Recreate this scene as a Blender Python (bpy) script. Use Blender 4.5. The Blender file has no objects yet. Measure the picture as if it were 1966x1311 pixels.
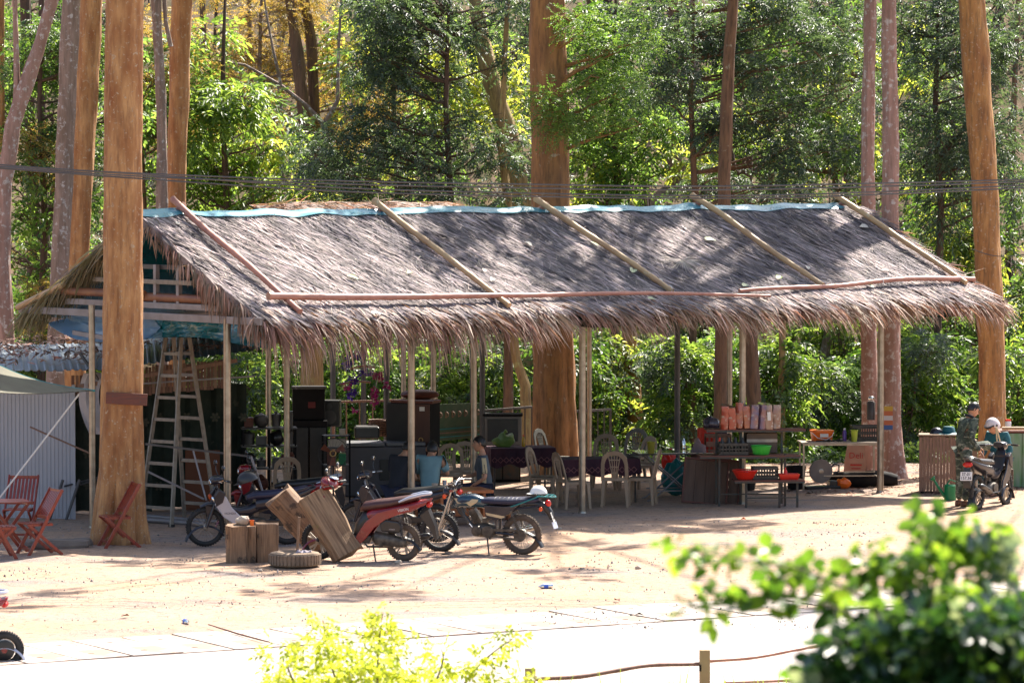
import bpy, bmesh, math, random
import numpy as np
from mathutils import Vector, Matrix, noise, Euler
R = math.radians
rnd = random.Random(7)
rng = np.random.RandomState(11)
sc = bpy.context.scene
COL = sc.collection

# ------------------------------------------------------------------ camera
F = 8200.0; CAMH = 5.73; TH = math.atan(364.5 / F)
cam_d = bpy.data.cameras.new('camera'); cam = bpy.data.objects.new('camera', cam_d); COL.objects.link(cam)
cam.location = (0, 0, CAMH); cam.rotation_euler = (math.pi / 2 - TH, 0, 0)
cam_d.sensor_width = 36.0; cam_d.lens = F / 1966 * 36.0; cam_d.clip_start = 0.5; cam_d.clip_end = 1200
cam_d.dof.use_dof = True; cam_d.dof.focus_distance = 65.5; cam_d.dof.aperture_fstop = 5.6
sc.camera = cam

# ------------------------------------------------------------------ sky, sun, exposure
SUN_EL, SUN_AZ = 50.0, 30.0          # the sun stands behind the pavilion, to the right
w = bpy.data.worlds.new('World'); sc.world = w; w.use_nodes = True
nt = w.node_tree; nt.nodes.clear()
sky = nt.nodes.new('ShaderNodeTexSky'); sky.sky_type = 'NISHITA'; sky.sun_disc = False
sky.sun_elevation = R(SUN_EL); sky.sun_rotation = R(SUN_AZ); sky.air_density = 1.0; sky.dust_density = 2.5; sky.ozone_density = 1.0
bg = nt.nodes.new('ShaderNodeBackground'); bg.inputs['Strength'].default_value = 0.095
wo = nt.nodes.new('ShaderNodeOutputWorld')
nt.links.new(sky.outputs[0], bg.inputs[0]); nt.links.new(bg.outputs[0], wo.inputs[0])
sl = bpy.data.lights.new('sun', 'SUN'); sl.energy = 5.0; sl.angle = R(0.6); sl.color = (1.0, 0.93, 0.82)
so = bpy.data.objects.new('sun', sl); COL.objects.link(so)
sdir = Vector((math.sin(R(SUN_AZ)) * math.cos(R(SUN_EL)), math.cos(R(SUN_AZ)) * math.cos(R(SUN_EL)), math.sin(R(SUN_EL))))
so.rotation_euler = sdir.to_track_quat('Z', 'Y').to_euler(); so.location = (20, 60, 60)
sc.view_settings.view_transform = 'Standard'; sc.view_settings.look = 'None'; sc.view_settings.gamma = 1.0
sc.view_settings.use_curve_mapping = False
sc.view_settings.exposure = 1.62
sc.cycles.max_bounces = 8; sc.cycles.diffuse_bounces = 4; sc.cycles.glossy_bounces = 3; sc.cycles.transmission_bounces = 5; sc.cycles.transparent_max_bounces = 6
sc.cycles.use_denoising = True; sc.cycles.sample_clamp_indirect = 6.0

# ------------------------------------------------------------------ pixel <-> place (survey of the photograph)
def ray(px, py):
    cx = (px - 983) / F; cy = (655.5 - py) / F
    return Vector((cx, math.cos(TH) + cy * math.sin(TH), -math.sin(TH) + cy * math.cos(TH)))
def gp(px, py, z=0.0):                 # the point at height z
    r = ray(px, py); t = (z - CAMH) / r.z
    return Vector((r.x * t, r.y * t, z))
def at(px, py, D):                     # the point at distance D
    r = ray(px, py); t = D / r.y
    return Vector((r.x * t, D, CAMH + r.z * t))

# ------------------------------------------------------------------ objects
def link(name, me, parent=None):
    o = bpy.data.objects.new(name, me); COL.objects.link(o)
    if parent is not None: o.parent = parent
    return o
def tag(o, label=None, cat=None, group=None, kind=None):
    if label: o['label'] = label
    if cat: o['category'] = cat
    if group: o['group'] = group
    if kind: o['kind'] = kind
    return o
def thing(name, label, cat, loc=(0, 0, 0), rz=0.0, group=None, tilt=(0, 0)):
    o = link(name, None); o.location = loc; o.rotation_euler = (R(tilt[0]), R(tilt[1]), R(rz))
    o.empty_display_size = 0.2
    return tag(o, label, cat, group)
def copy_tree(o, loc=None, rz=None, label=None, parent=None, tilt=None):
    c = o.copy(); COL.objects.link(c)
    if parent is not None: c.parent = parent
    if loc is not None: c.location = loc
    if rz is not None: c.rotation_euler = (c.rotation_euler[0] if tilt is None else R(tilt[0]), c.rotation_euler[1] if tilt is None else R(tilt[1]), R(rz))
    if label: c['label'] = label
    for ch in list(o.children): copy_tree(ch, parent=c)
    return c

def frame_of(d):
    d = d.normalized(); up = Vector((0, 0, 1)) if abs(d.z) < 0.95 else Vector((1, 0, 0))
    a = d.cross(up).normalized(); b = a.cross(d).normalized()
    return a, b
class MB:
    def __init__(s): s.v = []; s.f = []; s.m = []; s.mi = 0
    def add(s, vs, fs, mi=None):
        k = len(s.v); s.v += [tuple(p) for p in vs]
        s.f += [tuple(i + k for i in f) for f in fs]; s.m += [s.mi if mi is None else mi] * len(fs); return s
    def box(s, c, d, rot=None):
        c = Vector(c); M = Euler([R(a) for a in rot]).to_matrix() if rot else Matrix.Identity(3)
        vs = [c + M @ Vector((x * d[0] / 2, y * d[1] / 2, z * d[2] / 2)) for x in (-1, 1) for y in (-1, 1) for z in (-1, 1)]
        return s.add(vs, [(0, 1, 3, 2), (4, 6, 7, 5), (0, 4, 5, 1), (2, 3, 7, 6), (0, 2, 6, 4), (1, 5, 7, 3)])
    def bar(s, p0, p1, w, h=None):
        p0 = Vector(p0); p1 = Vector(p1); h = w if h is None else h; a, b = frame_of(p1 - p0)
        vs = [p + a * x * w / 2 + b * y * h / 2 for p in (p0, p1) for x, y in ((-1, -1), (1, -1), (1, 1), (-1, 1))]
        return s.add(vs, [(3, 2, 1, 0), (4, 5, 6, 7), (0, 1, 5, 4), (1, 2, 6, 5), (2, 3, 7, 6), (3, 0, 4, 7)])
    def tube(s, pts, r, n=8, cap=True):
        pts = [Vector(p) for p in pts]; k = len(pts)
        rs = r if isinstance(r, (list, tuple)) else [r] * k
        vs = []; a = None
        for i, p in enumerate(pts):
            d = (pts[min(i + 1, k - 1)] - pts[max(i - 1, 0)])
            if d.length < 1e-9: d = Vector((0, 0, 1))
            d.normalize()
            if a is None: a, b = frame_of(d)
            else:
                a = (a - d * a.dot(d)); a = a.normalized() if a.length > 1e-6 else frame_of(d)[0]; b = a.cross(d).normalized()
            for j in range(n):
                t = 2 * math.pi * j / n; vs.append(p + a * (rs[i] * math.cos(t)) + b * (rs[i] * math.sin(t)))
        fs = [(i * n + j, i * n + (j + 1) % n, (i + 1) * n + (j + 1) % n, (i + 1) * n + j) for i in range(k - 1) for j in range(n)]
        if cap: fs += [tuple(range(n))[::-1], tuple((k - 1) * n + j for j in range(n))]
        return s.add(vs, fs)
    def lathe(s, prof, n=16, c=(0, 0, 0), ax='z', cap=True, M=None):
        c = Vector(c); vs = []
        for r, z in prof:
            for j in range(n):
                t = 2 * math.pi * j / n; x, y = r * math.cos(t), r * math.sin(t)
                q = Vector((x, y, z)) if ax == 'z' else (Vector((x, z, y)) if ax == 'y' else Vector((z, x, y)))
                if M is not None: q = M @ q
                vs.append(c + q)
        k = len(prof)
        fs = [(i * n + j, i * n + (j + 1) % n, (i + 1) * n + (j + 1) % n, (i + 1) * n + j) for i in range(k - 1) for j in range(n)]
        if cap: fs += [tuple(range(n))[::-1], tuple((k - 1) * n + j for j in range(n))]
        return s.add(vs, fs)
    def torus(s, Rr, r, n=32, m=8, c=(0, 0, 0), ax='y', rw=None):
        rw = rw or r
        prof = [(Rr + r * math.cos(2 * math.pi * i / m), rw * math.sin(2 * math.pi * i / m)) for i in range(m + 1)]
        return s.lathe(prof, n, c, ax, cap=False)
    def ell(s, c, r, n=12, m=8, rot=None):
        c = Vector(c); M = Euler([R(a) for a in rot]).to_matrix() if rot else Matrix.Identity(3)
        vs = []; 
        for i in range(m + 1):
            ph = math.pi * i / m; 
            for j in range(n):
                t = 2 * math.pi * j / n; q = Vector((r[0] * math.sin(ph) * math.cos(t), r[1] * math.sin(ph) * math.sin(t), r[2] * math.cos(ph)))
                vs.append(c + M @ q)
        fs = [(i * n + j, (i + 1) * n + j, (i + 1) * n + (j + 1) % n, i * n + (j + 1) % n) for i in range(m) for j in range(n)]
        return s.add(vs, fs)
    def sweep(s, secs, n=14, p=2.6, y0=0.0):
        # secs: (x, z, angle of the height axis, half width, half height)
        vs = []
        for x, z, ang, hw, hh in secs:
            ax = Vector((math.cos(R(ang)), 0, math.sin(R(ang))))
            for j in range(n):
                t = 2 * math.pi * j / n; ct, st = math.cos(t), math.sin(t)
                cy = math.copysign(abs(ct) ** (2 / p), ct); sz = math.copysign(abs(st) ** (2 / p), st)
                vs.append(Vector((x, y0 + hw * cy, z)) + ax * (hh * sz))
        k = len(secs)
        fs = [(i * n + j, i * n + (j + 1) % n, (i + 1) * n + (j + 1) % n, (i + 1) * n + j) for i in range(k - 1) for j in range(n)]
        fs += [tuple(range(n))[::-1], tuple((k - 1) * n + j for j in range(n))]
        return s.add(vs, fs)
    def prism(s, pts, y0, y1):             # outline in x,z, thick along y
        n = len(pts); vs = [(x, y0, z) for x, z in pts] + [(x, y1, z) for x, z in pts]
        return s.add(vs, [tuple(range(n))[::-1], tuple(range(n, 2 * n))] + [(i, (i + 1) % n, n + (i + 1) % n, n + i) for i in range(n)])
    def arc(s, c, r, a0, a1, w, th=0.006, n=12, curl=0.02):  # mudguard strip round a wheel in the xz plane
        vs = []; prof = [(-w / 2, -curl), (-w / 3, 0), (w / 3, 0), (w / 2, -curl)]
        prof = prof + [(y * 0.93, d - th) for y, d in prof[::-1]]
        for i in range(n + 1):
            a = R(a0 + (a1 - a0) * i / n)
            for y, d in prof: vs.append((c[0] + (r + d) * math.cos(a), y, c[1] + (r + d) * math.sin(a)))
        m = len(prof)
        fs = [(i * m + j, i * m + (j + 1) % m, (i + 1) * m + (j + 1) % m, (i + 1) * m + j) for i in range(n) for j in range(m)]
        fs += [tuple(range(m))[::-1], tuple(n * m + j for j in range(m))]
        return s.add(vs, fs)
    def build(s, name, mat, parent=None, smooth=False, bevel=0.0, seg=2, kind=None, label=None):
        me = bpy.data.meshes.new(name); me.from_pydata(s.v, [], s.f)
        for m_ in (mat if isinstance(mat, (list, tuple)) else [mat]): me.materials.append(m_)
        if any(s.m): me.polygons.foreach_set('material_index', s.m)
        if smooth: me.polygons.foreach_set('use_smooth', [True] * len(me.polygons))
        bm = bmesh.new(); bm.from_mesh(me); bmesh.ops.recalc_face_normals(bm, faces=bm.faces)
        if bevel: 
            es = [e for e in bm.edges if len(e.link_faces) == 2 and e.calc_face_angle(0) > 0.6]
            bmesh.ops.bevel(bm, geom=es, offset=bevel, segments=seg, profile=0.6, affect='EDGES', clamp_overlap=True)
        bm.to_mesh(me); bm.free()
        if smooth:
            me.set_sharp_from_angle(angle=R(42))
        me.update()
        o = link(name, me, parent)
        if kind: o['kind'] = kind
        if label: o['label'] = label
        return o
def np_mesh(name, V, Fq, mat, parent=None, kind=None, smooth=False):
    V = np.asarray(V, dtype=np.float32).reshape(-1, 3); Fq = np.asarray(Fq, dtype=np.int32); k = Fq.shape[1]
    me = bpy.data.meshes.new(name); me.vertices.add(len(V)); me.vertices.foreach_set('co', V.ravel())
    me.loops.add(Fq.size); me.loops.foreach_set('vertex_index', Fq.ravel())
    me.polygons.add(len(Fq)); me.polygons.foreach_set('loop_start', np.arange(0, Fq.size, k, dtype=np.int32))
    me.polygons.foreach_set('loop_total', np.full(len(Fq), k, dtype=np.int32))
    if smooth: me.polygons.foreach_set('use_smooth', np.ones(len(Fq), dtype=bool))
    me.materials.append(mat); me.update(calc_edges=True); me.validate()
    o = link(name, me, parent)
    if kind: o['kind'] = kind
    return o
def lettering(text, size, parent, loc, rot, m, depth=0.001, name='lettering', bold=0.0, sx=1.0, align='CENTER'):
    cu = bpy.data.curves.new(name, 'FONT'); cu.body = text; cu.size = size; cu.extrude = depth; cu.offset = bold
    cu.align_x = align; cu.align_y = 'CENTER'; cu.resolution_u = 2; cu.space_line = 0.85
    t = bpy.data.objects.new('tmp', cu); COL.objects.link(t)
    me = bpy.data.meshes.new_from_object(t.evaluated_get(bpy.context.evaluated_depsgraph_get())); bpy.data.objects.remove(t)
    me.materials.clear(); me.materials.append(m); me.name = name
    o = link(name, me, parent); o.location = loc; o.rotation_euler = [R(a) for a in rot]; o.scale = (sx, 1, 1)
    return o

# ------------------------------------------------------------------ materials
def mat(name, c, c2=None, scale=4.0, rough=0.6, metal=0.0, bump=0.0, bscale=None, stretch=(1, 1, 1), spec=0.5,
        island=0.0, coat=0.0, detail=5, trans=None, tw=0.0, spots=None, spot_scale=3.0, spot_t=0.6, contrast=(0.3, 0.7), emit=0):
    m = bpy.data.materials.new(name); m.use_nodes = True; N = m.node_tree.nodes; L = m.node_tree.links
    p = N['Principled BSDF']; p.inputs['Roughness'].default_value = rough; p.inputs['Metallic'].default_value = metal
    p.inputs['Specular IOR Level'].default_value = spec; p.inputs['Coat Weight'].default_value = coat
    tc = N.new('ShaderNodeTexCoord'); mp = N.new('ShaderNodeMapping'); mp.inputs['Scale'].default_value = stretch
    L.new(tc.outputs['Object'], mp.inputs[0])
    col = None
    if c2 is not None:
        n1 = N.new('ShaderNodeTexNoise'); n1.inputs['Scale'].default_value = scale; n1.inputs['Detail'].default_value = detail
        L.new(mp.outputs[0], n1.inputs['Vector'])
        rp = N.new('ShaderNodeValToRGB'); rp.color_ramp.elements[0].position = contrast[0]; rp.color_ramp.elements[1].position = contrast[1]
        rp.color_ramp.elements[0].color = (*c, 1); rp.color_ramp.elements[1].color = (*c2, 1)
        L.new(n1.outputs[0], rp.inputs[0]); col = rp.outputs[0]
    else:
        rg = N.new('ShaderNodeRGB'); rg.outputs[0].default_value = (*c, 1); col = rg.outputs[0]
    if spots is not None:
        n2 = N.new('ShaderNodeTexNoise'); n2.inputs['Scale'].default_value = spot_scale; n2.inputs['Detail'].default_value = 6; n2.inputs['Roughness'].default_value = 0.65
        L.new(tc.outputs['Object'], n2.inputs['Vector'])
        r2 = N.new('ShaderNodeValToRGB'); r2.color_ramp.elements[0].position = spot_t; r2.color_ramp.elements[1].position = min(1, spot_t + 0.06)
        L.new(n2.outputs[0], r2.inputs[0])
        mx = N.new('ShaderNodeMix'); mx.data_type = 'RGBA'; L.new(r2.outputs[0], mx.inputs[0]); L.new(col, mx.inputs[6]); mx.inputs[7].default_value = (*spots, 1)
        col = mx.outputs[2]
    if island:
        g = N.new('ShaderNodeNewGeometry'); hs = N.new('ShaderNodeHueSaturation'); mr = N.new('ShaderNodeMapRange')
        mr.inputs['To Min'].default_value = 1 - island; mr.inputs['To Max'].default_value = 1 + island
        L.new(g.outputs['Random Per Island'], mr.inputs[0]); L.new(mr.outputs[0], hs.inputs['Value']); L.new(col, hs.inputs['Color'])
        mr2 = N.new('ShaderNodeMapRange'); mr2.inputs['To Min'].default_value = 0.5 + 0.02; mr2.inputs['To Max'].default_value = 0.5 - 0.03
        L.new(g.outputs['Random Per Island'], mr2.inputs[0]); L.new(mr2.outputs[0], hs.inputs['Hue']); col = hs.outputs[0]
    L.new(col, p.inputs['Base Color'])
    if bump:
        nb = N.new('ShaderNodeTexNoise'); nb.inputs['Scale'].default_value = bscale or scale * 3; nb.inputs['Detail'].default_value = 6
        L.new(mp.outputs[0], nb.inputs['Vector']); b = N.new('ShaderNodeBump'); b.inputs['Strength'].default_value = min(1, bump * 10); b.inputs['Distance'].default_value = bump
        L.new(nb.outputs[0], b.inputs['Height']); L.new(b.outputs[0], p.inputs['Normal'])
    if trans is not None:
        tr = N.new('ShaderNodeBsdfTranslucent'); ms = N.new('ShaderNodeMixShader'); ms.inputs[0].default_value = tw
        if island:
            h2 = N.new('ShaderNodeHueSaturation'); h2.inputs['Color'].default_value = (*trans, 1); L.new(mr.outputs[0], h2.inputs['Value']); L.new(mr2.outputs[0], h2.inputs['Hue']); L.new(h2.outputs[0], tr.inputs[0])
        else: tr.inputs[0].default_value = (*trans, 1)
        L.new(p.outputs[0], ms.inputs[1]); L.new(tr.outputs[0], ms.inputs[2]); L.new(ms.outputs[0], N['Material Output'].inputs[0])
    return m
M = {}
M['steel'] = mat('brushed stainless steel', (0.36, 0.32, 0.27), (0.24, 0.20, 0.165), scale=9, rough=0.33, metal=0.85, bump=0.002)
M['steel_dark'] = mat('dull grey steel', (0.06, 0.055, 0.055), (0.1, 0.09, 0.085), rough=0.5, metal=0.4)
M['galv'] = mat('galvanised tube', (0.27, 0.25, 0.26), (0.19, 0.165, 0.16), rough=0.5, metal=0.4)
M['alu'] = mat('worn aluminium', (0.25, 0.215, 0.18), (0.17, 0.145, 0.12), scale=14, rough=0.5, metal=0.5, bump=0.002)
M['wood_red'] = mat('red stained wood', (0.30, 0.032, 0.012), (0.15, 0.02, 0.01), scale=6, stretch=(8, 8, 1), rough=0.38, bump=0.002, coat=0.2)
M['wood_board'] = mat('old red brown board', (0.16, 0.04, 0.02), (0.09, 0.03, 0.02), scale=5, stretch=(1, 6, 8), rough=0.6, bump=0.006, bscale=14)
M['log'] = mat('weathered cut log', (0.30, 0.18, 0.10), (0.11, 0.06, 0.035), scale=6, stretch=(6, 6, 0.4), detail=10, rough=0.85, bump=0.012, bscale=14, spots=(0.07, 0.045, 0.03), spot_scale=5, spot_t=0.56)
M['log_moss'] = mat('weathered log with moss', (0.34, 0.23, 0.14), (0.15, 0.09, 0.055), scale=4, stretch=(0.6, 5, 5), rough=0.88, bump=0.014, bscale=12, spots=(0.2, 0.19, 0.05), spot_scale=2.1, spot_t=0.56)
M['log_dark'] = mat('dark side of weathered log', (0.11, 0.07, 0.045), (0.055, 0.035, 0.025), scale=5, stretch=(0.6, 5, 5), rough=0.9, bump=0.01, bscale=12)
M['bamboo'] = mat('bamboo pole', (0.42, 0.24, 0.14), (0.30, 0.15, 0.09), scale=3, stretch=(3, 3, 3), rough=0.5, bump=0.003, island=0.15)
M['bamboo_tan'] = mat('tan bamboo pole', (0.52, 0.34, 0.17), (0.40, 0.23, 0.12), scale=3, rough=0.5, bump=0.003, spots=(0.5, 0.45, 0.3), spot_scale=5, spot_t=0.62)
M['bin_slat'] = mat('brown bamboo slat', (0.26, 0.15, 0.09), (0.16, 0.09, 0.055), scale=6, stretch=(6, 6, 1), rough=0.7, bump=0.004, island=0.2)
M['tyre'] = mat('tyre rubber', (0.012, 0.012, 0.013), (0.03, 0.028, 0.026), scale=8, rough=0.75, bump=0.003)
M['dusty_rubber'] = mat('dust caked rubber', (0.27, 0.19, 0.13), (0.14, 0.10, 0.07), scale=7, rough=0.95, bump=0.008)
M['tyre_dusty'] = mat('dusty old tyre', (0.13, 0.095, 0.07), (0.05, 0.038, 0.03), scale=7, rough=0.9, bump=0.006)
M['chrome'] = mat('chrome', (0.6, 0.58, 0.56), rough=0.18, metal=1.0)
M['rim'] = mat('dusty alloy rim', (0.42, 0.38, 0.33), (0.28, 0.24, 0.2), rough=0.4, metal=0.6)
M['engine'] = mat('dusty cast engine', (0.15, 0.125, 0.10), (0.05, 0.042, 0.035), scale=14, rough=0.5, metal=0.4, bump=0.003)
M['black'] = mat('black plastic', (0.012, 0.012, 0.014), (0.022, 0.02, 0.02), scale=8, rough=0.35)
M['black_matt'] = mat('matt black', (0.009, 0.008, 0.009), (0.014, 0.013, 0.013), scale=6, rough=0.8, spec=0.15)
M['navy'] = mat('navy vinyl', (0.010, 0.010, 0.035), (0.016, 0.016, 0.045), scale=10, rough=0.42, bump=0.002)
M['blackpaint'] = mat('gloss black paint', (0.01, 0.01, 0.018), (0.02, 0.018, 0.028), scale=5, rough=0.3, coat=0.2)
M['redpaint'] = mat('deep red paint', (0.22, 0.004, 0.009), (0.15, 0.003, 0.007), scale=3, rough=0.25, coat=0.5)
M['seat_brown'] = mat('maroon brown vinyl', (0.05, 0.014, 0.014), (0.07, 0.024, 0.02), scale=8, rough=0.4, bump=0.002)
M['silver'] = mat('silver paint', (0.5, 0.5, 0.55), (0.42, 0.42, 0.48), rough=0.28, metal=0.3, coat=0.4)
M['white'] = mat('white plastic', (0.78, 0.76, 0.74), (0.68, 0.66, 0.62), scale=6, rough=0.35)
M['cream'] = mat('cream cloth stripe', (0.62, 0.48, 0.28), (0.5, 0.38, 0.22), rough=0.8)
M['redlens'] = mat('red lamp lens', (0.6, 0.02, 0.01), rough=0.15, coat=0.6, trans=(0.7, 0.04, 0.02), tw=0.35)
M['orangelens'] = mat('orange lamp lens', (0.8, 0.13, 0.02), rough=0.15, coat=0.6, trans=(0.9, 0.2, 0.03), tw=0.4)
M['glass'] = mat('mirror glass', (0.75, 0.78, 0.8), rough=0.05, metal=1.0)
M['teal_paint'] = mat('teal paint', (0.01, 0.2, 0.2), (0.01, 0.13, 0.14), rough=0.35)
M['plastic_tan'] = mat('sun faded taupe plastic', (0.36, 0.245, 0.16), (0.28, 0.19, 0.125), scale=5, rough=0.5, bump=0.001)
M['plastic_dark'] = mat('dark olive plastic', (0.1, 0.095, 0.07), (0.075, 0.07, 0.055), scale=5, rough=0.45)
M['red_plastic'] = mat('red plastic', (0.72, 0.03, 0.015), rough=0.3, trans=(0.8, 0.05, 0.02), tw=0.2)
M['green_plastic'] = mat('green plastic', (0.06, 0.5, 0.05), rough=0.3, trans=(0.1, 0.6, 0.08), tw=0.2)
M['green_can'] = mat('dark green plastic', (0.005, 0.19, 0.07), rough=0.28, trans=(0.01, 0.35, 0.1), tw=0.15)
M['orange_plastic'] = mat('orange plastic', (0.8, 0.15, 0.015), rough=0.3)
M['yellow_plastic'] = mat('yellow green plastic', (0.55, 0.6, 0.08), rough=0.3, trans=(0.6, 0.7, 0.1), tw=0.4)
M['orange_wood'] = mat('orange varnished wood', (0.42, 0.12, 0.03), (0.3, 0.08, 0.025), scale=4, stretch=(1, 6, 6), rough=0.35, bump=0.002)
M['rusty'] = mat('rusty green steel', (0.03, 0.05, 0.05), (0.09, 0.05, 0.03), scale=9, rough=0.6, metal=0.2)
M['stone'] = mat('pale stone', (0.5, 0.42, 0.33), (0.36, 0.28, 0.22), scale=9, rough=0.9, bump=0.01)
M['pebble'] = mat('pebbles', (0.25, 0.21, 0.185), rough=0.9, island=0.45)
M['litter'] = mat('dead leaf litter', (0.17, 0.09, 0.055), rough=0.8, island=0.5)
M['skin'] = mat('skin', (0.5, 0.25, 0.15), (0.42, 0.2, 0.115), scale=9, rough=0.5)
M['hair'] = mat('black hair', (0.01, 0.009, 0.009), (0.02, 0.017, 0.015), scale=40, stretch=(1, 1, 0.3), rough=0.45, bump=0.006, bscale=60)
M['shirt_grey'] = mat('slate grey shirt', (0.10, 0.12, 0.14), (0.075, 0.09, 0.11), scale=10, rough=0.85, bump=0.004, bscale=14)
M['shirt_black'] = mat('black shirt', (0.012, 0.013, 0.018), (0.02, 0.02, 0.028), scale=10, rough=0.85, bump=0.004, bscale=14)
M['shirt_teal'] = mat('pale teal polo shirt', (0.18, 0.30, 0.32), (0.14, 0.24, 0.26), scale=8, rough=0.85, bump=0.004, bscale=14)
M['jacket_teal'] = mat('dark teal jacket', (0.005, 0.10, 0.12), (0.005, 0.07, 0.09), scale=8, rough=0.6, bump=0.005, bscale=14)
M['trousers_navy'] = mat('navy trousers', (0.015, 0.018, 0.04), (0.025, 0.028, 0.055), scale=8, rough=0.85, bump=0.004, bscale=14)
M['leather'] = mat('brown leather', (0.12, 0.05, 0.03), rough=0.5)
M['teal_sheet'] = mat('dark teal tarpaulin', (0.004, 0.10, 0.11), (0.005, 0.07, 0.085), scale=2, rough=0.22, bump=0.02, bscale=3)
M['blue_tarp'] = mat('light blue plastic tarpaulin', (0.30, 0.5, 0.72), (0.2, 0.42, 0.66), scale=2.5, rough=0.25, bump=0.02, bscale=4, trans=(0.2, 0.5, 0.75), tw=0.35)
M['ridge_tarp'] = mat('sky blue ridge sheet', (0.20, 0.48, 0.6), (0.10, 0.36, 0.42), scale=1.2, rough=0.3, bump=0.01, trans=(0.2, 0.5, 0.6), tw=0.3)
M['paper'] = mat('paper', (0.7, 0.66, 0.6), rough=0.8)
M['ink'] = mat('dark ink', (0.03, 0.03, 0.04), rough=0.6)
M['ink_red'] = mat('red ink', (0.5, 0.05, 0.03), rough=0.6)
M['gold'] = mat('gold ink', (0.6, 0.36, 0.12), rough=0.4, metal=0.5)
M['rope'] = mat('white rope', (0.6, 0.58, 0.55), rough=0.8)
M['wire'] = mat('cable sheath', (0.05, 0.045, 0.045), (0.1, 0.09, 0.085), scale=2, rough=0.45)
def camo():
    m = mat('green camouflage cloth', (0.035, 0.05, 0.035), (0.085, 0.10, 0.07), scale=11, rough=0.85, bump=0.005, bscale=16, spots=(0.02, 0.022, 0.02), spot_scale=9, spot_t=0.54, contrast=(0.47, 0.53), detail=2)
    N = m.node_tree.nodes; L = m.node_tree.links; p = N['Principled BSDF']; src = p.inputs['Base Color'].links[0].from_socket
    tc = N.new('ShaderNodeTexCoord'); n = N.new('ShaderNodeTexNoise'); n.inputs['Scale'].default_value = 13; n.inputs['Detail'].default_value = 2
    mp = N.new('ShaderNodeMapping'); mp.inputs['Location'].default_value = (4, 2, 7); mp.inputs['Scale'].default_value = (0.6, 0.6, 1.6)
    L.new(tc.outputs['Object'], mp.inputs[0]); L.new(mp.outputs[0], n.inputs['Vector'])
    r = N.new('ShaderNodeValToRGB'); r.color_ramp.elements[0].position = 0.6; r.color_ramp.elements[1].position = 0.61
    L.new(n.outputs[0], r.inputs[0]); mx = N.new('ShaderNodeMix'); mx.data_type = 'RGBA'; L.new(r.outputs[0], mx.inputs[0]); L.new(src, mx.inputs[6]); mx.inputs[7].default_value = (0.19, 0.2, 0.15, 1)
    L.new(mx.outputs[2], p.inputs['Base Color']); return m
M['camo'] = camo()
# ------------------------------------------------------------------ the ground
def sstep(a, b, x):
    t = np.clip((x - a) / (b - a), 0, 1); return t * t * (3 - 2 * t)
RA = gp(0, 1240); RB = gp(1300, 1158)               # upper edge of the row of drain slabs
RU = (RB - RA).normalized(); RV = Vector((-RU.y, RU.x, 0))
def road_v(x, y): return (x - RA.x) * RV.x + (y - RA.y) * RV.y      # >0 towards the pavilion
def ground_h(x, y):
    x = np.asarray(x, dtype=float); y = np.asarray(y, dtype=float)
    near = 3.75 * (1 - sstep(8, 41, y)) ** 1.0
    near = np.where(y < 13, 3.9, 3.75 * np.clip((38.0 - y) / 25.0, 0, 1)) * 1.0
    near = np.maximum(near, 0)
    hill = np.where(y > 86, (y - 86) * 0.42, 0) ; hill = np.where(y > 150, 26.9 + (y - 150) * 0.1, hill)
    dip = -0.5 * sstep(78, 83, y)
    lump = 0.6 * np.sin(x * 0.35 + 1) * np.sin(y * 0.21) * sstep(88, 100, y)
    flat = sstep(0.0, 1.2, road_v(x, y)) 
    small = (np.sin(x * 1.7 + y * 0.6) * np.sin(y * 1.3 - x * 0.4) * 0.012 + np.sin(x * 4.1 + 2) * np.sin(y * 3.7 + x) * 0.006) * flat * (1 - sstep(64, 65, y) * 0.6)
    rv = road_v(x, y); strip = -0.09 * sstep(-1.78, -1.6, rv) * (1 - sstep(-0.2, -0.02, rv))
    return near + hill + dip + lump + small + strip
def gz(x, y): return float(ground_h(x, y))
ys = np.concatenate([np.arange(-30, 44, 2.0), np.arange(44, 86, 0.14), np.arange(86, 150, 1.5), np.arange(150, 900, 30.0)])
xs = np.concatenate([np.arange(-400, -20, 20.0), np.arange(-20, -11, 1.0), np.arange(-11, 12, 0.14), np.arange(12, 20, 1.0), np.arange(20, 401, 20.0)])
X, Y = np.meshgrid(xs, ys); Z = ground_h(X, Y)
fine = sstep(0.1, 1.0, road_v(X, Y)) * (np.abs(X) < 14) * (Y > 44) * (Y < 84)
nz = np.zeros_like(Z)
for i in range(len(ys)):
    if 44 < ys[i] < 84:
        for j in range(len(xs)):
            if fine[i, j] > 0: nz[i, j] = noise.noise(Vector((xs[j] * 1.1, ys[i] * 1.1, 0))) * 0.02 + noise.noise(Vector((xs[j] * 3.5, ys[i] * 3.5, 5))) * 0.008
Z = Z + nz * fine
nx, ny = len(xs), len(ys); idx = np.arange(nx * ny).reshape(ny, nx)
Fq = np.stack([idx[:-1, :-1].ravel(), idx[:-1, 1:].ravel(), idx[1:, 1:].ravel(), idx[1:, :-1].ravel()], 1)
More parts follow.
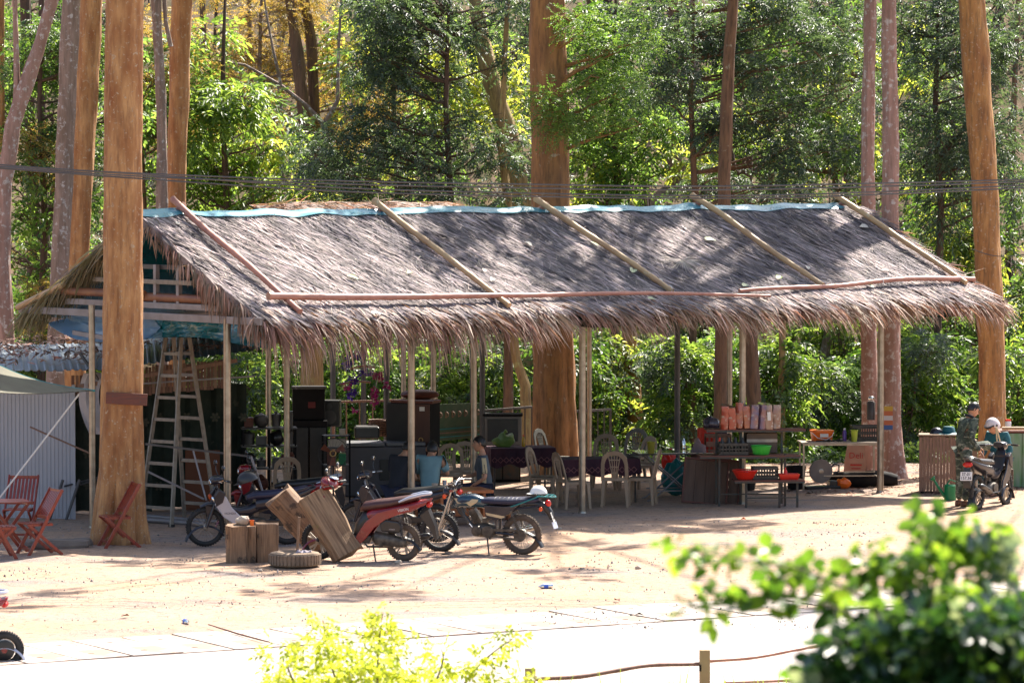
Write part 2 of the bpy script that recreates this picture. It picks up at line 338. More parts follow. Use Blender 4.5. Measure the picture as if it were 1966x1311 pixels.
def ground_mat():
    m = bpy.data.materials.new('packed sandy earth with gravel'); m.use_nodes = True; N = m.node_tree.nodes; L = m.node_tree.links
    p = N['Principled BSDF']; p.inputs['Roughness'].default_value = 0.95; p.inputs['Specular IOR Level'].default_value = 0.15
    tc = N.new('ShaderNodeTexCoord')
    def nz(s, d=6, st=(1, 1, 1), rough=0.6):
        mp = N.new('ShaderNodeMapping'); mp.inputs['Scale'].default_value = st; L.new(tc.outputs['Object'], mp.inputs[0])
        n = N.new('ShaderNodeTexNoise'); n.inputs['Scale'].default_value = s; n.inputs['Detail'].default_value = d; n.inputs['Roughness'].default_value = rough
        L.new(mp.outputs[0], n.inputs['Vector']); return n.outputs[0]
    def ramp(s, a, b, ca=(0, 0, 0), cb=(1, 1, 1)):
        r = N.new('ShaderNodeValToRGB'); r.color_ramp.elements[0].position = a; r.color_ramp.elements[1].position = b
        r.color_ramp.elements[0].color = (*ca, 1); r.color_ramp.elements[1].color = (*cb, 1); L.new(s, r.inputs[0]); return r.outputs[0]
    def mix(f, a, b):
        x = N.new('ShaderNodeMix'); x.data_type = 'RGBA'
        L.new(f, x.inputs[0]) if not isinstance(f, float) else x.inputs[0].__setattr__('default_value', f)
        for k, c in ((6, a), (7, b)):
            if isinstance(c, tuple): x.inputs[k].default_value = (*c, 1)
            else: L.new(c, x.inputs[k])
        return x.outputs[2]
    earth = ramp(nz(0.5, 8), 0.35, 0.65, (0.42, 0.265, 0.17), (0.38, 0.275, 0.21))
    gravel = ramp(nz(40, 4), 0.35, 0.65, (0.15, 0.125, 0.12), (0.34, 0.28, 0.25))
    c = mix(ramp(nz(0.7, 7, (0.5, 1.3, 1), 0.7), 0.49, 0.64), earth, gravel)
    c = mix(ramp(nz(7, 6), 0.52, 0.70), c, (0.2, 0.145, 0.11))
    c = mix(ramp(nz(24, 5), 0.60, 0.66), c, (0.10, 0.075, 0.06))
    # forest floor past the yard
    sx = N.new('ShaderNodeSeparateXYZ'); L.new(tc.outputs['Object'], sx.inputs[0])
    mr = N.new('ShaderNodeMapRange'); mr.inputs['From Min'].default_value = 79; mr.inputs['From Max'].default_value = 84; L.new(sx.outputs['Y'], mr.inputs[0])
    floor = ramp(nz(3, 7), 0.35, 0.65, (0.05, 0.05, 0.02), (0.17, 0.11, 0.07))
    c = mix(mr.outputs[0], c, floor)
    m2 = N.new('ShaderNodeMapRange'); m2.inputs['From Min'].default_value = 41; m2.inputs['From Max'].default_value = 38; L.new(sx.outputs['Y'], m2.inputs[0])
    c = mix(m2.outputs[0], c, ramp(nz(2, 7), 0.35, 0.65, (0.08, 0.12, 0.03), (0.2, 0.15, 0.09)))
    L.new(c, p.inputs['Base Color'])
    b = N.new('ShaderNodeBump'); b.inputs['Strength'].default_value = 0.8; b.inputs['Distance'].default_value = 0.03
    L.new(nz(14, 10, rough=0.75), b.inputs['Height']); L.new(b.outputs[0], p.inputs['Normal'])
    return m
g = np_mesh('ground', np.stack([X, Y, Z], -1), Fq, ground_mat(), kind='structure', smooth=True)

# pale concrete road and its row of drain slabs
m_road = mat('pale worn concrete', (0.39, 0.34, 0.32), (0.31, 0.27, 0.25), scale=1.2, rough=0.85, bump=0.006, bscale=20, spots=(0.34, 0.27, 0.21), spot_scale=1.6, spot_t=0.57)
m_slab = mat('cast concrete slab', (0.40, 0.34, 0.30), (0.30, 0.25, 0.22), scale=1.5, rough=0.9, bump=0.008, bscale=24, spots=(0.28, 0.2, 0.14), spot_scale=1.4, spot_t=0.52)
SW = 1.75
def rp(u, v, z): q = RA + RU * u + RV * v; return (q.x, q.y, z)
b = MB(); 
for i in range(40):
    u0, u1 = -30 + i * 2.0, -30 + (i + 1) * 2.0
    b.add([rp(u0, -SW - 0.03, 0.006), rp(u1, -SW - 0.03, 0.006), rp(u1, -9.0, 0.006), rp(u0, -9.0, 0.006)], [(0, 1, 2, 3)])
b.build('road', m_road, kind='structure')
def slab_mesh(w, l, t=0.07):
    mb = MB(); n = 12
    for sgn in (-1, 1):
        cy = sgn * l * 0.27; x0, x1 = -w / 2, w / 2; y0, y1 = (0, l / 2) if sgn > 0 else (-l / 2, 0)
        out = []; inn = []; low = []
        for j in range(n):
            a = 2 * math.pi * j / n; dx, dy = math.cos(a), math.sin(a)
            k = min(((x1 if dx > 0 else -x0) / abs(dx)) if abs(dx) > 1e-6 else 9, ((y1 - cy) if dy > 0 else (cy - y0)) / abs(dy) if abs(dy) > 1e-6 else 9)
            out.append((dx * k, cy + dy * k, t)); inn.append((dx * 0.045, cy + dy * 0.03, t)); low.append((dx * 0.04, cy + dy * 0.027, t - 0.05))
        mb.add(out + inn + low, [(j, (j + 1) % n, n + (j + 1) % n, n + j) for j in range(n)] + [(n + j, n + (j + 1) % n, 2 * n + (j + 1) % n, 2 * n + j) for j in range(n)] + [tuple(range(2 * n, 3 * n))])
        mb.f[-1] = mb.f[-1]; mb.m[-1] = 1
        for cx_, cy_ in ((x0, y0), (x1, y0), (x1, y1), (x0, y1)):     # corners between the fan spokes
            ks = sorted(range(n), key=lambda q: (out[q][0] - cx_) ** 2 + (out[q][1] - cy_) ** 2)[:2]
            mb.add([(cx_, cy_, t), out[ks[0]], out[ks[1]]], [(0, 1, 2)])
    c = [(-w / 2, -l / 2), (w / 2, -l / 2), (w / 2, l / 2), (-w / 2, l / 2)]
    mb.add([(x, y, t) for x, y in c] + [(x, y, 0) for x, y in c], [(i, (i + 1) % 4, 4 + (i + 1) % 4, 4 + i) for i in range(4)])
    return mb
pav = tag(link('drain_cover', None), kind='structure'); pav.location = (RA.x, RA.y, -0.052)
ang = math.degrees(math.atan2(RU.y, RU.x))
pav.rotation_euler = (0, 0, R(ang)); 
M['hole'] = mat('shade dark hole floor', (0.05, 0.04, 0.03), rough=0.9)  # hole floor coloured dark to stand for the shade inside
sm = slab_mesh(0.62, SW - 0.05).build('slab', [m_slab, M['hole']], pav)
sm.location = (-4.0, -SW / 2, 0)
for i in range(1, 52):
    c = sm.copy(); COL.objects.link(c); c.location = (-4.0 + 0.65 * i, -SW / 2 + rnd.uniform(-0.02, 0.02), rnd.uniform(-0.008, 0.008)); c.rotation_euler = (R(rnd.uniform(-0.4, 0.4)), R(rnd.uniform(-0.5, 0.5)), R(rnd.uniform(-0.6, 0.6)))

# gravel and leaf scraps lying about: uncountable
def scatter_bits(name, n, xr, yr, smin, smax, m, flat=False, dens=None, kindv='stuff'):
    V = []; Fs = []; k = 0
    rs = np.random.RandomState(hash(name) % 1000 if False else len(name) * 7)
    c = 0
    while c < n:
        x = rs.uniform(*xr); y = rs.uniform(*yr)
        if dens and rs.rand() > dens(x, y): continue
        c += 1; s = rs.uniform(smin, smax) * (0.6 + 0.8 * rs.rand() ** 2); z = gz(x, y) + (0.11 if -1.75 < road_v(x, y) < 0 else 0.012 if road_v(x, y) < 0.1 and y > 41 else 0.004); a = rs.uniform(0, 6.28)
        if flat:
            ca, sa = math.cos(a) * s, math.sin(a) * s
            V += [(x - ca, y - sa, z), (x + sa * 0.4, y - ca * 0.4, z + s * rs.uniform(0.1, 0.5)), (x + ca, y + sa, z + s * rs.uniform(0, 0.6)), (x - sa * 0.4, y + ca * 0.4, z + s * rs.uniform(0, 0.3))]
            Fs += [(k, k + 1, k + 2, k + 3)]; k += 4
        else:
            ca, sa = math.cos(a) * s, math.sin(a) * s; h = s * rs.uniform(0.5, 0.9)
            V += [(x - ca, y - sa, z - 0.01), (x + sa * 0.8, y - ca * 0.8, z - 0.01), (x + ca * 0.9, y + sa * 0.9, z - 0.01), (x - sa * 0.7, y + ca * 0.7, z - 0.01),
                  (x - ca * 0.5, y - sa * 0.5, z + h), (x + sa * 0.5, y - ca * 0.5, z + h * 0.8), (x + ca * 0.4, y + sa * 0.4, z + h), (x - sa * 0.4, y + ca * 0.4, z + h * 0.9)]
            Fs += [(k + 4, k + 5, k + 6, k + 7)] + [(k + i, k + (i + 1) % 4, k + 4 + (i + 1) % 4, k + 4 + i) for i in range(4)]; k += 8
    return np_mesh(name, V, Fs, m, kind=kindv)
patch = lambda x, y: 0.12 + 0.88 * (noise.noise(Vector((x * 0.5, y * 0.9, 3))) > 0.08)
scatter_bits('loose_gravel', 2800, (-9, 10), (51, 66), 0.007, 0.022, M['pebble'], dens=patch)
scatter_bits('leaf_scraps', 1100, (-9, 11), (49, 75), 0.015, 0.04, M['litter'], flat=True)
scatter_bits('fallen_leaf_bed', 5000, (4.5, 12), (71, 82), 0.02, 0.06, M['litter'], flat=True)
# ------------------------------------------------------------------ the thatched pavilion
PO = gp(437, 1033); PB = gp(1690, 945); PU = (PB - PO).normalized(); PANG = math.degrees(math.atan2(PU.y, PU.x))
PVv = Vector((-PU.y, PU.x, 0))
def pw(u, v, z): return Vector((PO.x + PU.x * u + PVv.x * v, PO.y + PU.y * u + PVv.y * v, z))
def w2p(P): d = Vector((P.x - PO.x, P.y - PO.y, 0)); return d.dot(PU), d.dot(PVv)
RL = 15.35; VE, VR, ZE, ZR = -0.84, 2.4, 3.13, 4.66
pv = thing('thatched_pavilion', 'long open pavilion with a netted palm thatch roof held down by bamboo poles', 'pavilion', (PO.x, PO.y, 0), PANG)
def roof_pt(u, t, side=0, off=0.0):
    v = VR + (VE - VR) * t if side == 0 else VR + (5.45 - VR) * t
    z = ZR + (ZE - ZR) * t - 0.05 * math.sin(math.pi * t) + 0.035 * noise.noise(Vector((u * 0.55, t * 2 + side * 9, 0))) + 0.035 * noise.noise(Vector((u * 1.9, t * 3, 4 + side)))
    z += -0.05 * (1 - t) * math.sin(u * 1.1) ** 2 * 0.5
    return Vector((u, v + (-0.3 if side == 0 else 0.3) * off, z + off))
TH0 = 0.13
m_thatch = mat('weathered palm thatch', (0.10, 0.08, 0.08), (0.26, 0.21, 0.2), scale=3.5, stretch=(5, 1.2, 1.2), rough=0.9, bump=0.02, bscale=12, contrast=(0.35, 0.65))
m_strip = mat('dry thatch strips', (0.11, 0.088, 0.10), (0.42, 0.34, 0.32), scale=1.1, stretch=(1.6, .7, .7), rough=0.85, island=0.75, contrast=(0.36, 0.64))
m_frond = mat('dry tan palm leaves', (0.42, 0.31, 0.22), (0.25, 0.155, 0.11), scale=1.1, rough=0.65, island=0.6, contrast=(0.4, 0.6), trans=(0.5, 0.3, 0.15), tw=0.2)
m_frond_g = mat('greenish dry palm leaves', (0.28, 0.24, 0.12), (0.2, 0.15, 0.09), scale=1.1, rough=0.7, island=0.35, trans=(0.4, 0.33, 0.13), tw=0.25)
m_net = mat('grey roof netting', (0.13, 0.12, 0.145), rough=0.7)
for side in (0, 1):                                    # closed mat of thatch over each slope
    V = []; nu, nv_ = 130, 26
    for lay in (TH0, 0.03):
        for i in range(nu + 1):
            for j in range(nv_ + 1):
                q = roof_pt(RL * i / nu + (0.1 * noise.noise(Vector((j * 0.7, side, 3))) if i in (0, nu) else 0), j / nv_ * 0.985, side, lay)
                if lay == TH0: q.z += 0.022 * noise.noise(Vector((q.x * 5, q.y * 3, side))) + 0.012 * noise.noise(Vector((q.x * 16, q.y * 5, side)))
                V.append(q)
    k = (nu + 1) * (nv_ + 1); Fl = []
    for i in range(nu):
        for j in range(nv_):
            a = i * (nv_ + 1) + j; Fl.append((a, a + 1, a + nv_ + 2, a + nv_ + 1)); Fl.append((k + a, k + a + nv_ + 1, k + a + nv_ + 2, k + a + 1))
    for i in range(nu):
        for j in (0, nv_): a = i * (nv_ + 1) + j; Fl.append((a, a + nv_ + 1, k + a + nv_ + 1, k + a))
    for j in range(nv_):
        for i in (0, nu): a = i * (nv_ + 1) + j; Fl.append((a, a + 1, k + a + 1, k + a))
    mb = MB(); mb.add(V, Fl); mb.build('thatch_slope', m_thatch, pv, smooth=True)
    V2 = [roof_pt(RL * i / 40, j / 6, side, -0.03 + 0.012 * math.sin(i * 2.1 + j)) for i in range(41) for j in range(7)]
    V2 += [q + Vector((0, 0, 0.02)) for q in V2]
    F2 = [(i * 7 + j, i * 7 + j + 1, (i + 1) * 7 + j + 1, (i + 1) * 7 + j) for i in range(40) for j in range(6)]; F2 += [tuple(a + 287 for a in f[::-1]) for f in F2]
    mb = MB(); mb.add(V2, F2); mb.build('under_sheet', M['teal_sheet'], pv, smooth=True)

def ribbons(P0, D0, S, L, W, droop, name, m, parent, segs=4, kind='stuff', tip=0.12, curl=0.0, seed=3, merge=False):
    """many tapering leaf ribbons: root, start direction, side vector, length, width, how far each droops"""
    rs = np.random.RandomState(seed); n = len(P0); P = P0.copy(); D = D0 / np.linalg.norm(D0, axis=1, keepdims=True)
    rows = []; L = L[:, None]; W = W[:, None]; dr = droop[:, None]
    for k in range(segs + 1):
        t = k / segs; wv = S * W * 0.5 * (min(1, 0.45 + 2.2 * t) if t < 0.4 else 1 - (1 - tip) * ((t - 0.4) / 0.6) ** 1.4)
        rows.append(np.stack([P - wv, P + wv], 1))
        D = D + np.array([0, 0, -1.0]) * dr / segs + rs.normal(0, curl, (n, 3)) / segs; D /= np.linalg.norm(D, axis=1, keepdims=True)
        P = P + D * L / segs
    V = np.stack(rows, 1).reshape(-1, 3); per = 2 * (segs + 1)
    base = (np.arange(n) * per)[:, None, None]
    q = np.array([[2 * k, 2 * k + 1, 2 * k + 3, 2 * k + 2] for k in range(segs)])[None]
    Fq = (base + q).reshape(-1, 4)
    if merge: return V, Fq
    return np_mesh(name, V, Fq, m, parent, kind)
def nrm(a): return a / np.linalg.norm(a, axis=1, keepdims=True)
slope = Vector((0, VE - VR, ZE - ZR)).normalized(); SL = np.array(slope); NOR = np.array([0, slope.z, -slope.y]); NOR = NOR if NOR[2] > 0 else -NOR
# strips lying along the slope, under the net
n = 22000; u = rng.uniform(0.0, RL, n); t = rng.uniform(0.0, 0.97, n)
P = np.array([tuple(roof_pt(a, b_, 0, TH0 + 0.008)) for a, b_ in zip(u, t)])
D = SL + NOR * rng.normal(0.03, 0.045, (n, 1)) + np.array([1.0, 0, 0]) * rng.normal(0.22, 0.22, (n, 1))
S = nrm(np.cross(D, NOR + rng.normal(0, 0.25, (n, 3))))
ribbons(P, D, S, rng.uniform(0.15, 0.55, n), rng.uniform(0.008, 0.034, n), np.full(n, 0.01), 'thatch_strips', m_strip, pv, segs=2, curl=0.03)
# broken pale curls and cross straws
n = 1600; u = rng.uniform(0.2, RL, n); t = rng.uniform(0.0, 0.95, n)
P = np.array([tuple(roof_pt(a, b_, 0, TH0 + 0.02)) for a, b_ in zip(u, t)])
D = rng.normal(0, 1, (n, 3)); D = D - NOR * (D @ NOR)[:, None] + NOR * 0.1
S = nrm(np.cross(D, NOR + rng.normal(0, 0.2, (n, 3))))
m_pale = mat('pale broken straw', (0.5, 0.42, 0.34), rough=0.8, island=0.3)
ribbons(P, D, S, rng.uniform(0.06, 0.25, n), rng.uniform(0.004, 0.012, n), np.full(n, 0.1), 'loose_straw', m_pale, pv, segs=3, curl=0.9)
# a fan palm leaf caught under the net
fan0 = roof_pt(9.6, 0.52, 0, TH0 + 0.03); n = 34
a = np.linspace(-2.0, 2.0, n); Pn = np.repeat(np.array(fan0)[None], n, 0); D = SL[None] * np.cos(a)[:, None] + np.array([[1.0, 0, 0]]) * np.sin(a)[:, None]
# the netting: two families of thin cords following the roof
V = []; Fl = []
def cord(uv0, uv1, k=20, wd=0.0012):
    pts = [roof_pt(uv0[0] + (uv1[0] - uv0[0]) * i / k, uv0[1] + (uv1[1] - uv0[1]) * i / k, 0, TH0 + 0.028) for i in range(k + 1)]
    d = (pts[-1] - pts[0]).normalized(); s = d.cross(Vector(NOR)) * wd; b0 = len(V); pts = [p + Vector((.09 * noise.noise(p * 1.7), .09 * noise.noise(p * 1.9 + Vector((5, 5, 5))), 0)) for p in pts]
    for p in pts: V.extend([p - s, p + s])
    for i in range(k): Fl.append((b0 + 2 * i, b0 + 2 * i + 1, b0 + 2 * i + 3, b0 + 2 * i + 2))
LS = math.hypot(VE - VR, ZE - ZR); tmax = 0.86
for sgn in (1, -1):
    run = 1.75; uu = 0.35 - run
    while uu < RL + run:
        a_, b_ = (uu, uu + run) if sgn > 0 else (uu + run, uu); t0, t1 = 0.01, tmax
        u0, u1 = a_, b_
        lo, hi = 0.35, RL - 0.3
        if min(u0, u1) < hi and max(u0, u1) > lo:
            def cl(uc): return t0 + (uc - u0) / (u1 - u0) * (t1 - t0)
            pa, pb = (u0, t0), (u1, t1)
            if pa[0] < lo: pa = (lo, cl(lo))
            if pa[0] > hi: pa = (hi, cl(hi))
            if pb[0] < lo: pb = (lo, cl(lo))
            if pb[0] > hi: pb = (hi, cl(hi))
            cord(pa, pb)
        uu += 0.082 * rnd.uniform(.8, 1.2)
np_mesh('roof_net', V, Fl, m_net, pv, kind='stuff')

# hem of hanging palm leaves along the front eave: the 300 that show largest one by one, the rest joined
def hem(n, u0, u1, t0, t1, l0, l1, seed, skew=0.35, dr=(0.8, 1.8)):
    rs = np.random.RandomState(seed); u = rs.uniform(u0, u1, n); t = rs.uniform(t0, t1, n)
    P = np.array([tuple(roof_pt(a, min(b_, 1.0), 0, TH0 - 0.02 + rs.uniform(-0.05, 0.03))) for a, b_ in zip(u, t)])
    fr = np.array([noise.noise(Vector((a * 1.1, 2, 0))) for a in u])
    D = SL * 0.9 + NOR * rs.uniform(-0.06, 0.16, (n, 1)) + np.array([1.0, 0, 0]) * (rs.normal(skew, 0.25, (n, 1)) + 0.5 * fr[:, None])
    S = nrm(np.cross(D, NOR + rs.normal(0, 0.7, (n, 3))))
    Ls = rs.uniform(l0, l1, n) * (1 + 0.5 * np.array([noise.noise(Vector((a * 0.9, 7, 0))) for a in u]))
    return P, D, S, Ls, rs.uniform(0.012, 0.032, n), rs.uniform(dr[0], dr[1], n)
h = hem(5200, 0.15, RL + 0.1, 0.88, 1.0, 0.30, 0.72, 5, dr=(0.4, 1.7))
ribbons(*h, 'hanging_thatch', m_frond, pv, segs=4, curl=0.3)
h = hem(420, 0.1, 4.2, 0.94, 1.0, 0.6, 1.0, 6, skew=0.15, dr=(1.6, 3.4)); ribbons(*h, 'hanging_thatch', m_frond, pv, segs=4, curl=0.12)
V6 = []
for k in range(6):
    V_, F_ = ribbons(np.zeros((1, 3)), np.array([[0, -0.9, -0.25]]), np.array([[0.93, 0.1, 0.35 - 0.14 * k]]), np.array([0.52]), np.array([0.036]), np.array([0.9 + 0.22 * k]), '', None, None, segs=5, merge=True, curl=0.25, seed=40 + k)
    o_ = np_mesh('thatch_leaf', V_, F_, m_frond, pv); V6.append(o_)
for k in range(300):
    o_ = V6[k] if k < 6 else V6[k % 6].copy()
    if k >= 6: COL.objects.link(o_)
    uu = 0.15 + (RL - 0.1) * (k + rnd.random()) / 300
    o_.location = roof_pt(uu, rnd.uniform(0.88, 1.0), 0, TH0 + 0.02); fr = noise.noise(Vector((uu * 1.1, 2, 0)))
    o_.rotation_euler = (R(rnd.uniform(-14, 8)), R(rnd.uniform(-25, 25)), R(22 + 26 * fr + rnd.uniform(-18, 18))); s_ = rnd.uniform(0.8, 1.35); o_.scale = (s_, s_, s_)
# rake fringes at the gable ends
def rake(n, side, left, seed, l0, l1, out=1.0, dr=(0.8, 2.0), t0=0.04, t1=1.0, inn=0.25, down=0.5, m=None):
    rs = np.random.RandomState(seed); t = rs.uniform(t0, t1, n); u = (rs.uniform(-0.02, inn, n) if left else RL - rs.uniform(-0.02, inn, n))
    P = np.array([tuple(roof_pt(a, b_, side, TH0 - rs.uniform(0.0, 0.1))) for a, b_ in zip(u, t)])
    sl = SL if side == 0 else SL * np.array([1, -1, 1])
    D = sl * down * rs.uniform(0.6, 1.5, (n, 1)) + np.array([-1.0 if left else 1.0, 0, 0]) * out * rs.uniform(0.5, 1.2, (n, 1)) + rs.normal(0, 0.18, (n, 3))
    S = nrm(np.cross(D, np.array([0, 0, 1]) + rs.normal(0, 0.8, (n, 3))))
    ribbons(P, D, S, rs.uniform(l0, l1, n), rs.uniform(0.015, 0.034, n), rs.uniform(dr[0], dr[1], n), 'gable_thatch', m or m_frond, pv, segs=4, curl=0.3)
rake(900, 0, True, 21, 0.12, 0.42, out=0.35, dr=(1.5, 3.5), inn=0.35)
rake(240, 0, True, 22, 0.3, 0.6, out=0.2, dr=(3, 5), t0=0.5, t1=0.72, inn=0.2)
rake(260, 0, True, 26, 0.3, 0.6, out=0.2, dr=(2, 4), t0=0.8, t1=1.0, inn=0.3)
rake(1000, 1, True, 23, 0.35, 0.75, out=0.5, dr=(0.7, 2.0), t0=0.2, t1=1.0, inn=0.5, down=0.9, m=m_frond_g)
rake(900, 0, False, 24, 0.3, 0.6, out=0.5, dr=(0.1, 0.7), inn=0.55, down=0.8)
rake(500, 1, False, 25, 0.3, 0.65, out=0.7, dr=(0.2, 0.9), t0=0.0, t1=1.0, down=0.7)
# posts
def post(px, u, v, ztop, r=0.052, mm='steel', label=None):
    mb = MB(); mb.lathe([(r, 0.0), (r, ztop)], 16, (u, v, 0)); mb.lathe([(r * 1.25, 0), (r * 1.15, 0.03)], 16, (u, v, 0.0)); return mb.build('post', M[mm], pv, smooth=True, label=label)
for px, py in ((437, 1033), (790, 1009), (1118, 985), (1425, 967), (1690, 945)):
    q = gp(px, py); u_, v_ = w2p(q); post(px, u_, v_, 3.26, 0.056)
for px, py, r in ((178, 1011), (551, 985), (910, 962), (1216, 941), (1500, 922)) and ((178, 1013, .05), (551, 985, .05), (910, 962, .05), (1300, 935, .05)):
    q = gp(px, py); u_, v_ = w2p(q); post(px, u_, v_, 3.4, r, 'steel' if px != 1300 else 'steel_dark')
for px, py in ((516, 958), (832, 930), (1131, 905), (1401, 884), (926, 925), (742, 935), (775, 905)):
    q = gp(px, py); u_, v_ = w2p(q); post(px, u_, v_, 3.3, 0.048, 'steel' if px not in (742, 926) else 'steel_dark')
# beams
def pbeam(p0, p1, w, h, m='steel', name='beam', bevel=0.006): mb = MB(); mb.bar(p0, p1, w, h); return mb.build(name, M[m], pv, bevel=bevel)
pbeam((-0.02, VE - 0.05, 3.24), (-0.02, 5.6, 3.24), 0.05, 0.11, 'galv', 'tie_beam')
pbeam((0.35, -0.02, 3.14), (RL - 0.3, -0.02, 3.14), 0.06, 0.12, 'galv'); pbeam((0.35, 3.5, 3.14), (RL - 0.3, 3.5, 3.14), 0.06, 0.12, 'galv')
pbeam((0.2, VR, 4.53), (RL - 0.2, VR, 4.53), 0.06, 0.1, 'steel_dark')
for k in range(1, 6): pbeam((k * 3.0, VE + 0.5, 3.14), (k * 3.0, 5.4, 3.19), 0.05, 0.09, 'galv', 'tie_beam')
for v_ in (1.35, 1.95): pbeam((0.08, v_, 3.42), (0.08, v_, 4.02), 0.07, 0.07, 'galv', 'gable_strut', 0.004)
pbeam((0.05, 0.95, 3.76), (0.05, 3.6, 3.76), 0.05, 0.07, 'alu', 'gable_rail'); pbeam((0.16, 1.35, 3.98), (0.16, 3.2, 3.98), 0.05, 0.07, 'steel_dark', 'gable_rail')
mb = MB(); mb.tube([(0.1, 0.5, 3.52), (0.1, 2.4, 3.52)], 0.07, 10); mb.tube([(0.02, 2.2, 3.56), (0.02, 4.6, 3.56)], 0.065, 10); mb.build('gable_log', mat('red brown pole', (0.25, 0.1, 0.04), (0.16, 0.06, 0.03), rough=0.5), pv, smooth=True)
pbeam((0.06, 0.2, 3.40), (0.06, 4.4, 3.40), 0.05, 0.09, 'galv', 'gable_rail')
mb = MB(); mb.tube([(-0.05, 4.3, 3.66), (-0.06, 5.6, 3.27)], 0.05, 10); mb.build('eave_pole', M['bamboo_tan'], pv, smooth=True)
mb = MB(); mb.bar((0.0, 4.1, 2.92), (0.0, 2.2, 2.8), 0.05, 0.07); mb.build('sheet_pole', M['galv'], pv)
mb = MB(); mb.bar((0.02, 3.95, 2.6), (0.12, 3.6, 2.2), 0.03, 0.04); mb.build('brace', M['steel_dark'], pv)
# under-eave teal sheet and slung blue sheet at the gable
def sheet(fn, nu, nv_, name, m, th=0.006):
    V = [fn(i / nu, j / nv_) for i in range(nu + 1) for j in range(nv_ + 1)]; k = len(V); 
    Fl = [(i * (nv_ + 1) + j, i * (nv_ + 1) + j + 1, (i + 1) * (nv_ + 1) + j + 1, (i + 1) * (nv_ + 1) + j) for i in range(nu) for j in range(nv_)]
    V += [q + Vector((th, th, th)) for q in V]; Fl += [tuple(a + k for a in f[::-1]) for f in Fl]
    mb = MB(); mb.add(V, Fl); return mb.build(name, m, pv, smooth=True)
def slung(a, b_):
    v_ = 5.25 - a * 5.75; bot = 2.84 - 0.07 * math.sin(a * 7) + 0.02 * a + 0.35 * max(0, 0.13 - a) * 4
    z = 3.2 + (bot - 3.2) * b_; x = 0.35 + 0.35 * math.sin(b_ * 2.4) + 0.09 * noise.noise(Vector((a * 9, b_ * 4, 1))) + 0.05 * noise.noise(Vector((a * 22, b_ * 9, 2))) - 0.3 * b_ * b_
    return Vector((x, v_, z))
def tarp_mat():
    m = mat('crinkled blue and teal tarpaulin', (0.24, 0.50, 0.74), (0.004, 0.13, 0.14), scale=0.55, rough=0.2, bump=0.012, bscale=6, trans=(0.10, 0.4, 0.55), tw=0.25, contrast=(0.44, 0.52), detail=1.5)
    return m
sheet(lambda a, b_: slung(a * .46, b_), 40, 14, 'blue_tarp', mat('pale blue crinkled tarpaulin', (0.75, .86, .95), (.5, .7, .9), scale=2.2, rough=.2, bump=.03, bscale=3, trans=(.6, .8, .98), tw=.6, contrast=(.4, .6)))
sheet(lambda a, b_: slung(.44 + a * .56, b_) + Vector((.03, 0, 0)), 50, 14, 'teal_tarp', mat('glossy teal tarpaulin', (.005, .14, .15), (.10, .32, .52), scale=1.1, rough=.12, bump=.03, bscale=2.5, contrast=(.5, .66), coat=1.0, detail=2))
sheet(lambda a, b_: Vector((0.3 + a * 14.6, VE + 0.24 + b_ * 0.3, 3.1 - b_ * 0.02 - 0.22 * (1 - b_) * (0.5 + 0.5 * noise.noise(Vector((a * 12, 0, 0)))))), 80, 4, 'eave_tarp', M['teal_sheet'])
# ridge sheet
def ridge(a, b_):
    u_ = a * 14.75; s = (b_ - 0.5) * 2; wv = 0.02 * noise.noise(Vector((u_ * 1.3, s * 2, 0)))
    z = ZR + TH0 + 0.045 - abs(s) * 0.085 + wv * 1.5 + roof_pt(u_, 0, 0).z - ZR; 
    return Vector((u_, VR + s * 0.20 + 0.02 * noise.noise(Vector((u_ * 3, 0, 2))), z))
sheet(ridge, 150, 8, 'ridge_sheet', M['ridge_tarp'])
# bamboo holding poles
def cane(p0, p1, r0, r1, m, parent, name='bamboo_pole', wob=0.02, seed=1, node=0.42, n=10):
    p0 = Vector(p0); p1 = Vector(p1); L_ = (p1 - p0).length; k = max(6, int(L_ / node) * 4); pts = []; rs = []
    for i in range(k + 1):
        t = i / k; q = p0.lerp(p1, t) + Vector((noise.noise(Vector((t * 2.2, seed, 0))), noise.noise(Vector((t * 2.2, seed, 5))), noise.noise(Vector((t * 2.2, seed, 9))))) * wob * min(1, L_)
        pts.append(q); rr = r0 + (r1 - r0) * t; rs.append(rr * (1.13 if i % 4 == 0 else 1.0))
    mb = MB(); mb.tube(pts, rs, n); return mb.build(name, m, parent, smooth=True)
def solve_u(px, t, off=0.2):
    lo, hi = -2, RL + 3
    for _ in range(40):
        mid = (lo + hi) / 2; q = roof_pt(mid, t, 0, off); wq = pw(q.x, q.y, q.z)
        d = wq - Vector((0, 0, CAMH)); dep = d.y * math.cos(TH) - d.z * math.sin(TH)
        if 983 + F * d.x / dep < px: lo = mid
        else: hi = mid
    return lo
RAFT = [(335, 570, 'bamboo'), (722, 972, 'bamboo_tan'), (1032, 1290, 'bamboo_tan'), (1332, 1578, 'bamboo_tan'), (1607, 1852, 'bamboo_tan')]
for i, (xa, xb, mm) in enumerate(RAFT):
    ua = solve_u(xa, -0.02, 0.2); ub = solve_u(xb, 0.93 if i < 2 else 0.85, 0.2)
    a_ = roof_pt(ua, -0.04, 0, 0.25); b_ = roof_pt(ub, 0.95 if i < 2 else 0.86, 0, 0.19)
    cane(a_, b_, 0.05, 0.042, M[mm], pv, seed=i, wob=0.05)
    mb_o = cane(roof_pt(ua + 0.05, 0.03, 0, 0.25) + Vector((0, 0.0, 0.03)), roof_pt(ua + 0.12, 0.45, 1, 0.22), 0.045, 0.05, M['bamboo'], pv, seed=i + 8)
